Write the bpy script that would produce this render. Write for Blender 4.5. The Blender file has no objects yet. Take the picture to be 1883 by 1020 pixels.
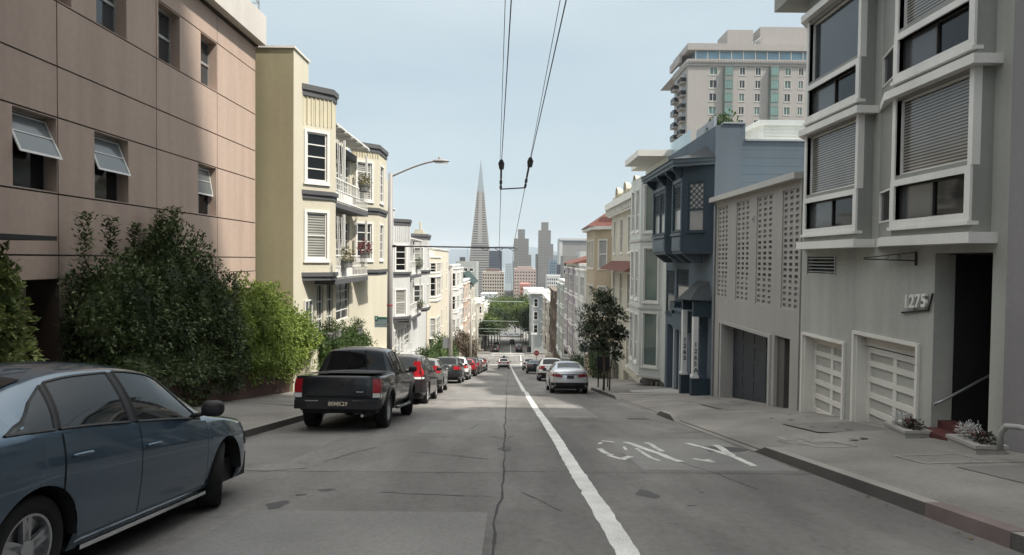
import bpy, bmesh, math, random
from mathutils import Vector, Matrix
R = math.radians
rnd = random.Random(11)
S = bpy.context.scene
COL = S.collection

# ---------------------------------------------------------------- camera model (photo pixels 1883 x 1020)
FPX, CX, CY = 1190.0, 941.5, 510.0
CAMZ = 1.54
PITCH, YAW, ROLL = math.atan((510-478)/FPX), math.atan((941.5-938)/FPX), R(0.6)
_F = Vector((math.sin(YAW)*math.cos(PITCH), math.cos(YAW)*math.cos(PITCH), -math.sin(PITCH)))
_R0 = Vector((math.cos(YAW), -math.sin(YAW), 0))
_U0 = _R0.cross(_F)
_RR = _R0*math.cos(ROLL) + _U0*math.sin(ROLL)
_UU = _U0*math.cos(ROLL) - _R0*math.sin(ROLL)
EYE = Vector((0, 0, CAMZ))
def ray(px, py):
    return _F + _RR*((px-CX)/FPX) + _UU*((CY-py)/FPX)
def onX(px, py, X):            # pixel on a plane X = const -> (Y, Z)
    d = ray(px, py); t = X/d.x
    return (d.y*t, CAMZ+d.z*t)
def onY(px, py, Y):            # pixel on a plane Y = const -> (X, Z)
    d = ray(px, py); t = Y/d.y
    return (d.x*t, CAMZ+d.z*t)
def yAt(px, X): return onX(px, 478, X)[0]
def zAt(px, py, X): return onX(px, py, X)[1]

GRADE = 0.1534
def rz(y):                     # height of the road surface along the street
    if y < 140: return -GRADE*y
    if y < 160: return -21.48-0.01*(y-140)
    if y < 300: return -21.68-0.093*(y-160)
    if y < 318: return -34.7
    if y < 800: return -34.7-0.115*(y-318)
    return -90.1
KL, KR = -4.95, 4.18           # kerb lines
WL, WR = -8.0, 7.5             # property lines
def sidez(x, y):               # height of the pavement
    d = (KL-x) if x < 0 else (x-KR)
    return rz(y)+0.14+0.035*max(0, d)

# ---------------------------------------------------------------- materials
MATS = {}
def nt(m): return m.node_tree.nodes, m.node_tree.links
def mat(name, col, rough=0.85, var=0.10, scale=3.0, metal=0.0, bump=0.0, bscale=30.0, spec=0.4, coat=0.0, streak=0.0, fine=0.04):
    if name in MATS: return MATS[name]
    m = bpy.data.materials.new(name); m.use_nodes = True
    n, l = nt(m); b = n['Principled BSDF']
    b.inputs['Roughness'].default_value = rough
    b.inputs['Metallic'].default_value = metal
    b.inputs['Specular IOR Level'].default_value = spec
    b.inputs['Coat Weight'].default_value = coat
    b.inputs['Coat Roughness'].default_value = 0.04
    tc = n.new('ShaderNodeTexCoord')
    def noise(sc, det, mapping=None):
        t = n.new('ShaderNodeTexNoise'); t.inputs['Scale'].default_value = sc; t.inputs['Detail'].default_value = det
        if mapping:
            mp = n.new('ShaderNodeMapping'); mp.inputs['Scale'].default_value = mapping
            l.new(tc.outputs['Object'], mp.inputs['Vector']); l.new(mp.outputs[0], t.inputs['Vector'])
        else: l.new(tc.outputs['Object'], t.inputs['Vector'])
        return t.outputs['Fac']
    def mul(a, lo, hi):
        r = n.new('ShaderNodeMapRange'); r.inputs['From Min'].default_value = 0.3; r.inputs['From Max'].default_value = 0.7
        r.inputs['To Min'].default_value = lo; r.inputs['To Max'].default_value = hi
        l.new(a, r.inputs['Value']); return r.outputs[0]
    v = mul(noise(scale*0.25, 4), 1-var, 1+var*0.6)
    def mm(a, b_):
        k = n.new('ShaderNodeMath'); k.operation = 'MULTIPLY'; l.new(a, k.inputs[0]); l.new(b_, k.inputs[1]); return k.outputs[0]
    if fine: v = mm(v, mul(noise(scale*8, 6), 1-fine, 1+fine))
    if streak: v = mm(v, mul(noise(1.0, 5, (2.2, 2.2, 0.16)), 1-streak, 1+streak*0.3))
    mix = n.new('ShaderNodeVectorMath'); mix.operation = 'SCALE'
    mix.inputs[0].default_value = col[:3]; l.new(v, mix.inputs['Scale'])
    l.new(mix.outputs[0], b.inputs['Base Color'])
    if bump:
        bp = n.new('ShaderNodeBump'); bp.inputs['Strength'].default_value = bump; bp.inputs['Distance'].default_value = 0.02
        l.new(noise(bscale, 6), bp.inputs['Height']); l.new(bp.outputs[0], b.inputs['Normal'])
    MATS[name] = m
    return m
def paint(name, col, metal=0.35, rough=0.32):       # car paint
    return mat(name, col, rough=rough, var=0.03, metal=metal, coat=0.8, fine=0.0, spec=0.5)
def glassy(name, col, rough=0.06, spec=0.6, var=0.15, scale=1.5):
    return mat(name, col, rough=rough, spec=spec, var=var, scale=scale, fine=0.0)
def leafmat(name, dark, light, trans=0.25, rough=0.55):
    if name in MATS: return MATS[name]
    m = bpy.data.materials.new(name); m.use_nodes = True
    n, l = nt(m); b = n['Principled BSDF']
    g = n.new('ShaderNodeNewGeometry'); tc = n.new('ShaderNodeTexCoord')
    t = n.new('ShaderNodeTexNoise'); t.inputs['Scale'].default_value = 1.3; t.inputs['Detail'].default_value = 2
    l.new(tc.outputs['Object'], t.inputs['Vector'])
    a = n.new('ShaderNodeMath'); a.operation = 'MULTIPLY_ADD'; a.inputs[1].default_value = 0.65
    l.new(g.outputs['Random Per Island'], a.inputs[0])
    s = n.new('ShaderNodeMapRange'); s.inputs['From Min'].default_value = .3; s.inputs['From Max'].default_value = .7
    s.inputs['To Min'].default_value = -.1; s.inputs['To Max'].default_value = .45
    l.new(t.outputs['Fac'], s.inputs['Value']); l.new(s.outputs[0], a.inputs[2])
    mx = n.new('ShaderNodeMix'); mx.data_type = 'RGBA'
    l.new(a.outputs[0], mx.inputs['Factor']); mx.inputs[6].default_value = (*dark, 1); mx.inputs[7].default_value = (*light, 1)
    l.new(mx.outputs[2], b.inputs['Base Color']); b.inputs['Roughness'].default_value = rough
    b.inputs['Specular IOR Level'].default_value = 0.35
    tr = n.new('ShaderNodeBsdfTranslucent'); l.new(mx.outputs[2], tr.inputs['Color'])
    ms = n.new('ShaderNodeMixShader'); ms.inputs[0].default_value = trans
    l.new(b.outputs[0], ms.inputs[1]); l.new(tr.outputs[0], ms.inputs[2]); l.new(ms.outputs[0], n['Material Output'].inputs['Surface'])
    MATS[name] = m
    return m

# ---------------------------------------------------------------- things and parts
BASE = {}
def thing(name, label, cat, loc=(0, 0, 0), group=None):
    o = bpy.data.objects.new(name, None); COL.objects.link(o)
    o.empty_display_size = 0.3
    o.location = loc; o['label'] = label; o['category'] = cat
    if group: o['group'] = group
    BASE[o.name] = Vector(loc)
    return o
def tag(o, label, cat, group=None):
    o['label'] = label; o['category'] = cat
    if group: o['group'] = group
    return o
def copy_tree(o, parent=None):
    c = o.copy(); COL.objects.link(c)
    if parent: c.parent = parent
    for ch in o.children: copy_tree(ch, c)
    return c

class MB:
    def __init__(s): s.v = []; s.f = []; s.mi = []; s.cur = 0
    def add(s, pts):
        i = len(s.v); s.v += [tuple(p) for p in pts]; return i
    def face(s, idx): s.f.append(tuple(idx)); s.mi.append(s.cur)
    def poly(s, pts):
        i = s.add(pts); s.face(range(i, i+len(pts)))
    def hexa(s, p):                                     # 8 points: bottom ring 0-3, top ring 4-7
        i = s.add(p)
        for q in ((0, 3, 2, 1), (4, 5, 6, 7), (0, 1, 5, 4), (1, 2, 6, 5), (2, 3, 7, 6), (3, 0, 4, 7)): s.face([i+k for k in q])
    def box(s, x0, x1, y0, y1, z0, z1):
        s.hexa([(x0, y0, z0), (x1, y0, z0), (x1, y1, z0), (x0, y1, z0), (x0, y0, z1), (x1, y0, z1), (x1, y1, z1), (x0, y1, z1)])
    def fbox(s, F, a0, a1, b0, b1, c0, c1):
        P = F.pt
        s.hexa([P(a0, b0, c1), P(a1, b0, c1), P(a1, b0, c0), P(a0, b0, c0), P(a0, b1, c1), P(a1, b1, c1), P(a1, b1, c0), P(a0, b1, c0)])
    def prism(s, poly, z0, z1):                         # vertical prism over an xy polygon
        n = len(poly); i = s.add([(x, y, z0) for x, y in poly]); j = s.add([(x, y, z1) for x, y in poly])
        s.face([i+k for k in range(n)][::-1]); s.face([j+k for k in range(n)])
        for k in range(n): s.face((i+k, i+(k+1) % n, j+(k+1) % n, j+k))
    def tube(s, pts, r, n=8, r1=None, cap=True):
        pts = [Vector(p) for p in pts]; m = len(pts); rings = []
        up = None
        for k, p in enumerate(pts):
            d = (pts[min(k+1, m-1)]-pts[max(k-1, 0)]).normalized()
            if up is None:
                up = Vector((0, 0, 1)) if abs(d.z) < .9 else Vector((1, 0, 0))
            x = d.cross(up).normalized(); y = x.cross(d); up = y
            rr = r if r1 is None else r+(r1-r)*k/(m-1)
            rings.append(s.add([p+(x*math.cos(t)+y*math.sin(t))*rr for t in [2*math.pi*q/n for q in range(n)]]))
        for a, b in zip(rings, rings[1:]):
            for q in range(n): s.face((a+q, a+(q+1) % n, b+(q+1) % n, b+q))
        if cap: s.face([rings[0]+q for q in range(n)][::-1]); s.face([rings[-1]+q for q in range(n)])
    def grid(s, fn, nu, nv):                            # fn(u, v) -> point, u,v in 0..1
        i = len(s.v)
        for a in range(nu+1):
            for b in range(nv+1): s.v.append(tuple(fn(a/nu, b/nv)))
        for a in range(nu):
            for b in range(nv):
                k = i+a*(nv+1)+b; s.face((k, k+nv+1, k+nv+2, k+1))
    def lathe(s, prof, n=24, axis='x', at=(0, 0, 0), cap=False):   # prof: (radius, offset along axis)
        at = Vector(at); rings = []
        for r, h in prof:
            pts = []
            for q in range(n):
                c, t = r*math.cos(2*math.pi*q/n), r*math.sin(2*math.pi*q/n)
                pts.append(at+(Vector((h, c, t)) if axis == 'x' else Vector((c, t, h))))
            rings.append(s.add(pts))
        for a, b in zip(rings, rings[1:]):
            for q in range(n): s.face((a+q, a+(q+1) % n, b+(q+1) % n, b+q))
        if cap: s.face([rings[0]+q for q in range(n)]); s.face([rings[-1]+q for q in range(n)])
    def wall(s, F, a0, a1, b0, b1, holes=(), depth=0.12):
        xs = sorted({a0, a1, *[h[0] for h in holes], *[h[1] for h in holes]}); xs = [x for x in xs if a0-1e-6 <= x <= a1+1e-6]
        zs = sorted({b0, b1, *[h[2] for h in holes], *[h[3] for h in holes]}); zs = [z for z in zs if b0-1e-6 <= z <= b1+1e-6]
        for x0, x1 in zip(xs, xs[1:]):
            run = None
            for z0, z1 in zip(zs, zs[1:]):
                mx, mz = (x0+x1)/2, (z0+z1)/2
                hole = any(h[0] < mx < h[1] and h[2] < mz < h[3] for h in holes)
                if hole:
                    if run: s.poly([F.pt(x0, run[0], 0), F.pt(x1, run[0], 0), F.pt(x1, run[1], 0), F.pt(x0, run[1], 0)]); run = None
                else: run = (run[0], z1) if run else (z0, z1)
            if run: s.poly([F.pt(x0, run[0], 0), F.pt(x1, run[0], 0), F.pt(x1, run[1], 0), F.pt(x0, run[1], 0)])
        for h in holes:
            d = -(h[4] if len(h) > 4 else depth); c = [(h[0], h[2]), (h[1], h[2]), (h[1], h[3]), (h[0], h[3])]
            for p, q in zip(c, c[1:]+c[:1]):
                s.poly([F.pt(p[0], p[1], 0), F.pt(q[0], q[1], 0), F.pt(q[0], q[1], d), F.pt(p[0], p[1], d)])
    def build(s, name, mats, parent=None, smooth=False, loc=None, kind=None, fixn=False):
        base = Vector((0, 0, 0))
        if loc is not None: base = Vector(loc)
        elif parent is not None: base = BASE.get(parent.name, base)
        me = bpy.data.meshes.new(name)
        me.from_pydata([(x-base.x, y-base.y, z-base.z) for x, y, z in s.v], [], s.f)
        if not isinstance(mats, (list, tuple)): mats = [mats]
        for m in mats: me.materials.append(m)
        if len(mats) > 1: me.polygons.foreach_set('material_index', s.mi)
        if smooth: me.polygons.foreach_set('use_smooth', [True]*len(me.polygons))
        if fixn:
            bm = bmesh.new(); bm.from_mesh(me); bmesh.ops.remove_doubles(bm, verts=bm.verts, dist=1e-4)
            bmesh.ops.recalc_face_normals(bm, faces=bm.faces); bm.to_mesh(me); bm.free()
        me.update()
        o = bpy.data.objects.new(name, me); COL.objects.link(o)
        if parent is not None: o.parent = parent
        else: o.location = base
        if kind: o['kind'] = kind
        BASE[o.name] = base
        return o
class Fr:                       # a facade frame: a along the wall, b up, c outward
    def __init__(s, o, u, n): s.o, s.u, s.n = Vector(o), Vector(u).normalized(), Vector(n).normalized()
    def pt(s, a, b, c): return s.o+s.u*a+Vector((0, 0, b))+s.n*c
def frX(X): return Fr((X, 0, 0), (0, 1, 0), (1 if X < 0 else -1, 0, 0))
def frY(Y): return Fr((0, Y, 0), (1, 0, 0), (0, -1, 0))
def fr2(p, q, flip=False):      # wall from p to q (xy), a measured from p
    p, q = Vector((*p, 0)), Vector((*q, 0)); u = (q-p).normalized(); n = Vector((u.y, -u.x, 0))
    return Fr(p, u, -n if flip else n), (q-p).length

def window(F, h, parent, fm, gm, cols=1, rows=1, bar=0.05, trim=0.0, sill=True, depth=0.10, proud=0.0, mid=None, label=None, name='window', thick=.05, mun=.022):
    a0, a1, b0, b1 = h[:4]; m = MB(); c0, c1 = -depth, -depth+thick
    m.fbox(F, a0, a0+bar, b0, b1, c0, c1); m.fbox(F, a1-bar, a1, b0, b1, c0, c1)
    m.fbox(F, a0+bar, a1-bar, b0, b0+bar, c0, c1); m.fbox(F, a0+bar, a1-bar, b1-bar, b1, c0, c1)
    for k in range(1, cols):
        x = a0+(a1-a0)*k/cols; m.fbox(F, x-mun, x+mun, b0+bar, b1-bar, c0+.005, c1-.008)
    for k in range(1, rows):
        z = b0+(b1-b0)*k/rows; m.fbox(F, a0+bar, a1-bar, z-mun, z+mun, c0+.003, c1-.005)
    if mid is not None:
        z = b0+(b1-b0)*mid; m.fbox(F, a0+bar, a1-bar, z-mun*1.6, z+mun*1.6, c0, c1-.002)
    if trim:
        t = trim; m.fbox(F, a0-t, a0, b0-t, b1+t, 0.001, .035); m.fbox(F, a1, a1+t, b0-t, b1+t, .001, .035)
        m.fbox(F, a0, a1, b1, b1+t, .001, .035); m.fbox(F, a0, a1, b0-t, b0, .001, .035)
    if sill: m.fbox(F, a0-trim-.03, a1+trim+.03, b0-trim-.06, b0-trim-.002, 0.001, .07)
    w = m.build(name, fm, parent)
    if label: w['label'] = label
    p = MB(); p.poly([F.pt(a0+bar*.5, b0+bar*.5, c0+.012), F.pt(a1-bar*.5, b0+bar*.5, c0+.012), F.pt(a1-bar*.5, b1-bar*.5, c0+.012), F.pt(a0+bar*.5, b1-bar*.5, c0+.012)])
    p.build('pane', gm, w)
    return w
def text_into(mb, s, size, F, a, b, c, depth=.02):   # solid lettering on a frame, left aligned, baseline at b
    cu = bpy.data.curves.new('lettering', 'FONT'); cu.body = s; cu.size = size; cu.extrude = depth/2; cu.offset = size*.018; cu.resolution_u = 2
    ob = bpy.data.objects.new('lettering', cu); COL.objects.link(ob)
    bpy.context.view_layer.update()
    me = ob.evaluated_get(bpy.context.evaluated_depsgraph_get()).to_mesh()
    pts = [F.pt(a+v.co.x, b+v.co.y, c+depth/2+v.co.z) for v in me.vertices]
    i = mb.add(pts)
    for p in me.polygons: mb.face([i+k for k in p.vertices])
    w = max((v.co.x for v in me.vertices), default=0)
    ob.to_mesh_clear(); bpy.data.objects.remove(ob); bpy.data.curves.remove(cu)
    return w

# ---------------------------------------------------------------- foliage
def leaf_into(m, p, d, up, ln, wd):
    d = d.normalized(); x = d.cross(up)
    if x.length < 1e-3: x = Vector((1, 0, 0))
    x.normalize(); n = x.cross(d)
    m.poly([p, p+d*ln*.45+x*wd*.5-n*ln*.05, p+d*ln-n*ln*.18, p+d*ln*.45-x*wd*.5-n*ln*.05])
def cloud(blobs, n, ln, wd, seed=1, inner=0.45, droop=0.0, clip=None, clump=0, noise_amp=.22):
    # blobs: (x,y,z,rx,ry,rz); leaves fill their outer shells, gathered in sprays
    g = random.Random(seed); m = MB()
    wts = [(b[3]*b[4]+b[4]*b[5]+b[3]*b[5]) for b in blobs]
    made = 0; guard = 0
    while made < n and guard < n*6:
        guard += 1
        b = g.choices(blobs, wts)[0]
        v = Vector((g.gauss(0, 1), g.gauss(0, 1), g.gauss(0, 1))).normalized()
        lump = 1+noise_amp*math.sin(v.x*5.1+b[0]*3)*math.sin(v.y*4.7+b[1]*2)+noise_amp*.8*math.sin(v.z*6.3+v.x*3.7+b[2])
        r = (inner+(1-inner)*g.random()**.6)*lump
        p = Vector((b[0]+v.x*b[3]*r, b[1]+v.y*b[4]*r, b[2]+v.z*b[5]*r))
        if clip and not clip(p): continue
        k = clump or 1
        base = (v+Vector((g.gauss(0, .5), g.gauss(0, .5), g.gauss(0, .5)+.25-droop))).normalized()
        for q in range(k):
            d = (base+Vector((g.gauss(0, .55), g.gauss(0, .55), g.gauss(0, .5)))).normalized()
            sc = g.uniform(.65, 1.3)
            leaf_into(m, p+Vector((g.gauss(0, ln*.25), g.gauss(0, ln*.25), g.gauss(0, ln*.25))), d, Vector((g.gauss(0, .4), g.gauss(0, .4), 1)), ln*sc, wd*sc)
            made += 1
    return m
# ================================================================= setting
S.render.engine = 'CYCLES'
S.view_settings.view_transform = 'Standard'; S.view_settings.look = 'None'
S.view_settings.exposure = 0.45; S.view_settings.gamma = 1.0; S.view_settings.use_curve_mapping = False
S.cycles.use_denoising = True
S.cycles.max_bounces = 8; S.cycles.diffuse_bounces = 6; S.cycles.glossy_bounces = 3; S.cycles.volume_bounces = 0
S.cycles.caustics_reflective = False; S.cycles.caustics_refractive = False

cam = bpy.data.cameras.new('camera'); camo = bpy.data.objects.new('camera', cam); COL.objects.link(camo)
cam.sensor_width = 36; cam.sensor_fit = 'HORIZONTAL'; cam.lens = 36*FPX/1883
cam.clip_start = 0.1; cam.clip_end = 30000
mw = Matrix((( _RR.x, _UU.x, -_F.x, EYE.x), (_RR.y, _UU.y, -_F.y, EYE.y), (_RR.z, _UU.z, -_F.z, EYE.z), (0, 0, 0, 1)))
camo.matrix_world = mw
S.camera = camo

# sun: travels (-1, .44, -1.42)
SUND = Vector((-1, 0.44, -1.42)).normalized()
sd = bpy.data.lights.new('sun', 'SUN'); sd.energy = 4.7; sd.angle = R(1.8); sd.color = (1.0, .93, .82)
so = bpy.data.objects.new('sun', sd); COL.objects.link(so)
so.rotation_euler = SUND.to_track_quat('-Z', 'Y').to_euler()
w = bpy.data.worlds.new('World'); S.world = w; w.use_nodes = True
n, l = w.node_tree.nodes, w.node_tree.links
sky = n.new('ShaderNodeTexSky'); sky.sky_type = 'NISHITA'; sky.sun_disc = False
sky.sun_elevation = math.asin(-SUND.z); sky.sun_rotation = math.atan2(-SUND.x, -SUND.y)
sky.air_density = 1.0; sky.dust_density = 3.0; sky.ozone_density = 1.0; sky.altitude = 90
bg = n['Background']; bg.inputs['Strength'].default_value = 0.09
l.new(sky.outputs[0], bg.inputs['Color'])
# thin high cloud veil over the physical sky: pale, faintly mottled
tc = n.new('ShaderNodeTexCoord'); mp = n.new('ShaderNodeMapping'); mp.inputs['Scale'].default_value = (1.2, 1.2, 5)
nz = n.new('ShaderNodeTexNoise'); nz.inputs['Scale'].default_value = 1.6; nz.inputs['Detail'].default_value = 5
l.new(tc.outputs['Generated'], mp.inputs['Vector']); l.new(mp.outputs[0], nz.inputs['Vector'])
cr = n.new('ShaderNodeMix'); cr.data_type = 'RGBA'
rg = n.new('ShaderNodeMapRange'); rg.inputs['From Min'].default_value = .35; rg.inputs['From Max'].default_value = .68
l.new(nz.outputs['Fac'], rg.inputs['Value']); l.new(rg.outputs[0], cr.inputs['Factor'])
cr.inputs[6].default_value = (.435, .535, .59, 1); cr.inputs[7].default_value = (.51, .605, .645, 1)
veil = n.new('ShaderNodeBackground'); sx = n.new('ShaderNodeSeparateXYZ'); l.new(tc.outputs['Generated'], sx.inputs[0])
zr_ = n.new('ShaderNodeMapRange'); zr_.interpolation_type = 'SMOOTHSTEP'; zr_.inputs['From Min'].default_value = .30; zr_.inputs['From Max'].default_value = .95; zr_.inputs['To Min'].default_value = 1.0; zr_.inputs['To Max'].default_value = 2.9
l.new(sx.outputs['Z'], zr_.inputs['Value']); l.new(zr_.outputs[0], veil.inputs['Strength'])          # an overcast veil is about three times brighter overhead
wm_ = n.new('ShaderNodeMapRange'); wm_.inputs['From Min'].default_value = .3; wm_.inputs['From Max'].default_value = .8; l.new(sx.outputs['Z'], wm_.inputs['Value'])
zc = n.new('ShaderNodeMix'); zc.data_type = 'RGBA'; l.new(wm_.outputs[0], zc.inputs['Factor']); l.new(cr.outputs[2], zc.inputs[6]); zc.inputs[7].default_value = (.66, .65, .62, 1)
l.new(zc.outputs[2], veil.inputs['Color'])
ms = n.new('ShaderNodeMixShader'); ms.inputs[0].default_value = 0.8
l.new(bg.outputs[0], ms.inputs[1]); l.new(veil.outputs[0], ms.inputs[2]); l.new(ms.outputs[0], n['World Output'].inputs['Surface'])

# ---- road concrete with slabs, stains, cracks
def road_material():
    m = bpy.data.materials.new('road_concrete'); m.use_nodes = True
    n, l = nt(m); b = n['Principled BSDF']; b.inputs['Roughness'].default_value = .82; b.inputs['Specular IOR Level'].default_value = .3
    tc = n.new('ShaderNodeTexCoord')
    def noise(sc, det, ms=(1, 1, 1), loc=(0, 0, 0), dist=0):
        mp = n.new('ShaderNodeMapping'); mp.inputs['Scale'].default_value = ms; mp.inputs['Location'].default_value = loc
        t = n.new('ShaderNodeTexNoise'); t.inputs['Scale'].default_value = sc; t.inputs['Detail'].default_value = det; t.inputs['Distortion'].default_value = dist
        l.new(tc.outputs['Object'], mp.inputs['Vector']); l.new(mp.outputs[0], t.inputs['Vector']); return t.outputs['Fac']
    def rng(a, f0, f1, t0, t1):
        r = n.new('ShaderNodeMapRange'); r.inputs['From Min'].default_value = f0; r.inputs['From Max'].default_value = f1
        r.inputs['To Min'].default_value = t0; r.inputs['To Max'].default_value = t1; l.new(a, r.inputs['Value']); return r.outputs[0]
    def mm(a, b_):
        k = n.new('ShaderNodeMath'); k.operation = 'MULTIPLY'; l.new(a, k.inputs[0]); l.new(b_, k.inputs[1]); return k.outputs[0]
    v = rng(noise(.35, 4, (1, .35, 1)), .32, .68, .70, 1.20)
    v = mm(v, rng(noise(2.2, 5, (1, .3, 1), (3, 1, 0)), .3, .7, .88, 1.08))          # tyre tracks and drips
    v = mm(v, rng(noise(70, 3), .3, .7, .88, 1.10))
    v = mm(v, rng(noise(14, 6, (1, .6, 1), (2, 7, 0), .3), .3, .7, .88, 1.08))
    v = mm(v, rng(noise(5, 8, (1, .7, 1), (5, 2, 0), 1.2), .60, .70, 1.0, .84))
    v = mm(v, rng(noise(1.1, 3, (1, .8, 1), (9, 4, 0), .6), .62, .74, 1.0, .72))     # dark oil spots
    v = mm(v, rng(noise(1.3, 3, (1, .035, 1), (4, 9, 0)), .34, .66, .82, 1.10))      # polished wheel paths along the street
    sp = n.new('ShaderNodeSeparateXYZ'); l.new(tc.outputs['Object'], sp.inputs[0])
    wt = n.new('ShaderNodeTexWave')
    def slab(comp, width, offs, lo, hi):                                              # each pour its own tone
        a = n.new('ShaderNodeMath'); a.operation = 'MULTIPLY_ADD'; a.inputs[1].default_value = 1/width; a.inputs[2].default_value = offs
        l.new(sp.outputs[comp], a.inputs[0]); f = n.new('ShaderNodeMath'); f.operation = 'FLOOR'; l.new(a.outputs[0], f.inputs[0]); return f.outputs[0]
    sx, sy = slab('X', 4.3, .02, 0, 0), slab('Y', 7.4, -.16, 0, 0)
    cb = n.new('ShaderNodeCombineXYZ'); l.new(sx, cb.inputs[0]); l.new(sy, cb.inputs[1])
    wn = n.new('ShaderNodeTexWhiteNoise'); wn.noise_dimensions = '3D'; l.new(cb.outputs[0], wn.inputs['Vector'])
    v = mm(v, rng(wn.outputs['Value'], 0, 1, .90, 1.08))
    sc = n.new('ShaderNodeVectorMath'); sc.operation = 'SCALE'; sc.inputs[0].default_value = (.195, .188, .18); l.new(v, sc.inputs['Scale'])
    l.new(sc.outputs[0], b.inputs['Base Color'])
    bp = n.new('ShaderNodeBump'); bp.inputs['Strength'].default_value = .25; bp.inputs['Distance'].default_value = .01
    l.new(noise(90, 4), bp.inputs['Height']); l.new(bp.outputs[0], b.inputs['Normal'])
    return m
M_ROAD = road_material()
M_WALK = mat('pavement_concrete', (.225, .213, .195), .85, .30, 2.5, bump=.25, bscale=60, fine=.12)
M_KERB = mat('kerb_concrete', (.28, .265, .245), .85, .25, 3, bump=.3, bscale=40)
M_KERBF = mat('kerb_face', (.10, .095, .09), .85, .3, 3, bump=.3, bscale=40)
M_KERBRED = mat('kerb_red_paint', (.17, .135, .13), .8, .3, 6)
M_LINE = mat('road_line_white', (.60, .60, .585), .7, .22, 9, fine=.25)
M_WORN = mat('worn_road_lettering', (.54, .54, .52), .8, .35, 30, fine=.25)
M_CRACK = mat('crack_tar', (.045, .045, .045), .9, .2, 5)
M_GROUND = mat('city_ground', (.16, .16, .15), .95, .3, .2)
M_WATER = mat('bay_water', (.10, .16, .20), .25, .1, .01)
M_HILL = mat('far_hills', (.035, .065, .095), .95, .3, .01)
M_PATCH = mat('road_patch', (.165, .165, .165), .85, .2, 2, fine=.08)
M_LIGHTWALK = mat('new_concrete', (.42, .41, .39), .85, .15, 2)

ys = [-40, -20, -10, -5]+[2*k for k in range(-1, 71)]+[143, 148, 153, 158, 160, 165, 172]+list(range(180, 300, 8))+[300, 309, 318]+list(range(330, 801, 30))
m = MB()
for y0, y1 in zip(ys, ys[1:]):
    m.poly([(KL-.02, y0, rz(y0)), (KR+.02, y0, rz(y0)), (KR+.02, y1, rz(y1)), (KL-.02, y1, rz(y1))])
m.build('road', M_ROAD, kind='structure', fixn=True)
m = MB()
for (ya, yb) in ((140, 160), (300, 318)):
    for x0, x1 in ((-160, KL-.02), (KR+.02, 160)):
        m.poly([(x0, ya, rz(ya)), (x1, ya, rz(ya)), (x1, yb, rz(yb)), (x0, yb, rz(yb))])
m.build('cross_street', M_ROAD, kind='structure')
# pavements: kerb + slab; drops[] = driveway cuts
def pavement(side, cuts, name):
    k = KL if side < 0 else KR; wx = -22.0 if side < 0 else 16.0; line = WL if side < 0 else WR
    def kh(y):
        h = .14
        for a, b in cuts:
            if a-.45 < y < b+.45:
                t = min(1, max(0, (y-(a-.45))/.45)) if y < a else (1 if y < b else max(0, 1-(y-b)/.45))
                h = min(h, .14-.132*t)
        return h
    yy = sorted(set([a_+o for a_, b_ in cuts for o in (-.45,)]+[b_+.45 for a_, b_ in cuts]+[a_ for a_, b_ in cuts]+[b_ for a_, b_ in cuts]+[-40, -30, -20, -10]+[.5*q for q in range(-12, 100)]+list(range(50, 141, 3))+[140]))
    top, kerb, face = MB(), MB(), MB()
    def seg(y0, y1):
        h0, h1 = kh(y0), kh(y1); s = side
        kx, kx2 = k, k+s*.16; ln = line
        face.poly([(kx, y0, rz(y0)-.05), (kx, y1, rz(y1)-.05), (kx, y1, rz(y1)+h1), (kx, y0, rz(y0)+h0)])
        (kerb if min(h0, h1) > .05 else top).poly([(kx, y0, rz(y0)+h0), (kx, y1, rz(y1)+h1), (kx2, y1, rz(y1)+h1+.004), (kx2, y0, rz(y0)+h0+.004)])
        xs = [kx2, k+s*1.1, k+s*2.2, ln, wx]
        def z(x, y, h):
            d = abs(x-k); full = rz(y)+.14+.035*min(d, 4.5)
            t = min(1, d/1.6); return (rz(y)+h+.004)*(1-t)+full*t if d < 1.6 else full
        for xa, xb in zip(xs, xs[1:]):
            top.poly([(xa, y0, z(xa, y0, h0)), (xb, y0, z(xb, y0, h0)), (xb, y1, z(xb, y1, h1)), (xa, y1, z(xa, y1, h1))])
    for y0, y1 in zip(yy, yy[1:]): seg(y0, y1)
    top.build(name, M_WALK, kind='structure', smooth=True, fixn=True)
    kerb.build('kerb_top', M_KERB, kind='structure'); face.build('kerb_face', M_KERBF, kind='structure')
pavement(1, [(10.9, 16.2), (18.2, 25.0), (33, 37)], 'pavement')
pavement(-1, [(-6, -1), (45, 48)], 'pavement')
m = MB()                                                    # far block pavements
for s in (-1, 1):
    k = KL if s < 0 else KR
    for y0, y1 in zip([160]+list(range(168, 297, 16)), list(range(168, 297, 16))+[300]):
        m.poly([(k, y0, rz(y0)+.14), (k+s*18, y0, rz(y0)+.3), (k+s*18, y1, rz(y1)+.3), (k, y1, rz(y1)+.14)])
        m.poly([(k, y0, rz(y0)-.1), (k, y0, rz(y0)+.14), (k, y1, rz(y1)+.14), (k, y1, rz(y1)-.1)])
m.build('pavement', M_WALK, kind='structure')
# pavement score lines
m = MB()
def strip_on(m, pts, wdt, zf, lift=.004):
    for (x0, y0), (x1, y1) in zip(pts, pts[1:]):
        d = Vector((x1-x0, y1-y0)); d.normalize(); nx, ny = -d.y*wdt/2, d.x*wdt/2
        q = [(x0+nx, y0+ny), (x0-nx, y0-ny), (x1-nx, y1-ny), (x1+nx, y1+ny)]
        m.poly([(x, y, zf(x, y)+lift) for x, y in q])
def szf(x, y): return sidez(x, y) if abs(x) > 0 else 0
for y in [4+1.5*k for k in range(0, 28)]:
    if y < 10 or y > 26: strip_on(m, [(KR+1.7, y), (WR-.05, y)], .015, szf)
    strip_on(m, [(KL-1.7, y), (WL+.05, y)], .015, szf)
m.build('pavement_joint', M_CRACK, kind='structure')

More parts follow.
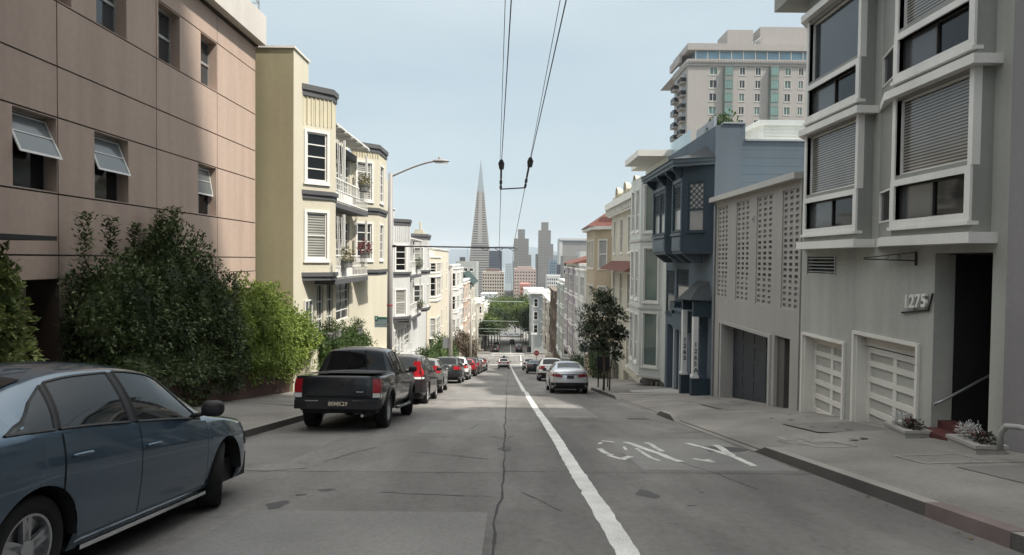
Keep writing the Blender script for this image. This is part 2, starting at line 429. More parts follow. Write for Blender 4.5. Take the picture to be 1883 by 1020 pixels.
def rf(x, y): return rz(y)
m = MB()                                                    # white lane line, wandering a little
pl = [(.99, .5), (.97, 3), (.96, 6), (.93, 9), (.93, 12), (.90, 16), (.84, 20), (.80, 25), (.80, 29.5), (.72, 31), (.70, 36), (.62, 50), (.50, 80), (.40, 110), (.34, 136)]
g = random.Random(3)
def worn_line(m, pl, w):
    for (x0, y0), (x1, y1) in zip(pl, pl[1:]):
        k = max(1, int((y1-y0)/.16)) if y1 < 32 else 1; last = None
        for q in range(k):
            a, b = q/k, (q+1)/k
            l0 = last or (w/2, w/2)
            l1 = (w/2+g.gauss(0, .006), w/2+g.gauss(0, .006)) if y1 < 32 else (w/2, w/2)
            xa, xb, ya, yb = x0+(x1-x0)*a, x0+(x1-x0)*b, y0+(y1-y0)*a, y0+(y1-y0)*b
            m.poly([(xa-l0[0], ya, rz(ya)+.004), (xa+l0[1], ya, rz(ya)+.004), (xb+l1[1], yb, rz(yb)+.004), (xb-l1[0], yb, rz(yb)+.004)])
            last = l1
worn_line(m, pl, .195)
for yc in (138.2, 141.5, 157, 160.5):
    m.box(KL+.5, KR-.5, yc, yc+.45, rz(yc)-.02, max(rz(yc), rz(yc+.45))+.012)
m.box(KR-1.6, KR-1.35, 141.9, 156.9, -21.66, -21.45)
worn_line(m, [(.34, 161), (.3, 220)], .2)
m.build('road_line', M_LINE, kind='structure')
# faded lettering "ONLY" (as worn as it is: only part of each stroke is left)
m = MB()
def P(px, py):
    d = ray(px, py); t = (-CAMZ)/(d.z+GRADE*d.y); return (d.x*t, d.y*t)
K = lambda x, y: P(1060+x/5.23, 780+y/5.23)
def stroke(pts, w): strip_on(m, [K(*p) for p in pts], w, rf, .005)
stroke([(245, 158), (300, 165), (355, 174)], .09); stroke([(243, 175), (215, 190)], .06)
stroke([(222, 235), (255, 262), (300, 285), (345, 295)], .10); stroke([(310, 300), (380, 322), (440, 338), (478, 340)], .10); stroke([(440, 336), (490, 318), (522, 308)], .11); stroke([(455, 215), (480, 250)], .05)
stroke([(470, 172), (530, 188), (620, 222), (720, 258), (800, 283), (900, 328), (1010, 362)], .12)
stroke([(575, 232), (640, 275), (720, 325), (800, 352)], .07); stroke([(665, 175), (720, 195), (760, 225), (830, 262)], .09)
stroke([(1125, 332), (1200, 345), (1325, 366)], .10); stroke([(1240, 342), (1300, 350)], .12)
stroke([(1060, 182), (1180, 212), (1300, 245), (1420, 283), (1520, 315), (1620, 360), (1710, 402)], .11)
stroke([(1340, 200), (1390, 228), (1440, 268), (1500, 300)], .13)
m.build('road_lettering', M_WORN, kind='structure')
# cracks, seams and patches
m = MB()
def wiggle(p0, p1, step, amp, w, seed):
    g = random.Random(seed); (x0, y0), (x1, y1) = p0, p1; L = math.hypot(x1-x0, y1-y0); k = max(2, int(L/step)); pts = []
    o = 0
    for q in range(k+1):
        o = o*.8+g.gauss(0, amp); t = q/k
        pts.append((x0+(x1-x0)*t+o*(y1-y0)/L, y0+(y1-y0)*t+o*(x1-x0)/L))
    for a, b in zip(pts, pts[1:]): strip_on(m, [a, b], w*g.uniform(.5, 1.5), rf, .003)
    return pts
wiggle((-.09, 1), (-.10, 17), .35, .018, .024, 1)
wiggle((-.10, 17), (-.05, 130), 2, .01, .022, 2)
for (x0, x1, y, s) in ((KL, -.1, 8.62, 3), (-.1, KR, 8.75, 4), (KL, KR, 16.0, 5), (KL, KR, 23.5, 6), (KL, KR, 31, 7), (KL, KR, 38.5, 8), (KL, KR, 46, 9), (KL, KR, 1.6, 10)):
    wiggle((x0, y), (x1, y), .5, .006, .014, s)
for a, b, s in (((-.10, 12.3), (-.35, 12.7), 20), ((-.1, 12.4), (.12, 12.9), 21), (P(850, 792), P(880, 780), 22), (P(590, 850), P(690, 822), 23), (P(455, 868), P(560, 862), 24), (P(1190, 772), P(1250, 782), 25), (P(960, 905), P(1035, 940), 28), (P(1250, 850), P(1400, 900), 29), (P(760, 830), P(900, 845), 30), (P(700, 905), P(905, 915), 31)):
    wiggle(a, b, .15, .02, .018, s)
m.build('road_crack', M_CRACK, kind='structure')
m = MB()
def blotch(cx, cy, rx, ry, seed):
    g = random.Random(seed); x, y = P(cx, cy); n_ = 14; ph = g.random()*6
    m.poly([(x+rx*math.cos(t)*(1+.3*math.sin(3*t+ph)), y+ry*math.sin(t)*(1+.3*math.sin(2*t+ph)), rz(y+ry*math.sin(t)*(1+.3*math.sin(2*t+ph)))+.0025) for t in [2*math.pi*q/n_ for q in range(n_)]])
for k, (a, b, c, d) in enumerate(((510, 928, .10, .16), (552, 910, .06, .06), (600, 901, .10, .07), (1325, 826, .38, .5), (1170, 770, .3, .35), (1190, 908, .12, .2), (930, 825, .12, .3), (1290, 905, .03, .05), (1270, 930, .05, .03))):
    blotch(a, b, c, d, k)
m.build('road_stain', mat('tar_stain', (.075, .075, .075), .85, .2, 6), kind='structure')
m = MB()                                                    # rectangular repairs a little off in tone
for (x0, x1, ya, yb) in ((1.9, 4.1, 9.0, 12.6), (-2.6, -.2, 3.2, 6.4), (-4.8, -3.2, 9.2, 12.8), (-1.9, -.3, 13.2, 15.8), (1.2, 2.4, 17, 22), (-2.4, -.2, 24, 30), (1.0, 3.9, 39, 45)):
    k = 6
    for q in range(k):
        y0_, y1_ = ya+(yb-ya)*q/k, ya+(yb-ya)*(q+1)/k; m.poly([(x0, y0_, rz(y0_)+.0015), (x1, y0_, rz(y0_)+.0015), (x1, y1_, rz(y1_)+.0015), (x0, y1_, rz(y1_)+.0015)])
m.build('road_patch', mat('road_repair', (.19, .186, .18), .85, .22, 3, fine=.12), kind='structure')
m = MB()
g = random.Random(77)
for (x0, x1, ya, yb) in ((5.8, 7.4, 6.2, 8.3), (5.9, 7.4, 12.2, 13.9), (5.9, 7.4, 17.5, 20), (-7.9, -6.6, 12, 14), (-7.9, -5.3, 18, 19.6)):
    m.poly([(x0, ya, sidez(x0, ya)+.003), (x1, ya, sidez(x1, ya)+.003), (x1, yb, sidez(x1, yb)+.003), (x0, yb, sidez(x0, yb)+.003)])
m.build('pavement_patch', mat('pavement_repair', (.18, .172, .16), .85, .25, 3, fine=.1), kind='structure')
m = MB()
for k in range(46):
    s = g.choice((-1, 1, 1)); y = g.uniform(5, 24); x = g.uniform(5.85, 7.3) if s > 0 else g.uniform(-7.8, -5.3); r = g.uniform(.02, .07); n_ = 9; ph = g.random()*6
    m.poly([(x+r*math.cos(t)*(1+.35*math.sin(2*t+ph)), y+r*1.6*math.sin(t), sidez(x, y+r*1.6*math.sin(t))+.0055) for t in [2*math.pi*q/n_ for q in range(n_)]])
m.build('pavement_stain', mat('gum_stain', (.085, .08, .075), .9, .2, 6), kind='structure')
m = MB()                                                    # utility covers and painted marks on the near pavement
for (ya, yb, xa, xb) in ((10.3, 11.1, 5.0, 5.6), (8.6, 9.3, 5.6, 6.5), (11.3, 11.7, 4.9, 5.3)):
    for a, b in (((xa, ya), (xb, ya)), ((xb, ya), (xb, yb)), ((xb, yb), (xa, yb)), ((xa, yb), (xa, ya))): strip_on(m, [a, b], .03, szf, .005)
m.build('pavement_cover', mat('cover_edge', (.36, .355, .34), .8, .3, 9), kind='structure')
m = MB(); m.poly([(x, y, sidez(x, y)+.006) for x, y in ((5.2, 27.2), (7.4, 26.3), (7.4, 29.5), (6.6, 29.3), (5.4, 29.0))])
m.poly([(x, y, sidez(x, y)+.006) for x, y in ((4.4, 26.2), (7.4, 25.6), (7.4, 26.2), (4.6, 26.8))])
m.build('driveway_apron', M_LIGHTWALK, kind='structure')
m = MB(); yk = [5.3, 5.9, 6.4]
for y0, y1 in zip(yk, yk[1:]):
    m.poly([(KR-.003, y0, rz(y0)-.02), (KR-.003, y1, rz(y1)-.02), (KR-.003, y1, rz(y1)+.144), (KR-.003, y0, rz(y0)+.144)])
    m.poly([(KR-.003, y0, rz(y0)+.144), (KR-.003, y1, rz(y1)+.144), (KR+.165, y1, rz(y1)+.149), (KR+.165, y0, rz(y0)+.149)])
m.build('kerb_paint', M_KERBRED, kind='structure')

# ---- ground sheet, bay, hills
m = MB()
gy = [-60, -30, 0, 30, 60, 100, 138, 162, 200, 250, 298, 320, 380, 450, 550, 650, 800, 1500, 2400]
gx = [-1500, -600, -300, -160, -24, KL-.2, KR+.2, 18, 160, 300, 600, 1500]
i0 = len(m.v)
for y in gy:
    for x in gx: m.v.append((x, y, rz(y)-.35))
for a in range(len(gy)-1):
    for b in range(len(gx)-1):
        k = a*len(gx)+b; m.face((k, k+1, k+1+len(gx), k+len(gx)))
m.build('ground', M_GROUND, kind='structure')
m = MB(); m.poly([(-9000, 2300, -91.5), (9000, 2300, -91.5), (9000, 11500, -91.5), (-9000, 11500, -91.5)])
m.build('water', M_WATER, kind='structure')
m = MB(); g = random.Random(5)
for row, (Y, H) in enumerate(((8200, 150), (9300, 330))):
    xs = list(range(-8600, 8601, 200)); prev = None
    for x in xs:
        h = H*(.62+.22*math.sin(x/900+row*2)+.12*math.sin(x/310+row)+.05*g.random())-91
        cur = (x, h)
        if prev:
            (xa, ha), (xb, hb) = prev, cur
            m.poly([(xa, Y, -92), (xb, Y, -92), (xb, Y+500, hb), (xa, Y+500, ha)]); m.poly([(xa, Y+500, ha), (xb, Y+500, hb), (xb, Y+1300, -92), (xa, Y+1300, -92)])
        prev = cur
m.build('hills', M_HILL, kind='structure')
# ================================================================= vehicles
M_TYRE = mat('tyre_rubber', (.018, .018, .019), .85, .2, 20)
M_RIM = mat('alloy_rim', (.50, .51, .53), .3, .1, 8, metal=.8)
M_RIMD = mat('dark_rim', (.10, .10, .11), .35, .1, 8, metal=.6)
M_CGLASS = glassy('car_glass', (.006, .008, .010), .03, .38)
M_BLACKP = mat('black_plastic', (.016, .016, .018), .55, .2, 20)
M_CHROME = mat('chrome', (.72, .73, .75), .12, .03, 5, metal=1.0)
M_RED = mat('taillight_red', (.32, .012, .018), .18, .1, 20, coat=.8)
M_CLEAR = mat('clear_lens', (.62, .62, .62), .15, .05, 20, coat=.8)
M_PLATE = mat('plate_white', (.62, .62, .60), .5, .05, 20)
M_PLATED = mat('plate_dark', (.03, .03, .035), .5, .05, 20)
M_GAP = mat('panel_gap', (.008, .008, .009), .8, .05, 20)

class Curve:
    def __init__(s, pts): s.p = sorted(pts)
    def __call__(s, y):
        p = s.p
        if y <= p[0][0]: return p[0][1]
        if y >= p[-1][0]: return p[-1][1]
        for k in range(len(p)-1):
            if p[k][0] <= y <= p[k+1][0]: break
        y0, v0 = p[k]; y1, v1 = p[k+1]; h = y1-y0; t = (y-y0)/h; d = (v1-v0)/h
        def sl(i):
            if i == 0 or i == len(p)-1: return None
            a = (p[i][1]-p[i-1][1])/(p[i][0]-p[i-1][0]); b = (p[i+1][1]-p[i][1])/(p[i+1][0]-p[i][0])
            return 0 if a*b <= 0 else 2*a*b/(a+b)
        m0, m1 = sl(k), sl(k+1)
        if m0 is None: m0 = d
        if m1 is None: m1 = d
        return v0*(1-t)**2*(1+2*t)+h*m0*t*(1-t)**2+v1*t*t*(3-2*t)-h*m1*t*t*(1-t)

def make_car(name, label, cat, P, body, loc=(0, 0, 0), group=None):
    root = thing(name, label, cat, (0, 0, 0), group)
    L2 = P['L']/2; zb, belt, hw, roof, rw = [Curve(P[k]) for k in ('zb', 'belt', 'hw', 'roof', 'rw')]
    edge = Curve(P['edge'])                      # drop from roof centre to roof edge
    wy, wr = P['wy'], P['wr']; ra = P.get('ra', wr+.055)
    prof = Curve(P.get('prof', [(0, .90), (.06, .955), (.2, .985), (.5, 1.0), (.72, .995), (.86, .975), (1, .94)]))
    def zlo(y):
        z = zb(y)
        for c in wy:
            d = abs(y-c)
            if d < ra: z = max(z, wr+math.sqrt(max(0, ra*ra-d*d)))
        return z
    def side(y, z):                               # half width of the body side
        t = (z-zb(y))/max(.05, belt(y)-zb(y)); return hw(y)*prof(max(0, min(1, t)))
    def gh(y, t):                                 # greenhouse side: t from belt to roof edge
        zb_, ze = belt(y), roof(y)-edge(y); x0, x1 = side(y, zb_), rw(y)
        bulge = .03*math.sin(math.pi*t) if ze-zb_ > .2 else 0
        return Vector((x0+(x1-x0)*t+bulge, y, zb_+(ze-zb_)*t))
    def top(y, s):                                # roof / bonnet / boot surface, s from -1 to 1
        return Vector((rw(y)*s, y, roof(y)-edge(y)*abs(s)**2.4))
    st = set([-L2, L2]); k = -L2
    while k < L2: st.add(round(k, 3)); k += .07
    for c in wy:
        for q in range(-18, 19): st.add(round(c+ra*math.sin(q/18*math.pi/2)*1.0001, 4))
    for q in P['roof']+P['belt']: st.add(round(q[0], 4))
    ys = [y for y in sorted(st) if -L2 <= y <= L2]; yy = [ys[0]]
    for y in ys[1:]:
        if y-yy[-1] > .006:
            k = max(1, min(10, int(abs(roof(y)-roof(yy[-1]))/.035)+1)); y_ = yy[-1]
            for q in range(1, k+1): yy.append(y_+(y-y_)*q/k)
    ys = yy
    NS, NG, NT = 9, 4, 8
    def ring(y):
        pts = []; z0, z1 = zlo(y), belt(y); z0 = min(z0, z1-.01)
        for q in range(NS+1): z = z0+(z1-z0)*q/NS; pts.append(Vector((side(y, z), y, z)))
        for q in range(1, NG+1): pts.append(gh(y, q/NG))
        for q in range(1, NT): pts.append(top(y, 1-q/NT))
        pts.append(top(y, 0)); full = pts+[Vector((-p.x, p.y, p.z)) for p in pts[-2::-1]]
        return full
    m = MB(); rings = [m.add(ring(y)) for y in ys]; n_ = len(ring(ys[0]))
    for a, b in zip(rings, rings[1:]):
        for q in range(n_-1): m.face((a+q, a+q+1, b+q+1, b+q))
    bul = P.get('bulge', (.10, .16))              # rear, front
    def cap(y, s, z, b):                          # end face
        sg = -1 if y < 0 else 1
        zt = max(0.0, min(1, (z-zb(y))/max(.1, belt(y)-zb(y))))
        tuck = P.get('tuck', .05)*(1-math.sin(math.pi*min(1, zt*.9+.1)))
        if z <= belt(y): w_ = side(y, z)
        else:
            t = (z-belt(y))/max(.01, roof(y)-edge(y)-belt(y)); w_ = gh(y, min(1, t)).x
        return Vector((w_*s, y+sg*(b*(1-abs(s)**2.6)-tuck), z))
    for y, b in ((-L2, bul[0]), (L2, bul[1])):
        hgt = roof(y); z0 = zb(y)
        m.grid(lambda u, v: cap(y, 2*u-1, z0+(hgt-.0-z0)*v-(edge(y)*abs(2*u-1)**2.4*v), b), 14, 12)
    bo = m.build('body', body, root, smooth=True, fixn=True)
    # underbody and wheel housings
    m = MB(); m.box(-hw(0)*.86, hw(0)*.86, -L2+.2, L2-.2, P.get('zu', .2), .45)
    for c in wy:
        for s in (-1, 1):
            xo = hw(c)*.985
            m.grid(lambda u, v: Vector((s*(xo-.30*v), c+ra*math.cos(math.pi*u), wr+ra*math.sin(math.pi*u))), 16, 1)
            m.poly([(s*(xo-.30), c+ra*math.cos(math.pi*u/12), wr+ra*math.sin(math.pi*u/12)) for u in range(13)])
    m.build('underbody', M_BLACKP, root)
    def spatch(y0, y1, z0, z1, off, sd, nu=14, nv=8, zf0=None, zf1=None):
        def f(u, v):
            y = y0+(y1-y0)*u; a = zf0(y) if zf0 else z0; b = zf1(y) if zf1 else z1
            z = max(a, min(zlo(y), b))+(b-max(a, min(zlo(y), b)))*v
            return Vector((sd*(side(y, z)+off), y, z))
        return f, nu, nv
    gap = MB()
    def ribbon(pts, sd, wdt=.010, off=.003):
        for (y0, z0), (y1, z1) in zip(pts, pts[1:]):
            d = math.hypot(y1-y0, z1-z0); ny, nz = -(z1-z0)/d*wdt/2, (y1-y0)/d*wdt/2
            q = [(y0+ny, z0+nz), (y0-ny, z0-nz), (y1-ny, z1-nz), (y1+ny, z1+nz)]
            gap.poly([(sd*(side(y, z)+off), y, z) for y, z in q])
    for sd in (-1, 1):
        for (d0, d1) in P['doors']:
            m = MB(); f, nu, nv = spatch(d0+.006, d1-.006, 0, 0, .004, sd, 18, 10, lambda y: zb(y)+P.get('dz', .10), lambda y: belt(y)-.012)
            m.grid(f, nu, nv); dr = m.build('door', body, root, smooth=True, fixn=True)
            ztop = belt((d0+d1)/2)-.012
            for yq in (d0, d1):
                lo = max(zb(yq)+.10, zlo(yq)); ribbon([(yq, lo+(belt(yq)-.01-lo)*q/10) for q in range(11)], sd)
            ribbon([(d0+(d1-d0)*q/12, zb(d0+(d1-d0)*q/12)+P.get('dz', .10) if zlo(d0+(d1-d0)*q/12) < zb(0)+.05 else zlo(d0+(d1-d0)*q/12)) for q in range(13)], sd)
            hm = MB(); hy = d0+.17; hz = belt(hy)-P.get('hz', .16)
            x = side(hy, hz); hm.tube([(sd*(x+.006), hy-.10, hz), (sd*(x+.034), hy-.07, hz+.004), (sd*(x+.036), hy+.05, hz+.006), (sd*(x+.006), hy+.09, hz+.004)], .013, 8)
            hm.build('handle', P.get('handle', body), dr, smooth=True)
        for k, q in enumerate(P['side_glass']):   # corners in (y, t): bottom rear, bottom front, top front, top rear
            m = MB()
            def f(u, v):
                a = [q[0][i]+(q[1][i]-q[0][i])*u for i in (0, 1)]; b = [q[3][i]+(q[2][i]-q[3][i])*u for i in (0, 1)]
                p = gh(a[0]+(b[0]-a[0])*v, a[1]+(b[1]-a[1])*v); p.x = sd*(p.x+.007); return p
            m.grid(f, 10, 6); m.build('side_window', M_CGLASS, root, smooth=True, fixn=True)
        for qa, qb in zip(P['side_glass'], P['side_glass'][1:]):      # black pillar trim between the panes
            m = MB(); cs = (qa[1], qb[0], qb[3], qa[2])
            def f(u, v):
                a = [cs[0][i]+(cs[1][i]-cs[0][i])*u for i in (0, 1)]; b = [cs[3][i]+(cs[2][i]-cs[3][i])*u for i in (0, 1)]
                p = gh(a[0]+(b[0]-a[0])*v, a[1]+(b[1]-a[1])*v); p.x = sd*(p.x+.005); return p
            m.grid(f, 4, 6); m.build('pillar_trim', M_BLACKP, root, smooth=True, fixn=True)
        for q in P['side_glass']:                  # window surround
            m = MB()
            for (y0, t0), (y1, t1) in zip(q, q[1:]+q[:1]):
                for e in range(6):
                    a, b = [(y0+(y1-y0)*r_/6, t0+(t1-t0)*r_/6) for r_ in (e, e+1)]
                    pa, pb = gh(*a), gh(*b); pa.x = sd*(pa.x+.006); pb.x = sd*(pb.x+.006)
                    m.tube([pa, pb], P.get('surr', .011), 4, cap=False)
            m.build('window_surround', P.get('surrmat', M_BLACKP), root)
        mp_ = P.get('mirror')
        if mp_:
            m = MB(); y, z = mp_; x = side(y, belt(y))
            m.tube([(sd*(x-.02), y, z-.03), (sd*(x+.09), y+.01, z)], .022, 8)
            c = Vector((sd*(x+.17), y+.0, z+.045))
            def ell(u, v):
                t, p_ = 2*math.pi*u, math.pi*(v-.5); q = abs(math.cos(p_))**.6
                return c+Vector((.105*q*math.copysign(abs(math.cos(t))**.7, math.cos(t)), .07*q*math.sin(t), .075*math.copysign(abs(math.sin(p_))**.8, math.sin(p_))))
            m.grid(ell, 18, 12); m.build('mirror', P.get('mirmat', body), root, smooth=True, fixn=True)
    def tglass(nm, y0, y1, s1, s0=None):
        m = MB()
        def f(u, v):
            y = y0+(y1-y0)*u; s = (2*v-1)*((s0 or s1)+(s1-(s0 or s1))*u); p = top(y, s); e = .01
            nrm = (top(y+e, s)-top(y-e, s)).cross(top(y, s+e)-top(y, s-e)); nrm.normalize()
            if nrm.z < 0: nrm = -nrm
            return p+nrm*.007
        m.grid(f, 14, 14); return m.build(nm, M_CGLASS, root, smooth=True, fixn=True)
    tglass('windscreen', *P['wind']); tglass('rear_window', *P['rearw'])
    for x in P.get('rearbars', ()):
        y0, y1 = P['rearw'][:2]; gap.tube([top(y0, x)+Vector((0, -.012, 0)), top(y1, x)+Vector((0, -.012, .0))], .012, 4)
    # lamps, bumpers, plate
    def lamp(nm, end, s0, s1, z0, z1, wrap, mt, slope=0.0, back=True):
        for sd in (-1, 1):
            m = MB(); y = end*L2; b = bul[0] if end < 0 else bul[1]
            def fc(u, v):
                s = s0+(s1-s0)*u; z = z0+(z1-z0)*v+slope*(s-s1)
                p = cap(y, sd*s, z, b); p.y += end*.012; return p
            if back: m.grid(fc, 8, 4)
            if wrap:
                def fs(u, v):
                    yq = y-end*wrap*u; zz = z0+(z1-z0)*(v*(1-.35*u)+.25*u); p = Vector((sd*(side(yq, min(zz, belt(yq)))+.012), yq, zz))
                    if zz > belt(yq): p.x = sd*(gh(yq, min(1, (zz-belt(yq))/max(.02, roof(yq)-edge(yq)-belt(yq)))).x+.012)
                    if u == 0: p.y = cap(y, sd, z0+(z1-z0)*v, b).y+end*.012
                    return p
                m.grid(fs, 6, 4)
            m.build(nm, mt, root, smooth=True, fixn=True)
    for a in P['lamps']: lamp(*a)
    def band(nm, end, z0, z1, mt, wrap, off=.012, smax=1.0):
        m = MB(); y = end*L2; b = bul[0] if end < 0 else bul[1]
        def fc(u, v):
            p = cap(y, (2*u-1)*smax, z0+(z1-z0)*v, b); p.y += end*off; return p
        m.grid(fc, 16, 4)
        if wrap:
            for sd in (-1, 1):
                def fs(u, v):
                    yq = y-end*wrap*u; zz = z0+(z1-z0)*v; zz = max(zz, min(zlo(yq), z1)); p = Vector((sd*(side(yq, zz)+off), yq, zz))
                    if u == 0: p.y = cap(y, sd, zz, b).y+end*off
                    return p
                m.grid(fs, 6, 4)
        m.build(nm, mt, root, smooth=True, fixn=True)
    for a in P.get('bands', ()): band(*a)
    if P.get('plate'):
        z, pm, txt = P['plate']; y = -L2-bul[0]+P.get('tuck', .05)*.4-.03
        y = cap(-L2, 0, z, bul[0]).y-.02
        m = MB(); m.box(-.155, .155, y-.008, y+.012, z-.078, z+.078); pl = m.build('licence_plate', pm, root)
        if txt:
            m = MB(); text_into(m, txt, .105, Fr((0, y-.010, 0), (1, 0, 0), (0, -1, 0)), -.14, z-.04, 0, .003)
            m.build('plate_lettering', P.get('platetext', M_PLATED), pl)
    for nm, bx, mt in P.get('extra', ()):
        m = MB(); m.box(*bx); m.build(nm, mt, root)
    for a in P.get('seams', ()):
        for sd in (-1, 1): ribbon(a, sd)
    for z, smax in P.get('backseams', ()):
        y = -L2
        for q in range(16):
            pa, pb = [cap(y, (2*t/16-1)*smax, z, bul[0])+Vector((0, -.004, 0)) for t in (q, q+1)]
            gap.poly([pa+Vector((0, 0, .005)), pa-Vector((0, 0, .005)), pb-Vector((0, 0, .005)), pb+Vector((0, 0, .005))])
    for s in P.get('backvert', ()):
        z0, z1 = P['backvz']
        for q in range(10):
            pa, pb = [cap(-L2, s, z0+(z1-z0)*t/10, bul[0])+Vector((0, -.004, 0)) for t in (q, q+1)]
            gap.poly([pa+Vector((.005, 0, 0)), pa-Vector((.005, 0, 0)), pb-Vector((.005, 0, 0)), pb+Vector((.005, 0, 0))])
    gap.build('panel_gaps', M_GAP, root)
    # wheels
    tw = P.get('tw', .215)
    for c in wy:
        for sd in (-1, 1):
            xo = sd*(hw(c)*.985-.015-P.get('inset', 0)); turn = P.get('turn', 0) if c > 0 else 0
            rot = Matrix.Rotation(turn, 3, 'Z'); ctr = Vector((xo-sd*tw/2, c, wr))
            m = MB(); r = wr; rr = wr*P.get('rim', .66); h = tw/2
            m.lathe([(rr, -h*.8), (rr*1.05, -h*.98), (r*.93, -h), (r*.985, -h*.86), (r, -h*.6), (r*1.002, 0), (r, h*.6), (r*.985, h*.86), (r*.93, h), (rr*1.05, h*.98), (rr, h*.8)], 36)
            m.v = [tuple(ctr+rot @ Vector(p)) for p in m.v]
            wh = m.build('wheel', M_TYRE, root, smooth=True, fixn=True)
            m = MB(); o = sd*h*.78
            m.lathe([(rr*1.01, o), (rr*1.0, o+sd*.012), (rr*.93, o+sd*.010), (rr*.90, o-sd*.05), (.001, o-sd*.05)], 36)
            ns = P.get('spokes', 5)
            for q in range(ns):
                t = 2*math.pi*q/ns+.3
                for dt in ((-.13, .13) if P.get('twin') else (0,)):
                    wdt = .028 if P.get('twin') else .05
                    a = Vector((0, math.cos(t), math.sin(t))); b = Vector((0, math.cos(t+dt), math.sin(t+dt))); e = Vector((0, -math.sin(t), math.cos(t)))
                    p0, p1 = a*rr*.15, b*rr*.94; xa, xb, xc = o-sd*.01, o+sd*.004, o-sd*.03
                    X = lambda x: Vector((x, 0, 0))
                    m.hexa([p0-e*wdt*1.1+X(xc), p0+e*wdt*1.1+X(xc), p1+e*wdt*.75+X(xc), p1-e*wdt*.75+X(xc), p0-e*wdt+X(xb), p0+e*wdt+X(xb), p1+e*wdt*.6+X(xa), p1-e*wdt*.6+X(xa)])
            m.lathe([(.06, o-sd*.02), (.055, o+sd*.012), (.001, o+sd*.014)], 16)
            m.v = [tuple(ctr+rot @ Vector(p)) for p in m.v]
            m.build('rim', P.get('rimmat', M_RIM), wh)
    if P.get('after'): P['after'](root, dict(side=side, gh=gh, top=top, cap=cap, belt=belt, roof=roof, L2=L2, bul=bul))
    return root

def place(o, x, y, yaw=0.0, label=None, group=None):
    zz = rz(y); sl = math.atan((rz(y+1.3)-rz(y-1.3))/2.6)
    o.location = (x, y, zz); o.rotation_euler = (sl, 0, yaw)
    if label: o['label'] = label
    if group: o['group'] = group
    return o

def sedan_params(**k):
    p = dict(L=4.5, wy=(-1.36, 1.34), wr=.325,
        zb=[(-2.25, .36), (-1.9, .24), (-1.2, .20), (1.2, .20), (1.95, .20), (2.25, .28)],
        belt=[(-2.25, .95), (-2.0, 1.025), (-1.3, 1.02), (0, .96), (.75, .92), (1.1, .90), (1.9, .78), (2.15, .68), (2.25, .58)],
        hw=[(-2.25, .70), (-2.15, .78), (-1.85, .86), (-1.3, .888), (0, .885), (1.3, .885), (1.8, .85), (2.1, .74), (2.25, .62)],
        roof=[(-2.25, .99), (-2.12, 1.09), (-1.92, 1.115), (-1.80, 1.14), (-1.15, 1.37), (-.7, 1.445), (-.2, 1.465), (.15, 1.44), (.48, 1.345), (1.02, 1.06), (1.2, .99), (1.9, .86), (2.15, .74), (2.25, .62)],
        rw=[(-2.25, .62), (-2.0, .66), (-1.7, .62), (-1.0, .53), (-.5, .55), (.2, .56), (.6, .57), (1.15, .68), (1.4, .74), (1.9, .72), (2.15, .62), (2.25, .54)],
        edge=[(-2.25, .02), (-1.7, .03), (-1.0, .05), (0, .06), (.6, .055), (1.1, .05), (1.5, .05), (2.25, .02)],
        doors=[(-1.16, -.26), (-.26, .88)],
        side_glass=[[(-1.62, .10), (-1.22, .06), (-1.06, .90), (-1.26, .70)], [(-1.17, .06), (-.38, .06), (-.34, .95), (-1.00, .93)], [(-.27, .06), (.78, .06), (.38, .95), (-.25, .96)]],
        wind=(1.0, .42, .90, .90), rearw=(-1.72, -1.1, .90, .86), mirror=(.66, .99),
        lamps=[('taillight', -1, .52, 1.0, .74, .90, .30, M_RED, .06), ('headlight', 1, .55, 1.0, .52, .66, .42, M_CLEAR)],
        bands=[('rear_bumper_trim', -1, .36, .50, M_BLACKP, .35), ('grille', 1, .30, .48, M_BLACKP, 0, .012, .8)],
        plate=(.80, M_PLATE, '6TRV318'), backseams=[(.70, .9)], bulge=(.14, .22))
    p.update(k); return p
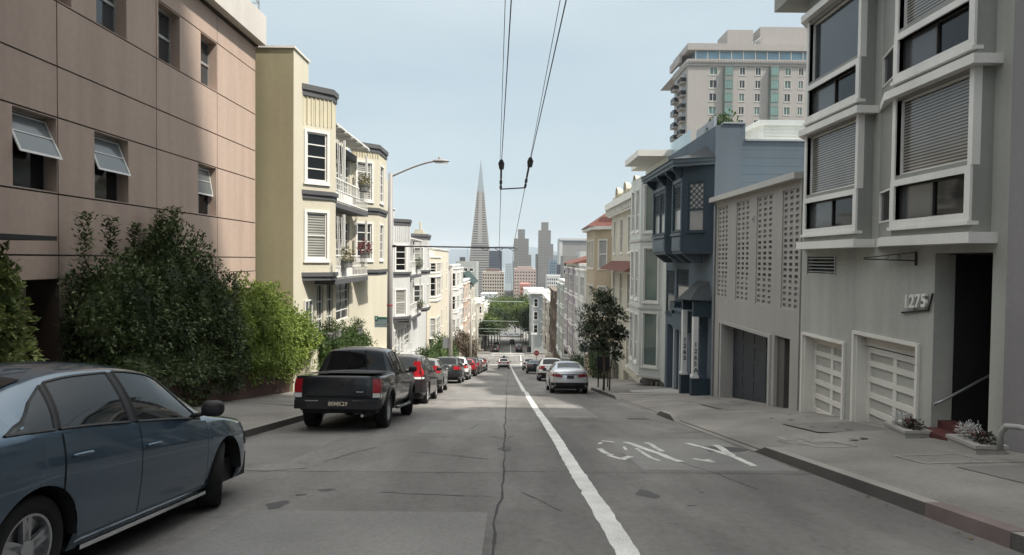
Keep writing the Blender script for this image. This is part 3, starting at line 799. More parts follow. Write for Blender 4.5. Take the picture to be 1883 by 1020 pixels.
def suv_params(**k):
    p = dict(L=4.5, wy=(-1.31, 1.31), wr=.345, dz=.13, ra=.41,
        zb=[(-2.25, .40), (-1.9, .30), (-1.2, .24), (1.2, .24), (1.9, .26), (2.25, .34)],
        belt=[(-2.25, 1.06), (-2.1, 1.10), (-1.2, 1.07), (0, 1.04), (.8, 1.02), (1.2, 1.00), (1.9, .90), (2.15, .80), (2.25, .70)],
        hw=[(-2.25, .78), (-2.15, .84), (-1.85, .895), (-1.3, .91), (0, .905), (1.3, .905), (1.8, .875), (2.1, .78), (2.25, .66)],
        roof=[(-2.25, 1.10), (-2.20, 1.15), (-1.92, 1.53), (-1.82, 1.60), (-1.3, 1.645), (-.5, 1.665), (.1, 1.64), (.45, 1.55), (1.15, 1.13), (1.3, 1.08), (1.9, .98), (2.15, .86), (2.25, .74)],
        rw=[(-2.25, .72), (-2.0, .66), (-1.8, .61), (-1.0, .60), (.2, .61), (.5, .62), (1.15, .72), (1.4, .76), (1.9, .74), (2.15, .64), (2.25, .56)],
        edge=[(-2.25, .02), (-1.9, .05), (-1.0, .07), (0, .075), (.6, .06), (1.1, .05), (1.5, .05), (2.25, .02)],
        doors=[(-.98, -.06), (-.06, .96)],
        side_glass=[[(-1.80, .22), (-1.10, .08), (-1.06, .92), (-1.66, .90)], [(-1.02, .07), (-.10, .07), (-.09, .93), (-.98, .92)], [(-.01, .07), (.86, .07), (.38, .92), (-.01, .93)]],
        wind=(1.12, .46, .90, .90), rearw=(-2.17, -1.90, .88, .86), mirror=(.74, 1.09),
        lamps=[('taillight', -1, .62, 1.0, .84, 1.07, .22, M_RED), ('headlight', 1, .55, 1.0, .66, .80, .4, M_CLEAR)],
        bands=[('rear_bumper_trim', -1, .40, .60, M_BLACKP, .4), ('grille', 1, .40, .62, M_BLACKP, 0, .012, .8)],
        plate=(.86, M_PLATE, '7KHM052'), backseams=[(.66, .92), (1.08, .9)], bulge=(.13, .2))
    p.update(k); return p

PB = paint('paint_slate_blue', (.062, .108, .158), .5, .22)
blue = make_car('sedan', 'slate blue sedan at the near left kerb with its front wheel turned out', 'car', sedan_params(L=4.6,
    turn=.40, twin=True, spokes=5, tw=.22, inset=.02, mirmat=M_BLACKP,
    extra=[('sill_trim', (.845, .868, -.92, .92, .205, .235), M_CHROME), ('sill_trim', (-.868, -.845, -.92, .92, .205, .235), M_CHROME)]), PB)
PG = paint('paint_charcoal', (.015, .017, .021), .4, .33)
def pickup_extra(root, f):
    for sd in (-1, 1):                               # arch flares
        for c in (-1.62, 1.62):
            m = MB(); pts = []
            for q in range(15):
                t = math.pi*(q/14); y, z = c+.47*math.cos(t), .385+.47*math.sin(t); pts.append(Vector((sd*(f['side'](y, max(z, .5))+.012), y, z)))
            m.tube(pts, .034, 6); m.build('wheel_arch_flare', M_BLACKP, root, smooth=True)
    y = f['cap'](-f['L2'], 0, .9, f['bul'][0]).y
    m = MB()                                         # tailgate with stamped panel and edges
    def tg(u, v):
        s = (2*u-1)*.80; z = .70+.44*v; p = f['cap'](-f['L2'], s, z, f['bul'][0]); d = .02 if .04 < v < .97 and .02 < u < .98 else .004
        p.y -= d; return p
    m.grid(tg, 20, 16); tgo = m.build('tailgate', PG, root, smooth=True, fixn=True)
    m = MB(); m.box(-.13, .13, y-.05, y-.01, .935, .995); m.build('tailgate_handle', M_BLACKP, tgo)
    m = MB(); m.box(.40, .54, y-.032, y-.015, .80, .83); m.build('badge', M_CHROME, tgo)
    m = MB()                                         # step bumper
    pts = [(-.90, .30), (-.86, .06), (-.6, 0), (.6, 0), (.86, .06), (.90, .30)]
    m.prism([(a, -f['L2']-.15+b) for a, b in pts]+[(.80, -f['L2']+.2), (-.80, -f['L2']+.2)], .47, .655)
    b = m.build('rear_bumper', M_BLACKP, root)
    m = MB(); yb = -f['L2']-.155; m.box(-.155, .155, yb-.012, yb+.002, .505, .655); lp = m.build('licence_plate', M_PLATED, b)
    m = MB(); text_into(m, '80MK29', .115, Fr((0, yb-.013, 0), (1, 0, 0), (0, -1, 0)), -.142, .54, 0, .004)
    m.build('plate_lettering', mat('plate_gold', (.62, .56, .42), .5, .05, 20), lp)
    
    for x in (-.485, .485): m = MB(); m.box(x-.135, x+.135, yb-.006, yb+.01, .63, .648); m.build('bumper_trim', M_CHROME, b)
    m = MB(); m.tube([(.55, -2.5, .36), (.56, -2.78, .34)], .03, 10); m.build('exhaust_pipe', M_CHROME, root)
    for sd in (-1, 1): m = MB(); m.tube([(sd*.93, -.95, .40), (sd*.97, -.85, .38), (sd*.97, .85, .38), (sd*.93, .95, .40)], .035, 8); m.build('side_step', M_RIMD, root, smooth=True)
    m = MB(); m.box(-.72, .72, -2.55, -1.12, 1.195, 1.2); m.build('bed_cover', M_BLACKP, root)
pick = make_car('pickup_truck', 'charcoal pickup truck with red taillights and dark plate beside the hedge', 'pickup', dict(
    L=5.25, wy=(-1.62, 1.62), wr=.385, ra=.455, tw=.26, inset=.0, dz=.20, zu=.36, hz=.2, spokes=6, twin=True, turn=.28, rim=.60,
    zb=[(-2.62, .56), (-2.2, .50), (-1.0, .47), (1.0, .47), (2.2, .50), (2.62, .58)],
    belt=[(-2.62, 1.13), (-1.06, 1.17), (-1.0, 1.16), (0, 1.14), (.9, 1.12), (1.3, 1.11), (2.2, 1.03), (2.5, .95), (2.62, .86)],
    hw=[(-2.62, .885), (-2.3, .91), (-1.6, .93), (0, .90), (1.6, .93), (2.2, .90), (2.5, .80), (2.62, .70)],
    roof=[(-2.62, 1.15), (-1.09, 1.19), (-1.05, 1.21), (-.97, 1.70), (-.90, 1.755), (-.3, 1.80), (.1, 1.785), (.4, 1.70), (1.02, 1.25), (1.2, 1.20), (2.2, 1.10), (2.5, .99), (2.62, .88)],
    rw=[(-2.62, .82), (-1.09, .84), (-1.05, .80), (-.97, .64), (-.5, .63), (.1, .64), (.4, .65), (1.02, .76), (1.3, .80), (2.2, .78), (2.5, .68), (2.62, .6)],
    edge=[(-2.62, .02), (-1.1, .02), (-1.0, .04), (-.9, .07), (0, .075), (.4, .06), (1.1, .04), (1.5, .05), (2.62, .02)],
    prof=[(0, .95), (.1, .975), (.3, 1.0), (.6, 1.0), (.85, .985), (1, .965)],
    doors=[(-.92, -.02), (-.02, 1.0)],
    side_glass=[[(-.86, .10), (-.06, .08), (-.06, .92), (-.80, .90)], [(.0, .08), (.90, .08), (.36, .92), (.0, .92)]],
    wind=(1.0, .42, .90, .90), rearw=(-1.038, -.972, .93, .90), rearbars=(-.30, .30), mirror=(.72, 1.20), mirmat=M_BLACKP,
    lamps=[('taillight', -1, .83, 1.0, .80, 1.08, .10, M_RED), ('reversing_light', -1, .83, 1.0, .70, .79, .08, M_CLEAR), ('headlight', 1, .55, 1.0, .80, .95, .35, M_CLEAR)],
    seams=[[(-1.03, .5), (-1.03, 1.15)]], bands=[('grille', 1, .62, .92, M_BLACKP, 0, .012, .7)], bulge=(.03, .2), tuck=.0, after=pickup_extra), PG)

PDR = paint('paint_dark_maroon', (.030, .022, .025), .4)
crv = make_car('crossover', 'black crossover with tall red taillights ahead of the pickup truck', 'car', suv_params(
    lamps=[('taillight', -1, .70, 1.0, .92, 1.42, .16, M_RED), ('reversing_light', -1, .70, .98, .84, .91, .1, M_CLEAR), ('headlight', 1, .55, 1.0, .66, .80, .4, M_CLEAR)],
    extra=[('tailgate_trim', (-.55, .55, -2.43, -2.36, .80, .865), M_CHROME)], plate=(.72, M_PLATE, '')), PDR)
PSG = paint('paint_grey', (.20, .21, .21), .5)
hatch = make_car('hatchback', 'grey hatchback parked behind the black crossover and ahead of a dark one', 'car', suv_params(
    roof=[(q, v*.93 if v > 1.2 else v) for q, v in suv_params()['roof']], lamps=[('taillight', -1, .62, 1.0, .88, 1.2, .2, M_RED), ('headlight', 1, .55, 1.0, .66, .80, .4, M_CLEAR)]), PSG)
PDG = paint('paint_dark_green', (.026, .034, .034), .4)
dsuv = make_car('crossover', 'dark green black crossover, fourth in the kerbside row from the pickup', 'car', suv_params(), PDG)
PW = paint('paint_white', (.72, .73, .74), .0, .3)
wsuv = make_car('crossover', 'white crossover in the left row just before the red car', 'car', suv_params(mirmat=M_BLACKP), PW)
PR = paint('paint_red', (.33, .02, .03), .2, .3)
rcar = make_car('hatchback', 'red hatchback parked in the left row past the white crossover', 'car', suv_params(L=4.3,
    roof=[(q, v*.92 if v > 1.2 else v) for q, v in suv_params()['roof']]), PR)
PS = paint('paint_silver', (.60, .61, .64), .5, .32)
silver = make_car('sedan', 'silver sedan parked at the right kerb below the dark street tree', 'car', sedan_params(
    lamps=[('taillight', -1, .50, 1.0, .76, .90, .34, mat('taillight_dark_red', (.16, .012, .018), .18, .1, 20, coat=.8), .07), ('headlight', 1, .55, 1.0, .52, .66, .42, M_CLEAR)],
    plate=(.745, M_PLATED, ''), extra=[('tail_trim', (-.36, .36, -2.395, -2.34, .845, .875), M_BLACKP)], mirmat=M_BLACKP), PS)
PN = paint('paint_navy', (.018, .024, .038), .4)
place(blue, -3.78, 5.24)
place(pick, -3.55, 15.83)
place(crv, -3.62, 23.1)
place(hatch, -3.85, 29.9, .02)
place(dsuv, -3.85, 41.3)
place(wsuv, -3.75, 47.2)
place(rcar, -3.8, 57.6)
place(silver, 2.74, 31.0)
for o_ in (blue, crv, hatch, dsuv, wsuv, rcar, silver): o_['group'] = 'cars parked along the kerbs'
def paintcopy(src, body_old, body_new, label, x, y, yaw=0, cat=None, group=None, name=None):
    c = copy_tree(src); c['label'] = label
    if name: c.name = name
    for o in c.children_recursive:
        if o.type == 'MESH' and body_old.name in [m.name for m in o.data.materials if m]:
            key = (o.data.name, body_new.name)
            if key not in MCACHE:
                me = o.data.copy(); MCACHE[key] = me
                for i, m in enumerate(me.materials):
                    if m and m.name == body_old.name: me.materials[i] = body_new
            o.data = MCACHE[key]
    c['group'] = group or 'cars parked along the kerbs'
    return place(c, x, y, yaw)
MCACHE = {}
paintcopy(dsuv, PDG, paint('paint_graphite', (.06, .062, .066), .45), 'dark grey crossover parked next after the red hatchback', -3.8, 64.6)
paintcopy(silver, PS, paint('paint_brown_grey', (.10, .09, .085), .4), 'brownish grey sedan in the left row beside the dark red shrub tree', -3.8, 71.5)
paintcopy(hatch, PSG, paint('paint_pale_silver', (.42, .42, .42), .5), 'pale silver hatchback near the lower end of the left row', -3.8, 78.5)
paintcopy(crv, PDR, PN, 'navy crossover, last of the left row before the crossing', -3.8, 86)
paintcopy(wsuv, PW, paint('paint_white_b', (.70, .71, .71), 0, .3), 'white crossover with black rear bumper in front of the silver sedan', 2.95, 47.0)
paintcopy(silver, PS, PN, 'dark navy sedan in the right row ahead of the white crossover', 2.72, 70)
paintcopy(wsuv, PW, paint('paint_white_c', (.66, .67, .68), 0, .3), 'small looking white car farthest down the right row', 2.75, 91)
taxi = paintcopy(wsuv, PW, paint('paint_white_d', (.74, .74, .74), 0, .3), 'white driverless taxi with a black roof sensor driving down the middle of the road', -.85, 101, name='taxi')
del taxi['group']
m = MB(); m.lathe([(.62, 0), (.60, .06), (.34, .12), (.30, .16), (.17, .18), (.17, .36), (.13, .42), (.001, .43)], 20, 'z', (0, -.1, 1.66))
so_ = m.build('roof_sensor', M_BLACKP, None, smooth=True); so_.parent = taxi; so_.location = (0, 0, 0)
m = MB(); m.box(-.78, .78, -2.46, -2.36, 1.02, 1.10); q = m.build('brake_light_bar', M_RED, None); q.parent = taxi; q.location = (0, 0, 0)
far = [(dsuv, PDG, 'black car parked right of the road just past the crossing', 2.55, 170), (wsuv, PW, 'pale car parked behind the black car past the crossing', 2.6, 184), (crv, PDR, 'dark car driving away in the middle of the far block', .9, 228),
       (dsuv, PDG, 'dark car at the left kerb of the far block nearest the crossing', -3.6, 168), (hatch, PSG, 'grey car parked at the far left kerb under the green trees', -3.7, 177), (crv, PDR, 'black car in the far left row where the trees meet the road', -3.7, 192),
       (silver, PS, 'silver car in the far left row close under the trees', -3.7, 206), (wsuv, PW, 'white car stopped across the far end of the street, left', -2.4, 306), (silver, PS, 'silver car standing at the far end of the street, centre', .3, 306), (wsuv, PW, 'white car at the far end of the street, right', 2.9, 306)]
for src, pm, lb, x, y in far:
    c = copy_tree(src); c['label'] = lb; place(c, x, y, (math.pi/2 if y > 300 else 0)); c['group'] = 'cars in the block beyond the crossing'
# ================================================================= right side of the street
M_SAGE = mat('stucco_sage', (.385, .39, .36), .9, .10, 1.2, bump=.2, bscale=70, streak=.16)
M_SAGED = mat('stucco_grey_green', (.27, .275, .255), .9, .10, 1.2, streak=.08)
M_WTRIM = mat('white_trim', (.70, .69, .66), .7, .10, 3, streak=.08)
M_CREAMT = mat('cream_trim', (.66, .645, .60), .7, .08, 3)
M_DGLASS = glassy('window_dark', (.007, .008, .009), .05, .35)
M_MGLASS = glassy('window_grey', (.09, .095, .10), .12, .5, .3)
M_SGLASS = glassy('window_slate', (.045, .05, .055), .06, .7, .3)
M_CURT = glassy('window_curtain', (.30, .30, .29), .25, .4, .2, 4)
M_BRONZE = mat('bronze_frame', (.035, .032, .03), .5, .1, 10)
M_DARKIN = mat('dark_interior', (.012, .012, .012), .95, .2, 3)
M_PANELG = mat('garage_panel', (.42, .42, .39), .75, .12, 4)
M_METAL = mat('grey_metal', (.30, .31, .32), .45, .1, 10, metal=.6)
M_IRON = mat('black_iron', (.015, .015, .016), .6, .2, 20)
def blinds_mat(name, lightc, darkc, pitch):
    m = bpy.data.materials.new(name); m.use_nodes = True; n, l = nt(m); b = n['Principled BSDF']
    tc = n.new('ShaderNodeTexCoord'); sp = n.new('ShaderNodeSeparateXYZ'); l.new(tc.outputs['Object'], sp.inputs[0])
    a = n.new('ShaderNodeMath'); a.operation = 'MULTIPLY'; a.inputs[1].default_value = 1/pitch; l.new(sp.outputs['Z'], a.inputs[0])
    f = n.new('ShaderNodeMath'); f.operation = 'FRACT'; l.new(a.outputs[0], f.inputs[0])
    r = n.new('ShaderNodeMapRange'); r.inputs['From Min'].default_value = .40; r.inputs['From Max'].default_value = .62; l.new(f.outputs[0], r.inputs['Value'])
    nz = n.new('ShaderNodeTexNoise'); nz.inputs['Scale'].default_value = 1.2; l.new(tc.outputs['Object'], nz.inputs['Vector'])
    mx = n.new('ShaderNodeMix'); mx.data_type = 'RGBA'; mx.inputs[6].default_value = (*darkc, 1); mx.inputs[7].default_value = (*lightc, 1); l.new(r.outputs[0], mx.inputs['Factor'])
    m2 = n.new('ShaderNodeVectorMath'); m2.operation = 'SCALE'; l.new(mx.outputs[2], m2.inputs[0])
    r2 = n.new('ShaderNodeMapRange'); r2.inputs['To Min'].default_value = .6; r2.inputs['To Max'].default_value = 1.3; l.new(nz.outputs['Fac'], r2.inputs['Value']); l.new(r2.outputs[0], m2.inputs['Scale'])
    l.new(m2.outputs[0], b.inputs['Base Color']); b.inputs['Roughness'].default_value = .12; b.inputs['Specular IOR Level'].default_value = .4
    MATS[name] = m; return m
M_BLIND = blinds_mat('window_blinds', (.31, .295, .27), (.06, .056, .052), .055)
M_BLINDW = blinds_mat('window_blinds_white', (.42, .43, .40), (.13, .13, .12), .10)

# ---------------- grey green house with bays over two garages
XW = WR
H = thing('apartment_house', 'grey green stucco house with white framed bays over two white panelled garage doors', 'house', (XW, 13.1, rz(13.1)+.2))
F = frX(XW); y0, y1 = 9.62, 16.62
g2 = (onX(1490, 610, XW), onX(1555, 640, XW)); 
GA = (yAt(1556, XW), yAt(1482, XW), -2.6, -.28); GB = (yAt(1692, XW), yAt(1577, XW), -2.4, .02)
DO = (yAt(1826, XW), yAt(1720, XW), -1.95, 1.74); VE = (yAt(1536, XW), yAt(1486, XW), 1.30, 1.70)
m = MB()
m.wall(F, y0, y1, -4, 8.0, [(*GA, .30), (*GB, .30), (*DO, 3.0), (*VE, .12)], .3)
m.wall(frY(y0), XW, XW+10, -4, 8.0); m.wall(frY(y1+.0), XW, XW+10, -4, 8.0)
m.poly([(XW-.0, y0, 8), (XW+10, y0, 8), (XW+10, y1, 8), (XW, y1, 8)])
m.poly([(XW+10, y0, -4), (XW+10, y1, -4), (XW+10, y1, 8), (XW+10, y0, 8)])
m.build('wall', M_SAGE, H)
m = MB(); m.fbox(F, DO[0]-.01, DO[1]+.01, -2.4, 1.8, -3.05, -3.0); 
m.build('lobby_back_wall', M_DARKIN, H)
m = MB(); m.fbox(F, DO[0]-.01, DO[0]-.003, -2.2, 1.72, -3.0, -.02); m.fbox(F, DO[1]-.012, DO[1]-.003, -2.2, 1.72, -3.0, -.36); m.fbox(F, DO[0]+.01, DO[1]-.013, 1.715, 1.735, -3.0, -.25); m.build('lobby_shade_lining', M_DARKIN, H)  # near-black lining paints the entrance's inner shade on sides and ceiling
# gate bars and inner door inside the porch
m = MB(); m.fbox(F, DO[0]+.1, DO[1]-.1, -1.3, .9, -2.95, -2.9); m.build('door', mat('door_dark', (.03, .028, .027), .5, .1, 4), H)
m = MB()
for k in range(1): m.fbox(F, DO[0]+.004, DO[1]-.004, -2.3, -1.22+.15*k, -.12-.30*(k+1), -.12-.30*k+.0)
m.fbox(F, DO[0]+.005, DO[1]-.005, -2.3, -1.345, -.12, .22); m.build('entrance_step', mat('red_step_paint', (.085, .026, .024), .7, .2, 5), H)
m = MB(); p = [F.pt(DO[1]-.1, -.92, .02), F.pt(DO[1]-.12, -.86, -.10), F.pt(DO[1]-.15, .10, -1.8)]
m.tube(p, .025, 8); m.build('handrail', M_METAL, H, smooth=True)
def garage(G, name, ncol, nrow, hdr):
    a0, a1, b0, b1 = G
    m = MB(); t = .10
    m.fbox(F, a0-.07, a0-.002, b0, b1+.07, .0, .05); m.fbox(F, a1+.002, a1+.07, b0, b1+.07, .0, .05); m.fbox(F, a0, a1, b1+.002, b1+.07, .0, .05)
    m.fbox(F, a0+.002, a0+.06, b0, b1-.002, -.29, -.002); m.fbox(F, a1-.06, a1-.002, b0, b1-.002, -.29, -.002)
    m.fbox(F, a0+.06, a1-.06, b1-.06, b1-.002, -.29, -.1)
    d = m.build('garage_door_frame', M_CREAMT, H)
    m = MB(); m.fbox(F, a0+.06, a1-.06, b0, b1-hdr, -.29, -.26); dr = m.build('garage_door', M_PANELG, H)
    m = MB(); A0, A1, B0, B1 = a0+.06, a1-.06, b0+.45, b1-hdr
    bw = .06
    for k in range(ncol+1):
        x = A0+(A1-A0)*k/ncol; x = min(max(x, A0+bw), A1-bw); m.fbox(F, x-bw, x+bw, B0-.4, B1, -.26, -.23)
    for k in range(nrow+1):
        z = B0+(B1-B0)*k/nrow; z = min(z, B1-bw); m.fbox(F, A0, A1, z-bw, z+bw, -.258, -.225)
    m.build('door_rails', M_CREAMT, dr)
    if hdr > .1:
        m = MB(); m.fbox(F, a0+.06, a1-.06, b1-hdr+.03, b1-.06, -.24, -.19); m.build('door_header', M_CREAMT, H)
    m = MB(); m.fbox(F, a1-.05, a1-.01, (b0+b1)/2+.1, (b0+b1)/2+.35, -.20, -.10); m.build('lock_plate', M_METAL, dr)
garage(GA, 'a', 2, 5, .06); garage(GB, 'b', 2, 5, .26)
m = MB(); m.fbox(F, VE[0], VE[1], VE[2], VE[3], -.115, -.11)
v = m.build('vent', M_DARKIN, H); m = MB()
for k in range(5):
    z = VE[2]+(VE[3]-VE[2])*(k+.3)/5; m.hexa([F.pt(VE[0], z, .0), F.pt(VE[1], z, .0), F.pt(VE[1], z+.02, -.08), F.pt(VE[0], z+.02, -.08), F.pt(VE[0], z+.015, .0), F.pt(VE[1], z+.015, .0), F.pt(VE[1], z+.05, -.08), F.pt(VE[0], z+.05, -.08)])
m.fbox(F, VE[0]-.03, VE[0], VE[2]-.03, VE[3]+.03, .001, .02); m.fbox(F, VE[1], VE[1]+.03, VE[2]-.03, VE[3]+.03, .001, .02); m.build('vent_louvre', M_METAL, v)
# bays
XB = 7.2
def bay(ya, yb, yfar, levels, roof=None):
    # front plane at XB from ya to yb; square near side at ya, slanted far side from yb to (XW, yfar)
    FB = frX(XB); m = MB(); zb, zt = 1.92, 8.0
    fr, L = fr2((XB, yb), (XW, yfar), True); fn, Ln = fr2((XW, ya), (XB, ya), True)
    hs = []
    for (s0, s1, t0, t1) in levels: hs += [(ya+.14, yb-.12, s0, s1), (ya+.10, yb-.10, t0, t1)]
    m.wall(FB, ya, yb, zb, zt, hs, .14)
    sl = [(.10, L-.06, s0, s1) for (s0, s1, t0, t1) in levels]
    m.wall(fr, 0, L, zb, zt, sl, .05); m.wall(fn, 0, Ln, zb, zt)
    m.poly([(XW, ya, zb), (XB, ya, zb), (XB, yb, zb), (XW, yfar, zb)]); m.poly([(XW, ya, zt), (XB, ya, zt), (XB, yb, zt), (XW, yfar, zt)])
    B = m.build('bay', M_SAGED, H)
    for k, (s0, s1, t0, t1) in enumerate(levels):
        a0, a1 = ya+.14, yb-.12; mid = (a0+a1)/2
        m = MB()                                           # white surround frame, proud of the bay
        e = .13
        m.fbox(FB, a0-e, a0, s0-e, s1+e*.9, -.10, .04); m.fbox(FB, a1, a1+e*.9, s0-e, s1+e*.9, -.10, .04)
        m.fbox(FB, a0, a1, s1, s1+e*.9, -.10, .04); m.fbox(FB, a0, a1, s0-e, s0, -.10, .04)
        m.fbox(FB, a0-e-.02, a1+e, s0-e-.06, s0-e, -.1, .08)
        m.fbox(FB, ya-.002, ya+.10, s1+e*.9, t1+.06, -.1, .03); m.fbox(FB, yb-.10, yb+.0, s1+e*.9, t1+.06, -.1, .03)
        m.build('window_surround', M_WTRIM, B)
        m = MB(); m.fbox(FB, a0, mid-.0, s0, s0+.03, -.12, -.08); m.fbox(FB, mid, a1, s0, s0+.03, -.12, -.08); m.fbox(FB, a0, a1, s1-.03, s1, -.12, -.08)
        for y in (a0, mid-.015, a1-.03): m.fbox(FB, y, y+.03, s0+.03, s1-.03, -.12, -.075)
        w = m.build('sliding_window', M_BRONZE, H)
        m = MB(); m.poly([FB.pt(a0, s0, -.115), FB.pt(mid, s0, -.115), FB.pt(mid, s1, -.115), FB.pt(a0, s1, -.115)]); m.build('pane', M_DGLASS, w)
        m = MB(); m.poly([FB.pt(mid, s0, -.10), FB.pt(a1, s0, -.10), FB.pt(a1, s1, -.10), FB.pt(mid, s1, -.10)]); m.build('pane', M_MGLASS, w)
        w = window(FB, (ya+.10, yb-.10, t0, t1), H, M_WTRIM, M_BLIND if k == 0 or ya < 12 else M_SGLASS, bar=.035, sill=False, depth=.13, name='picture_window')
        window(fr, (.10, L-.06, s0, s1), H, M_WTRIM, M_DGLASS, bar=.03, sill=False, depth=.04)
    return B
LV = [(2.36, 2.99, 3.19, 4.58), (5.08, 5.70, 5.90, 7.3)]
yA0, yA1 = yAt(1785, XB), yAt(1637, XB); bay(yA0, yA1, yA1+.95, LV)
yB0, yB1 = yAt(1575, XB), yAt(1477, XB); bay(yB0, yB1, yB1+.5, LV)
# ledges that wrap the bays
def ledge(zb, zt, o=.16):
    m = MB()
    for ya, yb, yf in ((yA0, yA1, yA1+1.0), (yB0, yB1, yB1+.55)):
        m.prism([(XW+.05, ya-o), (XB-o, ya-o), (XB-o, yb+.06), (XW+.05, yf+.12)], zb, zt)
    m.build('bay_ledge', M_WTRIM, H)
ledge(1.88, 2.05); ledge(4.63, 4.78); ledge(7.40, 7.55)
m = MB(); m.box(XB-.45, XW+10, y0-.0, y1+.25, 8.0, 8.35); m.build('roof', M_SAGED, H)
# number plate 1275 with its slanted bar
m = MB()
Fn = Fr((XW, 0, 0), (0, -1, 0), (-1, 0, 0))       # reads left to right from the street
(ya_, za_) = onX(1664, 570, XW)
text_into(m, '1275', .34, Fr((XW, 0, 0), (0, -1, .10), (-1, 0, 0)), -ya_, za_+.11+ya_*0-.0, .03, .05)
# keep the baseline rising with the plate
m.v = [(x, y, z-0.0) for x, y, z in m.v]
zb_ = min(v[2] for v in m.v); m.v = [(x, y, z-zb_+za_+.05) for x, y, z in m.v]
m.build('house_number', M_WTRIM, H)
m = MB(); a = (ya_+.05, za_-.05); b = (ya_-.74, za_+.06); c = (ya_-.84, za_+.36)
m.tube([(XW-.03, a[0], a[1]), (XW-.03, b[0], b[1]), (XW-.03, c[0], c[1])], .018, 6); m.build('number_bar', M_IRON, H)
# wrought bracket
m = MB(); (ya_, za_) = onX(1686, 476, XW); (yb_, zb_) = onX(1616, 470, XW)
m.tube([(XW-.02, ya_, za_-.12), (XW-.02, ya_, za_+.14)], .02, 6); m.tube([(XW-.05, ya_, za_-.03), (XW-.3, yb_, za_-.0)], .015, 6)
m.tube([(XW-.05, ya_, za_+.12), (XW-.12, (ya_+yb_)/2, za_+.08), (XW-.3, yb_, za_+.02)], .010, 6)
for t in (.3, .55): m.tube([(XW-.05-.2*t, ya_+(yb_-ya_)*t+.05*math.cos(q), za_+.04+.035*math.sin(q)) for q in [k*.7 for k in range(9)]], .006, 5)
tag(m.build('sign_bracket', M_IRON, loc=(XW, ya_, za_)), 'black wrought iron sign bracket on the grey green house above its number', 'bracket')

# ---------------- tall neighbour at the frame edge (uphill)
N = thing('apartment_tower', 'tall mauve grey stucco building at the right edge beside the grey green house', 'building', (XW, 5, rz(5)))
m = MB(); MN = mat('stucco_mauve_grey', (.22, .21, .215), .9, .1, 1.5, streak=.08, bump=.1)
FN = frX(XW-.12); hs = []
for fl in range(11):
    for yy in (6.6, 3.4, .2, -3, -6.2, -9.4, -12.6): hs.append((yy, yy+1.3, 1.4+3.1*fl, 2.9+3.1*fl))
m.wall(FN, -16, 9.6, -1.8, 36.5, hs, .15); m.wall(frY(9.6), XW-.12, XW+14, -3, 36.5); m.wall(frY(-16), XW-.12, XW+14, -1, 36.5)
m.poly([(XW-.12, -16, 36.5), (XW+14, -16, 36.5), (XW+14, 9.6, 36.5), (XW-.12, 9.6, 36.5)]); m.poly([(XW+14, -16, -2), (XW+14, 9.6, -2), (XW+14, 9.6, 36.5), (XW+14, -16, 36.5)])
m.build('wall', MN, N)
for h in hs: window(FN, h, N, M_WTRIM, M_DGLASS, cols=2, depth=.12)
m = MB(); m.box(XW-.5, XW+14.2, -16.2, 9.75, 36.5, 36.9); m.build('roof', M_SAGED, N)
m = MB(); (a, b) = onX(1855, 560, XW)
m.tube([(XW-.06, 9.61, -2.2), (XW-.06, 9.61, 8)], .035, 8); m.build('downpipe', M_SAGED, N)
m = MB(); X = 6.7                                        # curved stair rail wall at the edge
pts = [(X, yAt(1850, X), zAt(1850, 832, X)), (X, yAt(1850, X), zAt(1852, 800, X)), (X, yAt(1860, X), zAt(1862, 787, X)), (X, yAt(1875, X)-.1, zAt(1878, 786, X)), (X, 7.0, zAt(1883, 788, X)+.02)]
m.tube(pts, .038, 10); m.tube([(X, 7.0, pts[-1][2]), (X, 7.0, -1.2)], .038, 10)
tag(m.build('handrail', mat('pale_rail', (.30, .30, .29), .6, .1, 9), smooth=True, loc=(X, 8, sidez(X, 8))), 'curved pale pipe handrail at the lower right edge of the pavement', 'handrail')

# ---------------- garage building with block screens
XS = XW; L_ = thing('garage_house', 'plain grey stucco house with four columns of pierced block screen over a dark garage', 'house', (XS, 20.2, rz(20.2)))
M_GREY = mat('stucco_grey', (.36, .345, .325), .9, .08, 1.2, bump=.1, bscale=80, streak=.07)
y0, y1 = 16.72, 23.75
ztop = 3.72
GD = (yAt(1418, XS), yAt(1331, XS), -3.9, -.62); SD = (yAt(1456, XS), yAt(1427, XS), -3.4, -.50)
JD = (GD[1]+.10, GD[1]+.36, -3.9, -.62)
scr = []
for (pa, pb) in ((1319, 1337), (1353, 1376), (1390, 1419), (1437, 1468)): scr.append((yAt(pb, XS), yAt(pa, XS), .30, 3.52))
m = MB(); FS = frX(XS)
m.wall(FS, y0, y1, -5, ztop, [(*GD, .45), (*SD, .5)]+[(*s, .14) for s in scr], .2)
m.wall(frY(y0), XS, XS+5.5, -5, ztop); m.poly([(XS, y0, ztop), (XS+5.5, y0, ztop), (XS+5.5, y1, ztop), (XS, y1, ztop)])
m.wall(frY(y1), XS, XS+5.5, -5, ztop); m.poly([(XS+5.5, y0, -5), (XS+5.5, y1, -5), (XS+5.5, y1, ztop), (XS+5.5, y0, ztop)])
m.build('wall', M_GREY, L_)
m = MB(); m.box(XS-.22, XS+5.6, y0-.02, y1+.1, ztop, ztop+.17); m.build('roof_coping', mat('coping', (.44, .43, .41), .8, .1, 2), L_)
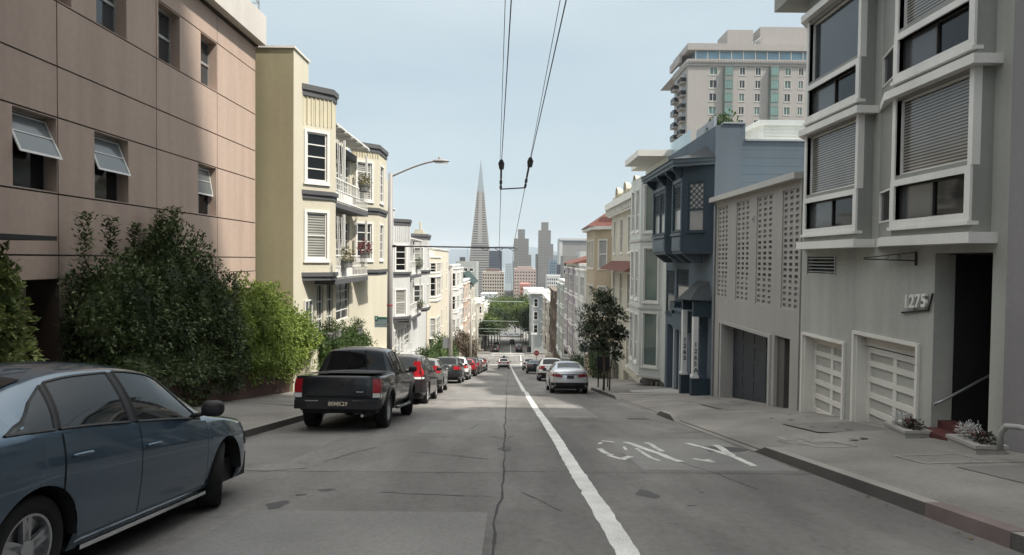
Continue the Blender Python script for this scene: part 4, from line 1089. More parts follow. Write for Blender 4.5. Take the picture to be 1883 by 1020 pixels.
for s in scr:                                        # real pierced screens: 3 x 20 openings
    m = MB(); hs = []; a0, a1, b0, b1 = s; nr = 20; rh = (b1-b0)/nr; cw = (a1-a0)/3
    for r_ in range(nr):
        o = .012 if r_ % 2 else -.0
        for c in range(3): hs.append((a0+cw*(c+.24), a0+cw*(c+.80), b0+rh*(r_+.22)+(.0 if r_ % 2 else .012), b0+rh*(r_+.74)+(.0 if r_ % 2 else .012), .14 if 5 <= r_ <= 11 else .035))
    Fs = frX(XS+.03); m.wall(Fs, a0, a1, b0, b1, hs)
    sc = m.build('block_screen', M_GREY, L_)
    m = MB(); z1, z2 = b0+rh*5, b0+rh*12; m.fbox(Fs, a0, a1, z1, z2, -.145, -.142); m.build('screen_gap', M_DARKIN, sc)
    m = MB(); m.fbox(Fs, a0, a1, b0, z1-.002, -.039, -.036); m.fbox(Fs, a0, a1, z2+.002, b1, -.039, -.036); m.build('screen_back', mat('screen_back', (.25, .24, .225), .9, .1, 3), sc)
m = MB(); m.fbox(FS, GD[0]+.05, GD[1]-.05, GD[2], GD[3], -.44, -.38); gd = m.build('garage_door', mat('garage_dark_blue', (.026, .032, .042), .5, .15, 4), L_)
m = MB()
for k in range(5):
    for c in range(4):
        a = GD[0]+.12+(GD[1]-GD[0]-.24)*c/4; b = -3.3+.54*k; m.fbox(FS, a+.06, a+(GD[1]-GD[0]-.24)/4-.06, b+.06, b+.48, -.38, -.368)
m.build('door_panel', MATS['garage_dark_blue'], gd)
m = MB(); m.fbox(FS, GD[0]-.14, GD[0], -4, GD[3]+.1, .0, .05); m.fbox(FS, GD[1], GD[1]+.14, -4, GD[3]+.1, 0, .05); m.fbox(FS, GD[0], GD[1], GD[3], GD[3]+.1, 0, .05); m.build('garage_door_frame', mat('grey_trim', (.36, .355, .34), .8, .1, 3), L_)
m = MB(); m.fbox(FS, JD[0], JD[1], JD[2], JD[3], .001, .012); m.build('meter_cupboard', mat('brown_grey_panel', (.07, .066, .06), .7, .1, 3), L_)
m = MB(); m.fbox(FS, SD[0]+.02, SD[0]+(SD[1]-SD[0])*.5, SD[2], SD[3], -.5, -.45); m.build('door', M_DARKIN, L_)
m = MB(); m.fbox(FS, SD[0]+(SD[1]-SD[0])*.55, SD[1]-.01, SD[2], SD[3]-.01, -.3, -.1); m.build('door_leaf', mat('brown_grey_panel2', (.09, .086, .08), .7, .1, 3), L_)
m = MB(); a, b = onX(1386, 402, XS); m.fbox(FS, a-.06, a+.06, b-.07, b+.07, .001, .03); v = m.build('wall_vent', MATS['grey_trim'], L_)
m = MB(); m.fbox(FS, a-.025, a+.025, b-.03, b+.03, .03, .034); m.build('vent_hole', M_DARKIN, v)
m = MB(); m.tube([(XS-.05, y1-.12, -4), (XS-.05, y1-.12, 3.6)], .04, 8); m.build('downpipe', M_METAL, L_)

# ---------------- slate blue house with bracketed bays, and its tall clapboard side wall
M_SLATE = mat('slate_blue_stucco', (.10, .13, .16), .9, .1, 1.5, streak=.08)
M_NAVY = mat('dark_blue_trim', (.022, .040, .056), .6, .15, 4)
M_BAYB = mat('bay_blue_panel', (.10, .13, .155), .65, .12, 4)
def siding_mat(name, col, pitch, amount=.45, axis='Z'):
    m = mat(name, col, .75, .12, 1.5, streak=.06); n, l = nt(m); b = n['Principled BSDF']
    src = b.inputs['Base Color'].links[0].from_socket
    tc = n.new('ShaderNodeTexCoord'); sp = n.new('ShaderNodeSeparateXYZ'); l.new(tc.outputs['Object'], sp.inputs[0])
    a = n.new('ShaderNodeMath'); a.operation = 'MULTIPLY'; a.inputs[1].default_value = 1/pitch; l.new(sp.outputs[axis], a.inputs[0])
    f = n.new('ShaderNodeMath'); f.operation = 'FRACT'; l.new(a.outputs[0], f.inputs[0])
    bp = n.new('ShaderNodeBump'); bp.inputs['Distance'].default_value = .03; bp.inputs['Strength'].default_value = 1.0; l.new(f.outputs[0], bp.inputs['Height']); l.new(bp.outputs[0], b.inputs['Normal'])
    r = n.new('ShaderNodeMapRange'); r.inputs['From Min'].default_value = .0; r.inputs['From Max'].default_value = .10; r.inputs['To Min'].default_value = 1-amount; r.inputs['To Max'].default_value = 1; l.new(f.outputs[0], r.inputs['Value'])
    s = n.new('ShaderNodeVectorMath'); s.operation = 'SCALE'; l.new(src, s.inputs[0]); l.new(r.outputs[0], s.inputs['Scale']); l.new(s.outputs[0], b.inputs['Base Color'])
    return m
M_SIDE = siding_mat('blue_clapboard', (.11, .15, .19), .30)
M_CLAP = siding_mat('white_clapboard', (.66, .69, .68), .17, .30)
B_ = thing('victorian_house', 'slate blue house with bracketed eaves, lattice windows and a dark arched porch', 'house', (XW, 27.5, rz(27.5)))
y0, y1 = 23.9, 31.0; FB = frX(XW)
doorA = (24.35, 25.45, -4.2, -.1); doorB = (28.0, 28.9, -4.4, -.75); garC = (29.5, 30.7, -5, -1.4)
wl = [(yAt(1267, XW), yAt(1245, XW), -.10, 1.25), (yAt(1241, XW), yAt(1227, XW), -.85, 1.15)]
m = MB(); m.wall(FB, y0, y1, -6, 6.55, [(*doorA, .9), (*doorB, .4), (*garC, .4)]+[(*w_, .12) for w_ in wl], .2)
m.wall(frY(y1), XW, XW+9, -6, 6.0)
m.build('wall', M_SLATE, B_)
m = MB(); m.wall(frY(y0), XW, XW+.95, -5, 6.58); m.build('parapet_return', M_SLATE, B_)
m = MB(); xs = onY(1371, 228, y0)[0]; zt1 = onY(1350, 227, y0)[1]; zt2 = onY(1420, 259, y0)[1]
m.prism([(XW+.3, y0+.01), (xs, y0+.01), (xs, y0+6.5), (XW+.3, y0+6.5)], -5, zt1); m.prism([(xs, y0+.013), (XW+11, y0+.013), (XW+11, y0+6.5), (xs, y0+6.5)], -5, zt2)
m.build('clapboard_side_wall', M_SIDE, B_)
m = MB(); m.fbox(frY(y0), XW+.28, xs+.02, zt1, zt1+.05, -.3, .05); m.fbox(frY(y0), xs+.021, XW+11, zt2, zt2+.06, -.3, .05); m.build('wall_capping', mat('capping', (.30, .33, .36), .7, .1, 3), B_)
xf = XW-.95; ny0, ny1, fy0, fy1 = 24.75, 26.2, 27.3, 29.7
def lattice_window(F_, h, parent, sash=.5):
    a0, a1, b0, b1 = h; w = window(F_, h, parent, M_NAVY, M_CURT, depth=.07, bar=.05, sill=True, mid=sash, name='window')
    m = MB(); z0 = b0+(b1-b0)*sash+.04; nn = max(2, int((a1-a0)/.19)); stp = (a1-a0)/nn; hgt = b1-.05-z0
    k = -int(hgt/stp)-1
    for i in range(-20, 40):
        for sg in (1, -1):
            x = a0+i*stp; pts = []
            # clip a 45 degree line to the upper sash
            t0, t1 = 0.0, hgt
            xs_, xe = x, x+sg*hgt
            lo, hi = a0+.04, a1-.04
            if sg > 0: t0 = max(t0, lo-x); t1 = min(t1, hi-x)
            else: t0 = max(t0, x-hi); t1 = min(t1, x-lo)
            if t1-t0 > .03: m.tube([F_.pt(x+sg*t0, z0+t0, -.045), F_.pt(x+sg*t1, z0+t1, -.045)], .014, 4, cap=False)
    m.build('lattice', M_NAVY, w)
for k, (a, b) in enumerate(((ny0, ny1), (fy0, fy1))):
    Fb = frX(xf); zb_, zt_ = 1.85, 5.15; m = MB()
    fnear, Ln = fr2((XW, y0+.06 if k == 0 else a-.55), (xf, a), True); ffar, Lf = fr2((xf, b), (XW, b+.55), True)
    hs = [(a+.12, b-.12, 2.75, 4.5)] if k == 0 else [(a+.10, (a+b)/2-.06, 2.75, 4.5), ((a+b)/2+.06, b-.1, 2.75, 4.5)]
    hn = [(Ln*.30, Ln*.82, 2.7, 4.55)] if k == 0 else []
    m.wall(Fb, a, b, zb_, zt_, hs, .1); m.wall(fnear, 0, Ln, zb_, zt_, hn, .1); m.wall(ffar, 0, Lf, zb_, zt_)
    pa = (XW, y0+.06 if k == 0 else a-.55)
    m.poly([(*pa, zb_), (xf, a, zb_), (xf, b, zb_), (XW, b+.55, zb_)])
    bb = m.build('bay', M_NAVY, B_)
    for h in hs: lattice_window(Fb, h, B_)
    for h in hn: lattice_window(fnear, h, B_, .45)
    m = MB(); m.fbox(Fb, a+.08, b-.08, 1.98, 2.5, .001, .05); m.fbox(Fb, a-.02, b+.02, 2.56, 2.66, .0, .09); m.fbox(Fb, a+.2, b-.2, 2.08, 2.40, .05, .065)
    m.fbox(Fb, a+.02, a+.10, 2.66, 4.75, .001, .05); m.fbox(Fb, b-.10, b-.02, 2.66, 4.75, .001, .05); m.fbox(Fb, a, b, 4.62, 4.75, .0, .05); m.build('bay_panel', M_BAYB, bb)
    m = MB()
    for y in (a+.15, b-.15): m.hexa([Fb.pt(y-.07, 1.5, -.5), Fb.pt(y+.07, 1.5, -.5), Fb.pt(y+.07, 1.5, -.85), Fb.pt(y-.07, 1.5, -.85), Fb.pt(y-.07, 1.9, .02), Fb.pt(y+.07, 1.9, .02), Fb.pt(y+.07, 1.9, -.85), Fb.pt(y-.07, 1.9, -.85)])
    m.build('bay_bracket', M_BAYB, bb)
# bracketed eaves
m = MB(); xe = xf-.45
m.prism([(XW, y0-.05), (xe, 24.55), (xe, 30.4), (XW, 30.9)], 5.28, 5.42)
m.prism([(XW, y0-.02), (xe+.06, 24.6), (xe+.06, 30.3), (XW, 30.8)], 5.15, 5.279); m.build('eaves', M_BAYB, B_)
m = MB(); i = m.add([(XW, y0-.1, 5.42), (xe-.05, 24.5, 5.42), (xe-.05, 30.45, 5.42), (XW, 31, 5.42), (XW, 25.0, 6.0), (xf+.35, 25.4, 5.72), (xf+.35, 29.6, 5.72), (XW, 30, 6.0)])
m.face((i, i+1, i+5, i+4)); m.face((i+1, i+2, i+6, i+5)); m.face((i+2, i+3, i+7, i+6)); m.build('roof', mat('roof_shingle', (.045, .05, .055), .85, .3, 6), B_)
for y in (24.9, 26.0, 27.5, 29.5):
    m = MB(); Fb = frX(xf); pr = [(0, 4.72), (.10, 4.78), (.36, 5.02), (.40, 5.14), (0, 5.14)]
    pts = [[Fb.pt(y+s, z, c) for c, z in pr] for s in (-.07, .07)]
    m.poly(pts[0]); m.poly(pts[1])
    for q in range(5): m.poly([pts[0][q], pts[0][(q+1) % 5], pts[1][(q+1) % 5], pts[1][q]])
    m.build('eaves_bracket', M_NAVY, B_)
for w_ in wl: lattice_window(FB, w_, B_, .45)
# flower box ledge under the lower windows
m = MB(); m.fbox(FB, 26.1, 28.4, -1.35, -.55, .001, .35); m.fbox(FB, 26.05, 28.45, -.55, -.45, .0, .42); m.build('bay_panel', M_SLATE, B_)
# porch
m = MB(); m.fbox(FB, doorA[0], doorA[1], -4.2, -.12, -.9, -.86); m.build('door', M_DARKIN, B_)
xp = 6.95; zh = .12
m = MB(); i = m.add([(XW, 23.95, zh), (xp-.25, 23.98, zh), (xp-.25, 25.9, zh-.05), (XW, 26.3, zh-.02), (XW, 24.3, .82), (xp+.15, 24.5, .58), (xp+.15, 25.5, .55), (XW, 25.9, .80)])
for q in ((0, 1, 5, 4), (1, 2, 6, 5), (2, 3, 7, 6), (4, 5, 6, 7), (0, 1, 2, 3)): m.face([i+k for k in q])
m.build('porch_roof', MATS['roof_shingle'], B_)
m = MB()                                            # pointed arch
for sd, yb_ in ((1, 24.42), (-1, 25.42)):
    pts = [(xp+.25, yb_+sd*.5*math.sin(t)**1.2, -1.0+1.02*(1-math.cos(t))**.75) for t in [q*math.pi/2/8 for q in range(9)]]
    m.tube(pts, .05, 6)
m.build('porch_arch', M_BAYB, B_)
for k, y in enumerate((24.16, 25.66)):
    m = MB(); m.box(xp-.09, xp+.09, y-.12, y+.12, -2.72 if k == 0 else -2.85, -.5 if k == 0 else -.35); m.box(xp-.13, xp+.13, y-.15, y+.15, -2.80 if k == 0 else -2.93, -2.70 if k == 0 else -2.83)
    c = m.build('porch_column', mat('porch_white', (.62, .63, .62), .6, .06, 4), B_)
    m = MB(); m.box(xp-.14, XW+.02, y-.13, y+.13, -4.3, -2.81 if k == 0 else -2.94); m.build('column_plinth', M_NAVY, c); m = MB(); m.box(xp-.1, XW+.02, y-.10, y+.10, -.5 if k == 0 else -.35, .05); m.build('column_head', M_NAVY, c)
    m = MB(); 
    for q, ch in enumerate('1263' if k else '1265A'): text_into(m, ch, .24, frY(y-.12), xp-.06, -1.62-.24*q, .002, .01)
    m.build('column_number', M_NAVY, c)
m = MB(); m.fbox(FB, doorB[0], doorB[1], -4.5, -.8, -.4, -.36); m.build('door', mat('door_plum', (.045, .045, .06), .5, .1, 5), B_)
m = MB(); m.fbox(FB, 26.5, 27.9, -4.6, -1.4, .001, .05); m.build('garage_door', mat('garage_blue', (.085, .11, .14), .6, .1, 3), B_)
m = MB(); m.fbox(FB, garC[0], garC[1], -5, -1.42, -.4, -.36); m.build('garage_door', M_NAVY, B_)
for y in (27.95, 28.98): 
    m = MB(); m.fbox(FB, y-.1, y+.1, -4.9, -1.2, .001, .12); m.build('pilaster', MATS['capping'], B_)
m = MB(); m.fbox(FB, 28.05, 28.9, -.72, -.2, .001, .35); m.build('door_hood', M_NAVY, B_)
m = MB(); m.fbox(FB, 27.98, 28.2, -2.9, -2.6, .05, .07); m.build('letter_box', MATS['porch_white'], B_)
# roof deck: glass screen and shrubs
x, z = 7.7, 6.3
m = MB(); m.box(x, x+.03, 28.0, 31.5, 6.0, 7.25); g_ = m.build('glass_screen', glassy('deck_glass', (.40, .52, .56), .08, .5), B_)
m = MB(); m.box(7.9, 8.0, 25.5, 27.8, 6.3, 7.15); m.box(7.9, 8.0, 25.4, 25.5, 6.3, 7.25); m.build('deck_screen', MATS['capping'], B_)
m = MB(); m.box(8.0, 16, 30.0, 31.0, -4, 6.55); m.build('rear_wall', M_SLATE, B_)
# pale roof structure behind the clapboard wall
m = MB(); z0 = zt2; X0 = onY(1404, 240, 33)[0]
m.prism([(X0, 33), (X0+6, 33), (X0+6, 39), (X0, 39)], 2, onY(1440, 230, 33)[1]); m.prism([(X0-.3, 32.8), (X0+6, 32.8), (X0+6, 39), (X0-.3, 39)], onY(1440, 230, 33)[1], onY(1440, 222, 33)[1])
tag(m.build('roof_pavilion', M_CLAP, loc=(X0+3, 35, 2)), 'white boarded rooftop room behind the blue clapboard wall', 'roof room')

# ---------------- generic row house
def row_house(name, label, side, y0, y1, ztop, wm, tm, cols, floors, bay=None, cornice=(.45, .5), roofm=None, depth=11, gar=True, gm=None, xw=None, wname='window', wrows=1, lower=None, parapet=0):
    X = xw if xw is not None else (WR if side > 0 else WL); s = -1 if side > 0 else 1
    ym = (y0+y1)/2; H = thing(name, label, 'house', (X, ym, rz(ym)+.2))
    F_ = frX(X); zg = rz(y1)-1; gms = gm or [M_DGLASS, M_SGLASS, M_CURT, M_DGLASS]
    hs = []; g = random.Random(int(y0*7)+side)
    covered = lambda y: bay and any(b[0]-.3 < y < b[1]+.3 for b in bay)
    for (zb_, zt_) in floors:
        for k in range(cols):
            c = y0+(y1-y0)*(k+.5)/cols
            if covered(c) : continue
            hs.append((c-.42, c+.42, zb_, zt_))
    gz = rz(ym)+2.6
    doors = []
    if gar:
        doors = [(y0+(y1-y0)*.12, y0+(y1-y0)*.50, zg, min(gz, floors[-1][0]-.5)), (y0+(y1-y0)*.66, y0+(y1-y0)*.84, zg, min(gz, floors[-1][0]-.5))]
    m = MB(); m.wall(F_, y0, y1, zg, ztop, [(*h, .12) for h in hs]+[(*d, .35) for d in doors], .12)
    m.wall(frY(y0), min(X, X-s*depth), max(X, X-s*depth), zg, ztop); m.wall(frY(y1), min(X, X-s*depth), max(X, X-s*depth), zg, ztop)
    m.poly([(X, y0, ztop), (X-s*depth, y0, ztop), (X-s*depth, y1, ztop), (X, y1, ztop)])
    m.poly([(X-s*depth, y0, zg), (X-s*depth, y1, zg), (X-s*depth, y1, ztop), (X-s*depth, y0, ztop)])
    m.build('wall', wm, H)
    for h in hs: window(F_, h, H, tm, g.choice(gms), depth=.10, trim=.09, rows=wrows, mid=.5 if wrows == 1 else None)
    for q, d in enumerate(doors):
        m = MB(); m.fbox(F_, d[0], d[1], d[2], d[3]-.0, -.35, -.30); m.build('garage_door' if q == 0 else 'door', g.choice([M_NAVY, MATS['brown_grey_panel'], M_PANELG, M_DARKIN]), H)
    if bay:
        for (a, b, pr, zb_, zt_) in bay:
            xf_ = X+s*pr; ang = pr*.75
            Fb = frX(xf_); fn, Ln = fr2((X, a), (xf_, a+ang), side > 0); ff, Lf = fr2((xf_, b-ang), (X, b), side > 0)
            m = MB(); hf, hn = [], []
            for (z0, z1) in floors:
                if z0 > zb_ and z1 < zt_:
                    W_ = b-a-2*ang
                    nb = 2 if W_ > 1.3 else 1
                    for q in range(nb): hf.append((a+ang+W_*q/nb+.12, a+ang+W_*(q+1)/nb-.12, z0, z1))
                    hn.append((Ln*.5-.30, Ln*.5+.30, z0, z1) if Ln > .85 else (Ln*.18, Ln*.82, z0, z1))
            m.wall(Fb, a+ang, b-ang, zb_, zt_, hf, .1); m.wall(fn, 0, Ln, zb_, zt_, hn, .1); m.wall(ff, 0, Lf, zb_, zt_)
            for z in (zb_, zt_): m.poly([(X, a, z), (xf_, a+ang, z), (xf_, b-ang, z), (X, b, z)])
            bb = m.build('bay', wm, H)
            for h in hf: window(Fb, h, H, tm, g.choice(gms), depth=.08, trim=.07, rows=wrows, mid=.5 if wrows == 1 else None)
            for h in hn: window(fn, h, H, tm, g.choice(gms), depth=.08, trim=.07, rows=wrows, mid=.5 if wrows == 1 else None)
            m = MB()
            for (z0, z1) in floors+[(zt_+.35, 0)]:
                z = z0-.42
                if zb_-.1 < z < zt_+.3: m.prism([(X, a-.08), (xf_+s*.10, a+ang-.06), (xf_+s*.10, b-ang+.06), (X, b+.08)], z-.09, z+.09)
            m.build('bay_band', tm, bb)
    cw, ch = cornice
    if cw:
        m = MB(); m.box(min(X+s*cw, X-s*.1), max(X+s*cw, X-s*.1), y0-.05, y1+.05, ztop-.02, ztop+ch*.45); m.box(min(X+s*cw*.55, X), max(X+s*cw*.55, X), y0, y1, ztop-ch*.6, ztop-.021)
        nn = int((y1-y0)/.6)
        for q in range(nn+1):
            y = y0+.1+(y1-y0-.2)*q/nn; m.box(min(X+s*cw*.85, X), max(X+s*cw*.85, X), y-.07, y+.07, ztop-ch*.5, ztop-.03)
        m.build('cornice', tm, H)
    if parapet:
        m = MB(); m.box(min(X, X-s*.3), max(X, X-s*.3), y0+.2, y1-.2, ztop+ch*.45, ztop+ch*.45+parapet); m.build('parapet', wm, H)
    return H
FIN = lambda zt, n_, h=3.1, wh=1.75, off=1.0: [(zt-off-wh-h*k, zt-off-h*k) for k in range(n_)]
M_RTILE = mat('red_roof_tile', (.135, .052, .04), .85, .2, 8)
M_WHITE = mat('white_stucco', (.58, .58, .56), .85, .08, 1.5, streak=.06)
M_TAN = mat('tan_stucco', (.40, .33, .235), .85, .1, 1.5, streak=.06)
M_TANL = mat('cream_stucco', (.50, .47, .39), .85, .08, 1.5, streak=.06)
M_LAV = mat('lavender_paint', (.33, .29, .33), .8, .1, 2)
M_BRN = mat('brown_shingle', (.16, .13, .105), .85, .15, 3)
M_GRN = mat('green_grey_paint', (.35, .39, .37), .8, .1, 2)

# white clapboard house with a flat overhanging roof
zt = onX(1190, 275, 6.3)[1]
W_ = row_house('clapboard_house', 'white clapboard house with a flat overhanging roof and stacked square bay', 1, 31.1, 36.2, zt-.15, M_CLAP, M_WTRIM, 3, [], None, (0, 0), gar=False)
fl = [(3.15, 5.2), (-.35, 2.05), (-3.6, -1.2)]
a, b, pr = 31.9, 36.1, .95
xf = WR-pr; Fb = frX(xf); fn, Ln = fr2((WR, a), (xf, a+.75), True); ff, Lf = fr2((xf, b-.75), (WR, b), True)
m = MB(); hf, hn = [], []
for z0, z1 in fl:
    hf += [(33.1, 33.75, z0, z1), (34.3, 34.95, z0, z1)]; hn.append((Ln*.5-.38, Ln*.5+.38, z0-.1, z1+.15))
m.wall(Fb, a+.75, b-.75, -4.3, zt-.9, hf, .1); m.wall(fn, 0, Ln, -4.3, zt-.9, hn, .1); m.wall(ff, 0, Lf, -4.3, zt-.9)
m.poly([(WR, a, -4.3), (xf, a+.75, -4.3), (xf, b-.75, -4.3), (WR, b, -4.3)]); m.poly([(WR, a, zt-.9), (xf, a+.75, zt-.9), (xf, b-.75, zt-.9), (WR, b, zt-.9)])
bb = m.build('bay', M_CLAP, W_)
MBW = glassy('window_green_grey', (.14, .18, .17), .08, .6)
for h in hf: window(Fb, h, W_, M_WTRIM, M_SGLASS, depth=.08, trim=.08, mid=.4)
for h in hn: window(fn, h, W_, M_WTRIM, MBW, depth=.08, trim=.06)
m = MB()
for z in (2.6, -.8, -4.25): m.prism([(WR, a-.05), (xf-.07, a+.72), (xf-.07, b-.72), (WR, b+.05)], z-.05, z+.05)
m.build('bay_band', MATS['coping'], bb)
m = MB(); m.box(6.05, WR+9, 31.0, 34.6, zt-.15, zt+.15); m.box(6.7, WR+9, 34.601, 36.3, zt-.15, zt+.12); m.build('roof', M_CREAMT, W_)
m = MB(); F_ = frX(WR-.02); z_ = rz(34.5)
m.prism([(WR-.03, 31.1), (WR-.001, 31.1), (WR-.001, 36.2), (WR-.03, 36.2)], rz(36)-.5, -4.35)
m.build('base_wall', mat('base_dark_grey', (.06, .062, .06), .8, .15, 2), W_)
for (p, q, tp) in ((31.5, 32.3, -3.0), (32.7, 33.3, -3.2), (33.8, 36.5, -3.6)):
    m = MB(); m.fbox(F_, p, q, rz(q)-.3, tp-1.6, .012, .05); m.build('garage_door', M_DARKIN, W_)
    m = MB(); m.fbox(F_, q, q+.12, rz(q)-.3, tp-1.5, .012, .09); m.build('post', M_WTRIM, W_)

# tan house with red roof tiles and ornate cornice
T_ = row_house('tiled_house', 'tan stucco house with red tiled turret, ornate parapet and tall white windows', 1, 36.5, 48.0, onX(1140, 372, 6.9)[1], M_TANL, M_CREAMT, 4, FIN(onX(1140, 372, 6.9)[1], 3, 3.6, 2.2, .9), None, (.55, .9), parapet=.5)
zt = onX(1140, 372, 6.9)[1]
m = MB()
for q in range(3):
    y = 38.5+3.2*q; m.lathe([(.55, 0), (.5, .25), (.3, .5), (.001, .6)], 12, 'x', (0, 0, 0)); 
    m.v[-48:] = [(WR-.2+x, y+yy, zt+.9+z*.9) for x, yy, z in m.v[-48:]]
m.build('parapet_crest', M_TANL, T_)
m = MB(); X = WR
for (a, b, z0, z1) in ((37.0, 47.5, zt-4.3, zt-3.7), ):
    m.hexa([(X, a, z0), (X-1.0, a, z0), (X-1.0, b, z0), (X, b, z0), (X-.05, a+.2, z1), (X-.1, a+.2, z1), (X-.1, b-.2, z1), (X-.05, b-.2, z1)])
m.build('tile_awning', M_RTILE, T_)
yt0, yt1 = 48.1, 55.5; ztt = onX(1100, 420, 6.4)[1]
U_ = thing('turret_house', 'tan house with a red tiled hipped turret roof beyond the ornate cornice', 'house', (WR, 52, rz(52)+.2))
m = MB(); xf = 6.4; Fb = frX(xf); hs = [(y, y+.8, ztt-2.9-3.5*k, ztt-.8-3.5*k) for k in range(3) for y in (49.9, 51.4, 52.9)]
fn, Ln = fr2((WR, yt0), (xf, yt0+1.1), True); hn = [(Ln*.5-.36, Ln*.5+.36, ztt-2.9-3.5*k, ztt-.8-3.5*k) for k in range(3)]
ff, Lf = fr2((xf, yt1-1.1), (WR, yt1), True)
m.wall(Fb, yt0+1.1, yt1-1.1, -13, ztt, hs, .1); m.wall(fn, 0, Ln, -13, ztt, hn, .1); m.wall(ff, 0, Lf, -13, ztt); m.wall(frY(yt0), WR, WR+10, -13, ztt-.5); m.poly([(WR, yt0, ztt-.5), (WR+10, yt0, ztt-.5), (WR+10, yt1, ztt-.5), (WR, yt1, ztt-.5)])
m.build('wall', M_TAN, U_)
for h in hs: window(Fb, h, U_, M_CREAMT, M_SGLASS, depth=.08, trim=.08, mid=.5)
for h in hn: window(fn, h, U_, M_CREAMT, M_CURT, depth=.08, trim=.08, mid=.5)
m = MB(); m.prism([(WR, yt0-.2), (xf-.35, yt0+.9), (xf-.35, yt1-.9), (WR, yt1+.2)], ztt, ztt+.25); m.build('cornice', M_CREAMT, U_)
m = MB(); ap = (WR+.3, (yt0+yt1)/2, onX(1127, 372, 7.0)[1]); rim = [(WR+1.2, yt0-.3), (xf-.5, yt0+.85), (xf-.5, yt1-.85), (WR+1.2, yt1+.3)]
i = m.add([(x, y, ztt+.25) for x, y in rim]+[(WR+.4, 50.5, ap[2]), (WR+.4, 53, ap[2])])
for q in ((0, 1, 4), (1, 2, 5, 4), (2, 3, 5), (0, 4, 5, 3)): m.face([i+k for k in q])
m.build('roof', M_RTILE, U_)
m = MB(); m.box(WR+.5, WR+1.1, 48.6, 49.3, ztt, ap[2]+.9); m.build('chimney', M_TANL, U_)

zr = lambda px, py, X=7.2: onX(px, py, X)[1]
a1 = zr(1068, 488); row_house('row_house', 'white bay fronted row house between the tan turret and the red eaved house', 1, 56, 66.5, a1, M_WHITE, M_WTRIM, 3, FIN(a1, 3), [(57, 61.5, .9, a1-10, a1-.3), (62, 66, .9, a1-10, a1-.3)], (.5, .5))
a2 = zr(1042, 486); Hh = row_house('row_house', 'lavender row house with a red tiled roof edge on the right', 1, 66.7, 79, a2, M_LAV, M_WTRIM, 3, FIN(a2, 3), [(67.5, 72.5, .9, a2-10, a2-.2), (73.5, 78.3, .9, a2-10, a2-.2)], (.7, .5))
m = MB(); i = m.add([(6.3, 66.4, a2+.2), (6.3, 79.2, a2+.2), (9.5, 79.2, a2+1.2), (9.5, 66.4, a2+1.2), (9.6, 66.4, a2+.2), (9.6, 79.2, a2+.2)])
for q in ((0, 1, 2, 3), (0, 3, 4), (1, 5, 2), (3, 2, 5, 4)): m.face([i+k for k in q])
m.build('roof', M_RTILE, Hh)
a3 = zr(1025, 512); row_house('row_house', 'grey green row house with shallow bays below the lavender one', 1, 79.2, 92, a3, M_GRN, M_WTRIM, 3, FIN(a3, 3), [(80, 85, .9, a3-10, a3-.2), (86, 91, .9, a3-10, a3-.2)], (.6, .5))
a4 = zr(1015, 528); row_house('row_house', 'brown shingled row house with deep eaves near the crossing', 1, 92.2, 108, a4, M_BRN, M_BRN, 4, FIN(a4, 3), [(94, 99, .9, a4-10, a4-.2), (101, 106, .9, a4-10, a4-.2)], (1.1, .5))
a5 = zr(1005, 545); row_house('row_house', 'pale brown corner house at the near side of the crossing', 1, 108.2, 136, a5, M_TANL, M_WTRIM, 6, FIN(a5, 3), [(112, 117, .9, a5-10, a5-.2), (124, 129, .9, a5-10, a5-.2)], (.8, .5))
# corner house beyond the crossing, faces this way
yc = 163; C_ = thing('corner_house', 'pale grey corner house with white bays beyond the crossing on the right', 'house', (10, yc, rz(yc)))
x0 = onY(978, 540, yc)[0]; x1 = 24; zt = onY(990, 540, yc)[1]
m = MB(); Fc = frY(yc); hs = [(x0+.6+2.3*k, x0+1.5+2.3*k, zt-3.2-3.3*q, zt-1.3-3.3*q) for k in range(5) for q in range(3)]
m.wall(Fc, x0, x1, -24, zt, hs, .12); hs2 = [(yc+1.5+3*k, yc+2.5+3*k, zt-3.2-3.3*q, zt-1.3-3.3*q) for k in range(6) for q in range(3)]; m.wall(frX(x0), yc, yc+20, -25, zt, hs2, .12)
m.v = m.v; m.poly([(x0, yc, zt), (x1, yc, zt), (x1, yc+20, zt), (x0, yc+20, zt)]); m.build('wall', mat('pale_grey_paint', (.33, .35, .345), .8, .1, 2), C_)
for h in hs: window(Fc, h, C_, M_WTRIM, M_DGLASS, depth=.1, trim=.15, mid=.5)
FX = Fr((x0, 0, 0), (0, 1, 0), (-1, 0, 0))
for h in hs2: window(FX, h, C_, M_WTRIM, M_SGLASS, depth=.1, trim=.15, mid=.5)
m = MB(); m.box(x0-.8, x1, yc-.8, yc+20.5, zt, zt+.5); m.build('cornice', M_WTRIM, C_)
for k in range(3):
    xa = x0+2.2+5*k; m = MB(); m.prism([(xa, yc), (xa+.7, yc-.9), (xa+2.2, yc-.9), (xa+2.9, yc)], zt-9.6, zt-.4); bb = m.build('bay', MATS['pale_grey_paint'], C_)
    Fq = frY(yc-.9)
    for q in range(3):
        for o in (.75, 1.5): window(Fq, (xa+o, xa+o+.65, zt-3.1-3.2*q, zt-1.4-3.2*q), C_, M_WTRIM, M_DGLASS, depth=-.06, trim=.1, mid=.5)
    m = MB()
    for q in range(4): m.prism([(xa-.1, yc), (xa+.65, yc-1.02), (xa+2.25, yc-1.02), (xa+3.0, yc)], zt-.6-3.2*q-.15, zt-.6-3.2*q+.12)
    m.build('bay_band', M_WTRIM, bb)
yy_ = 184
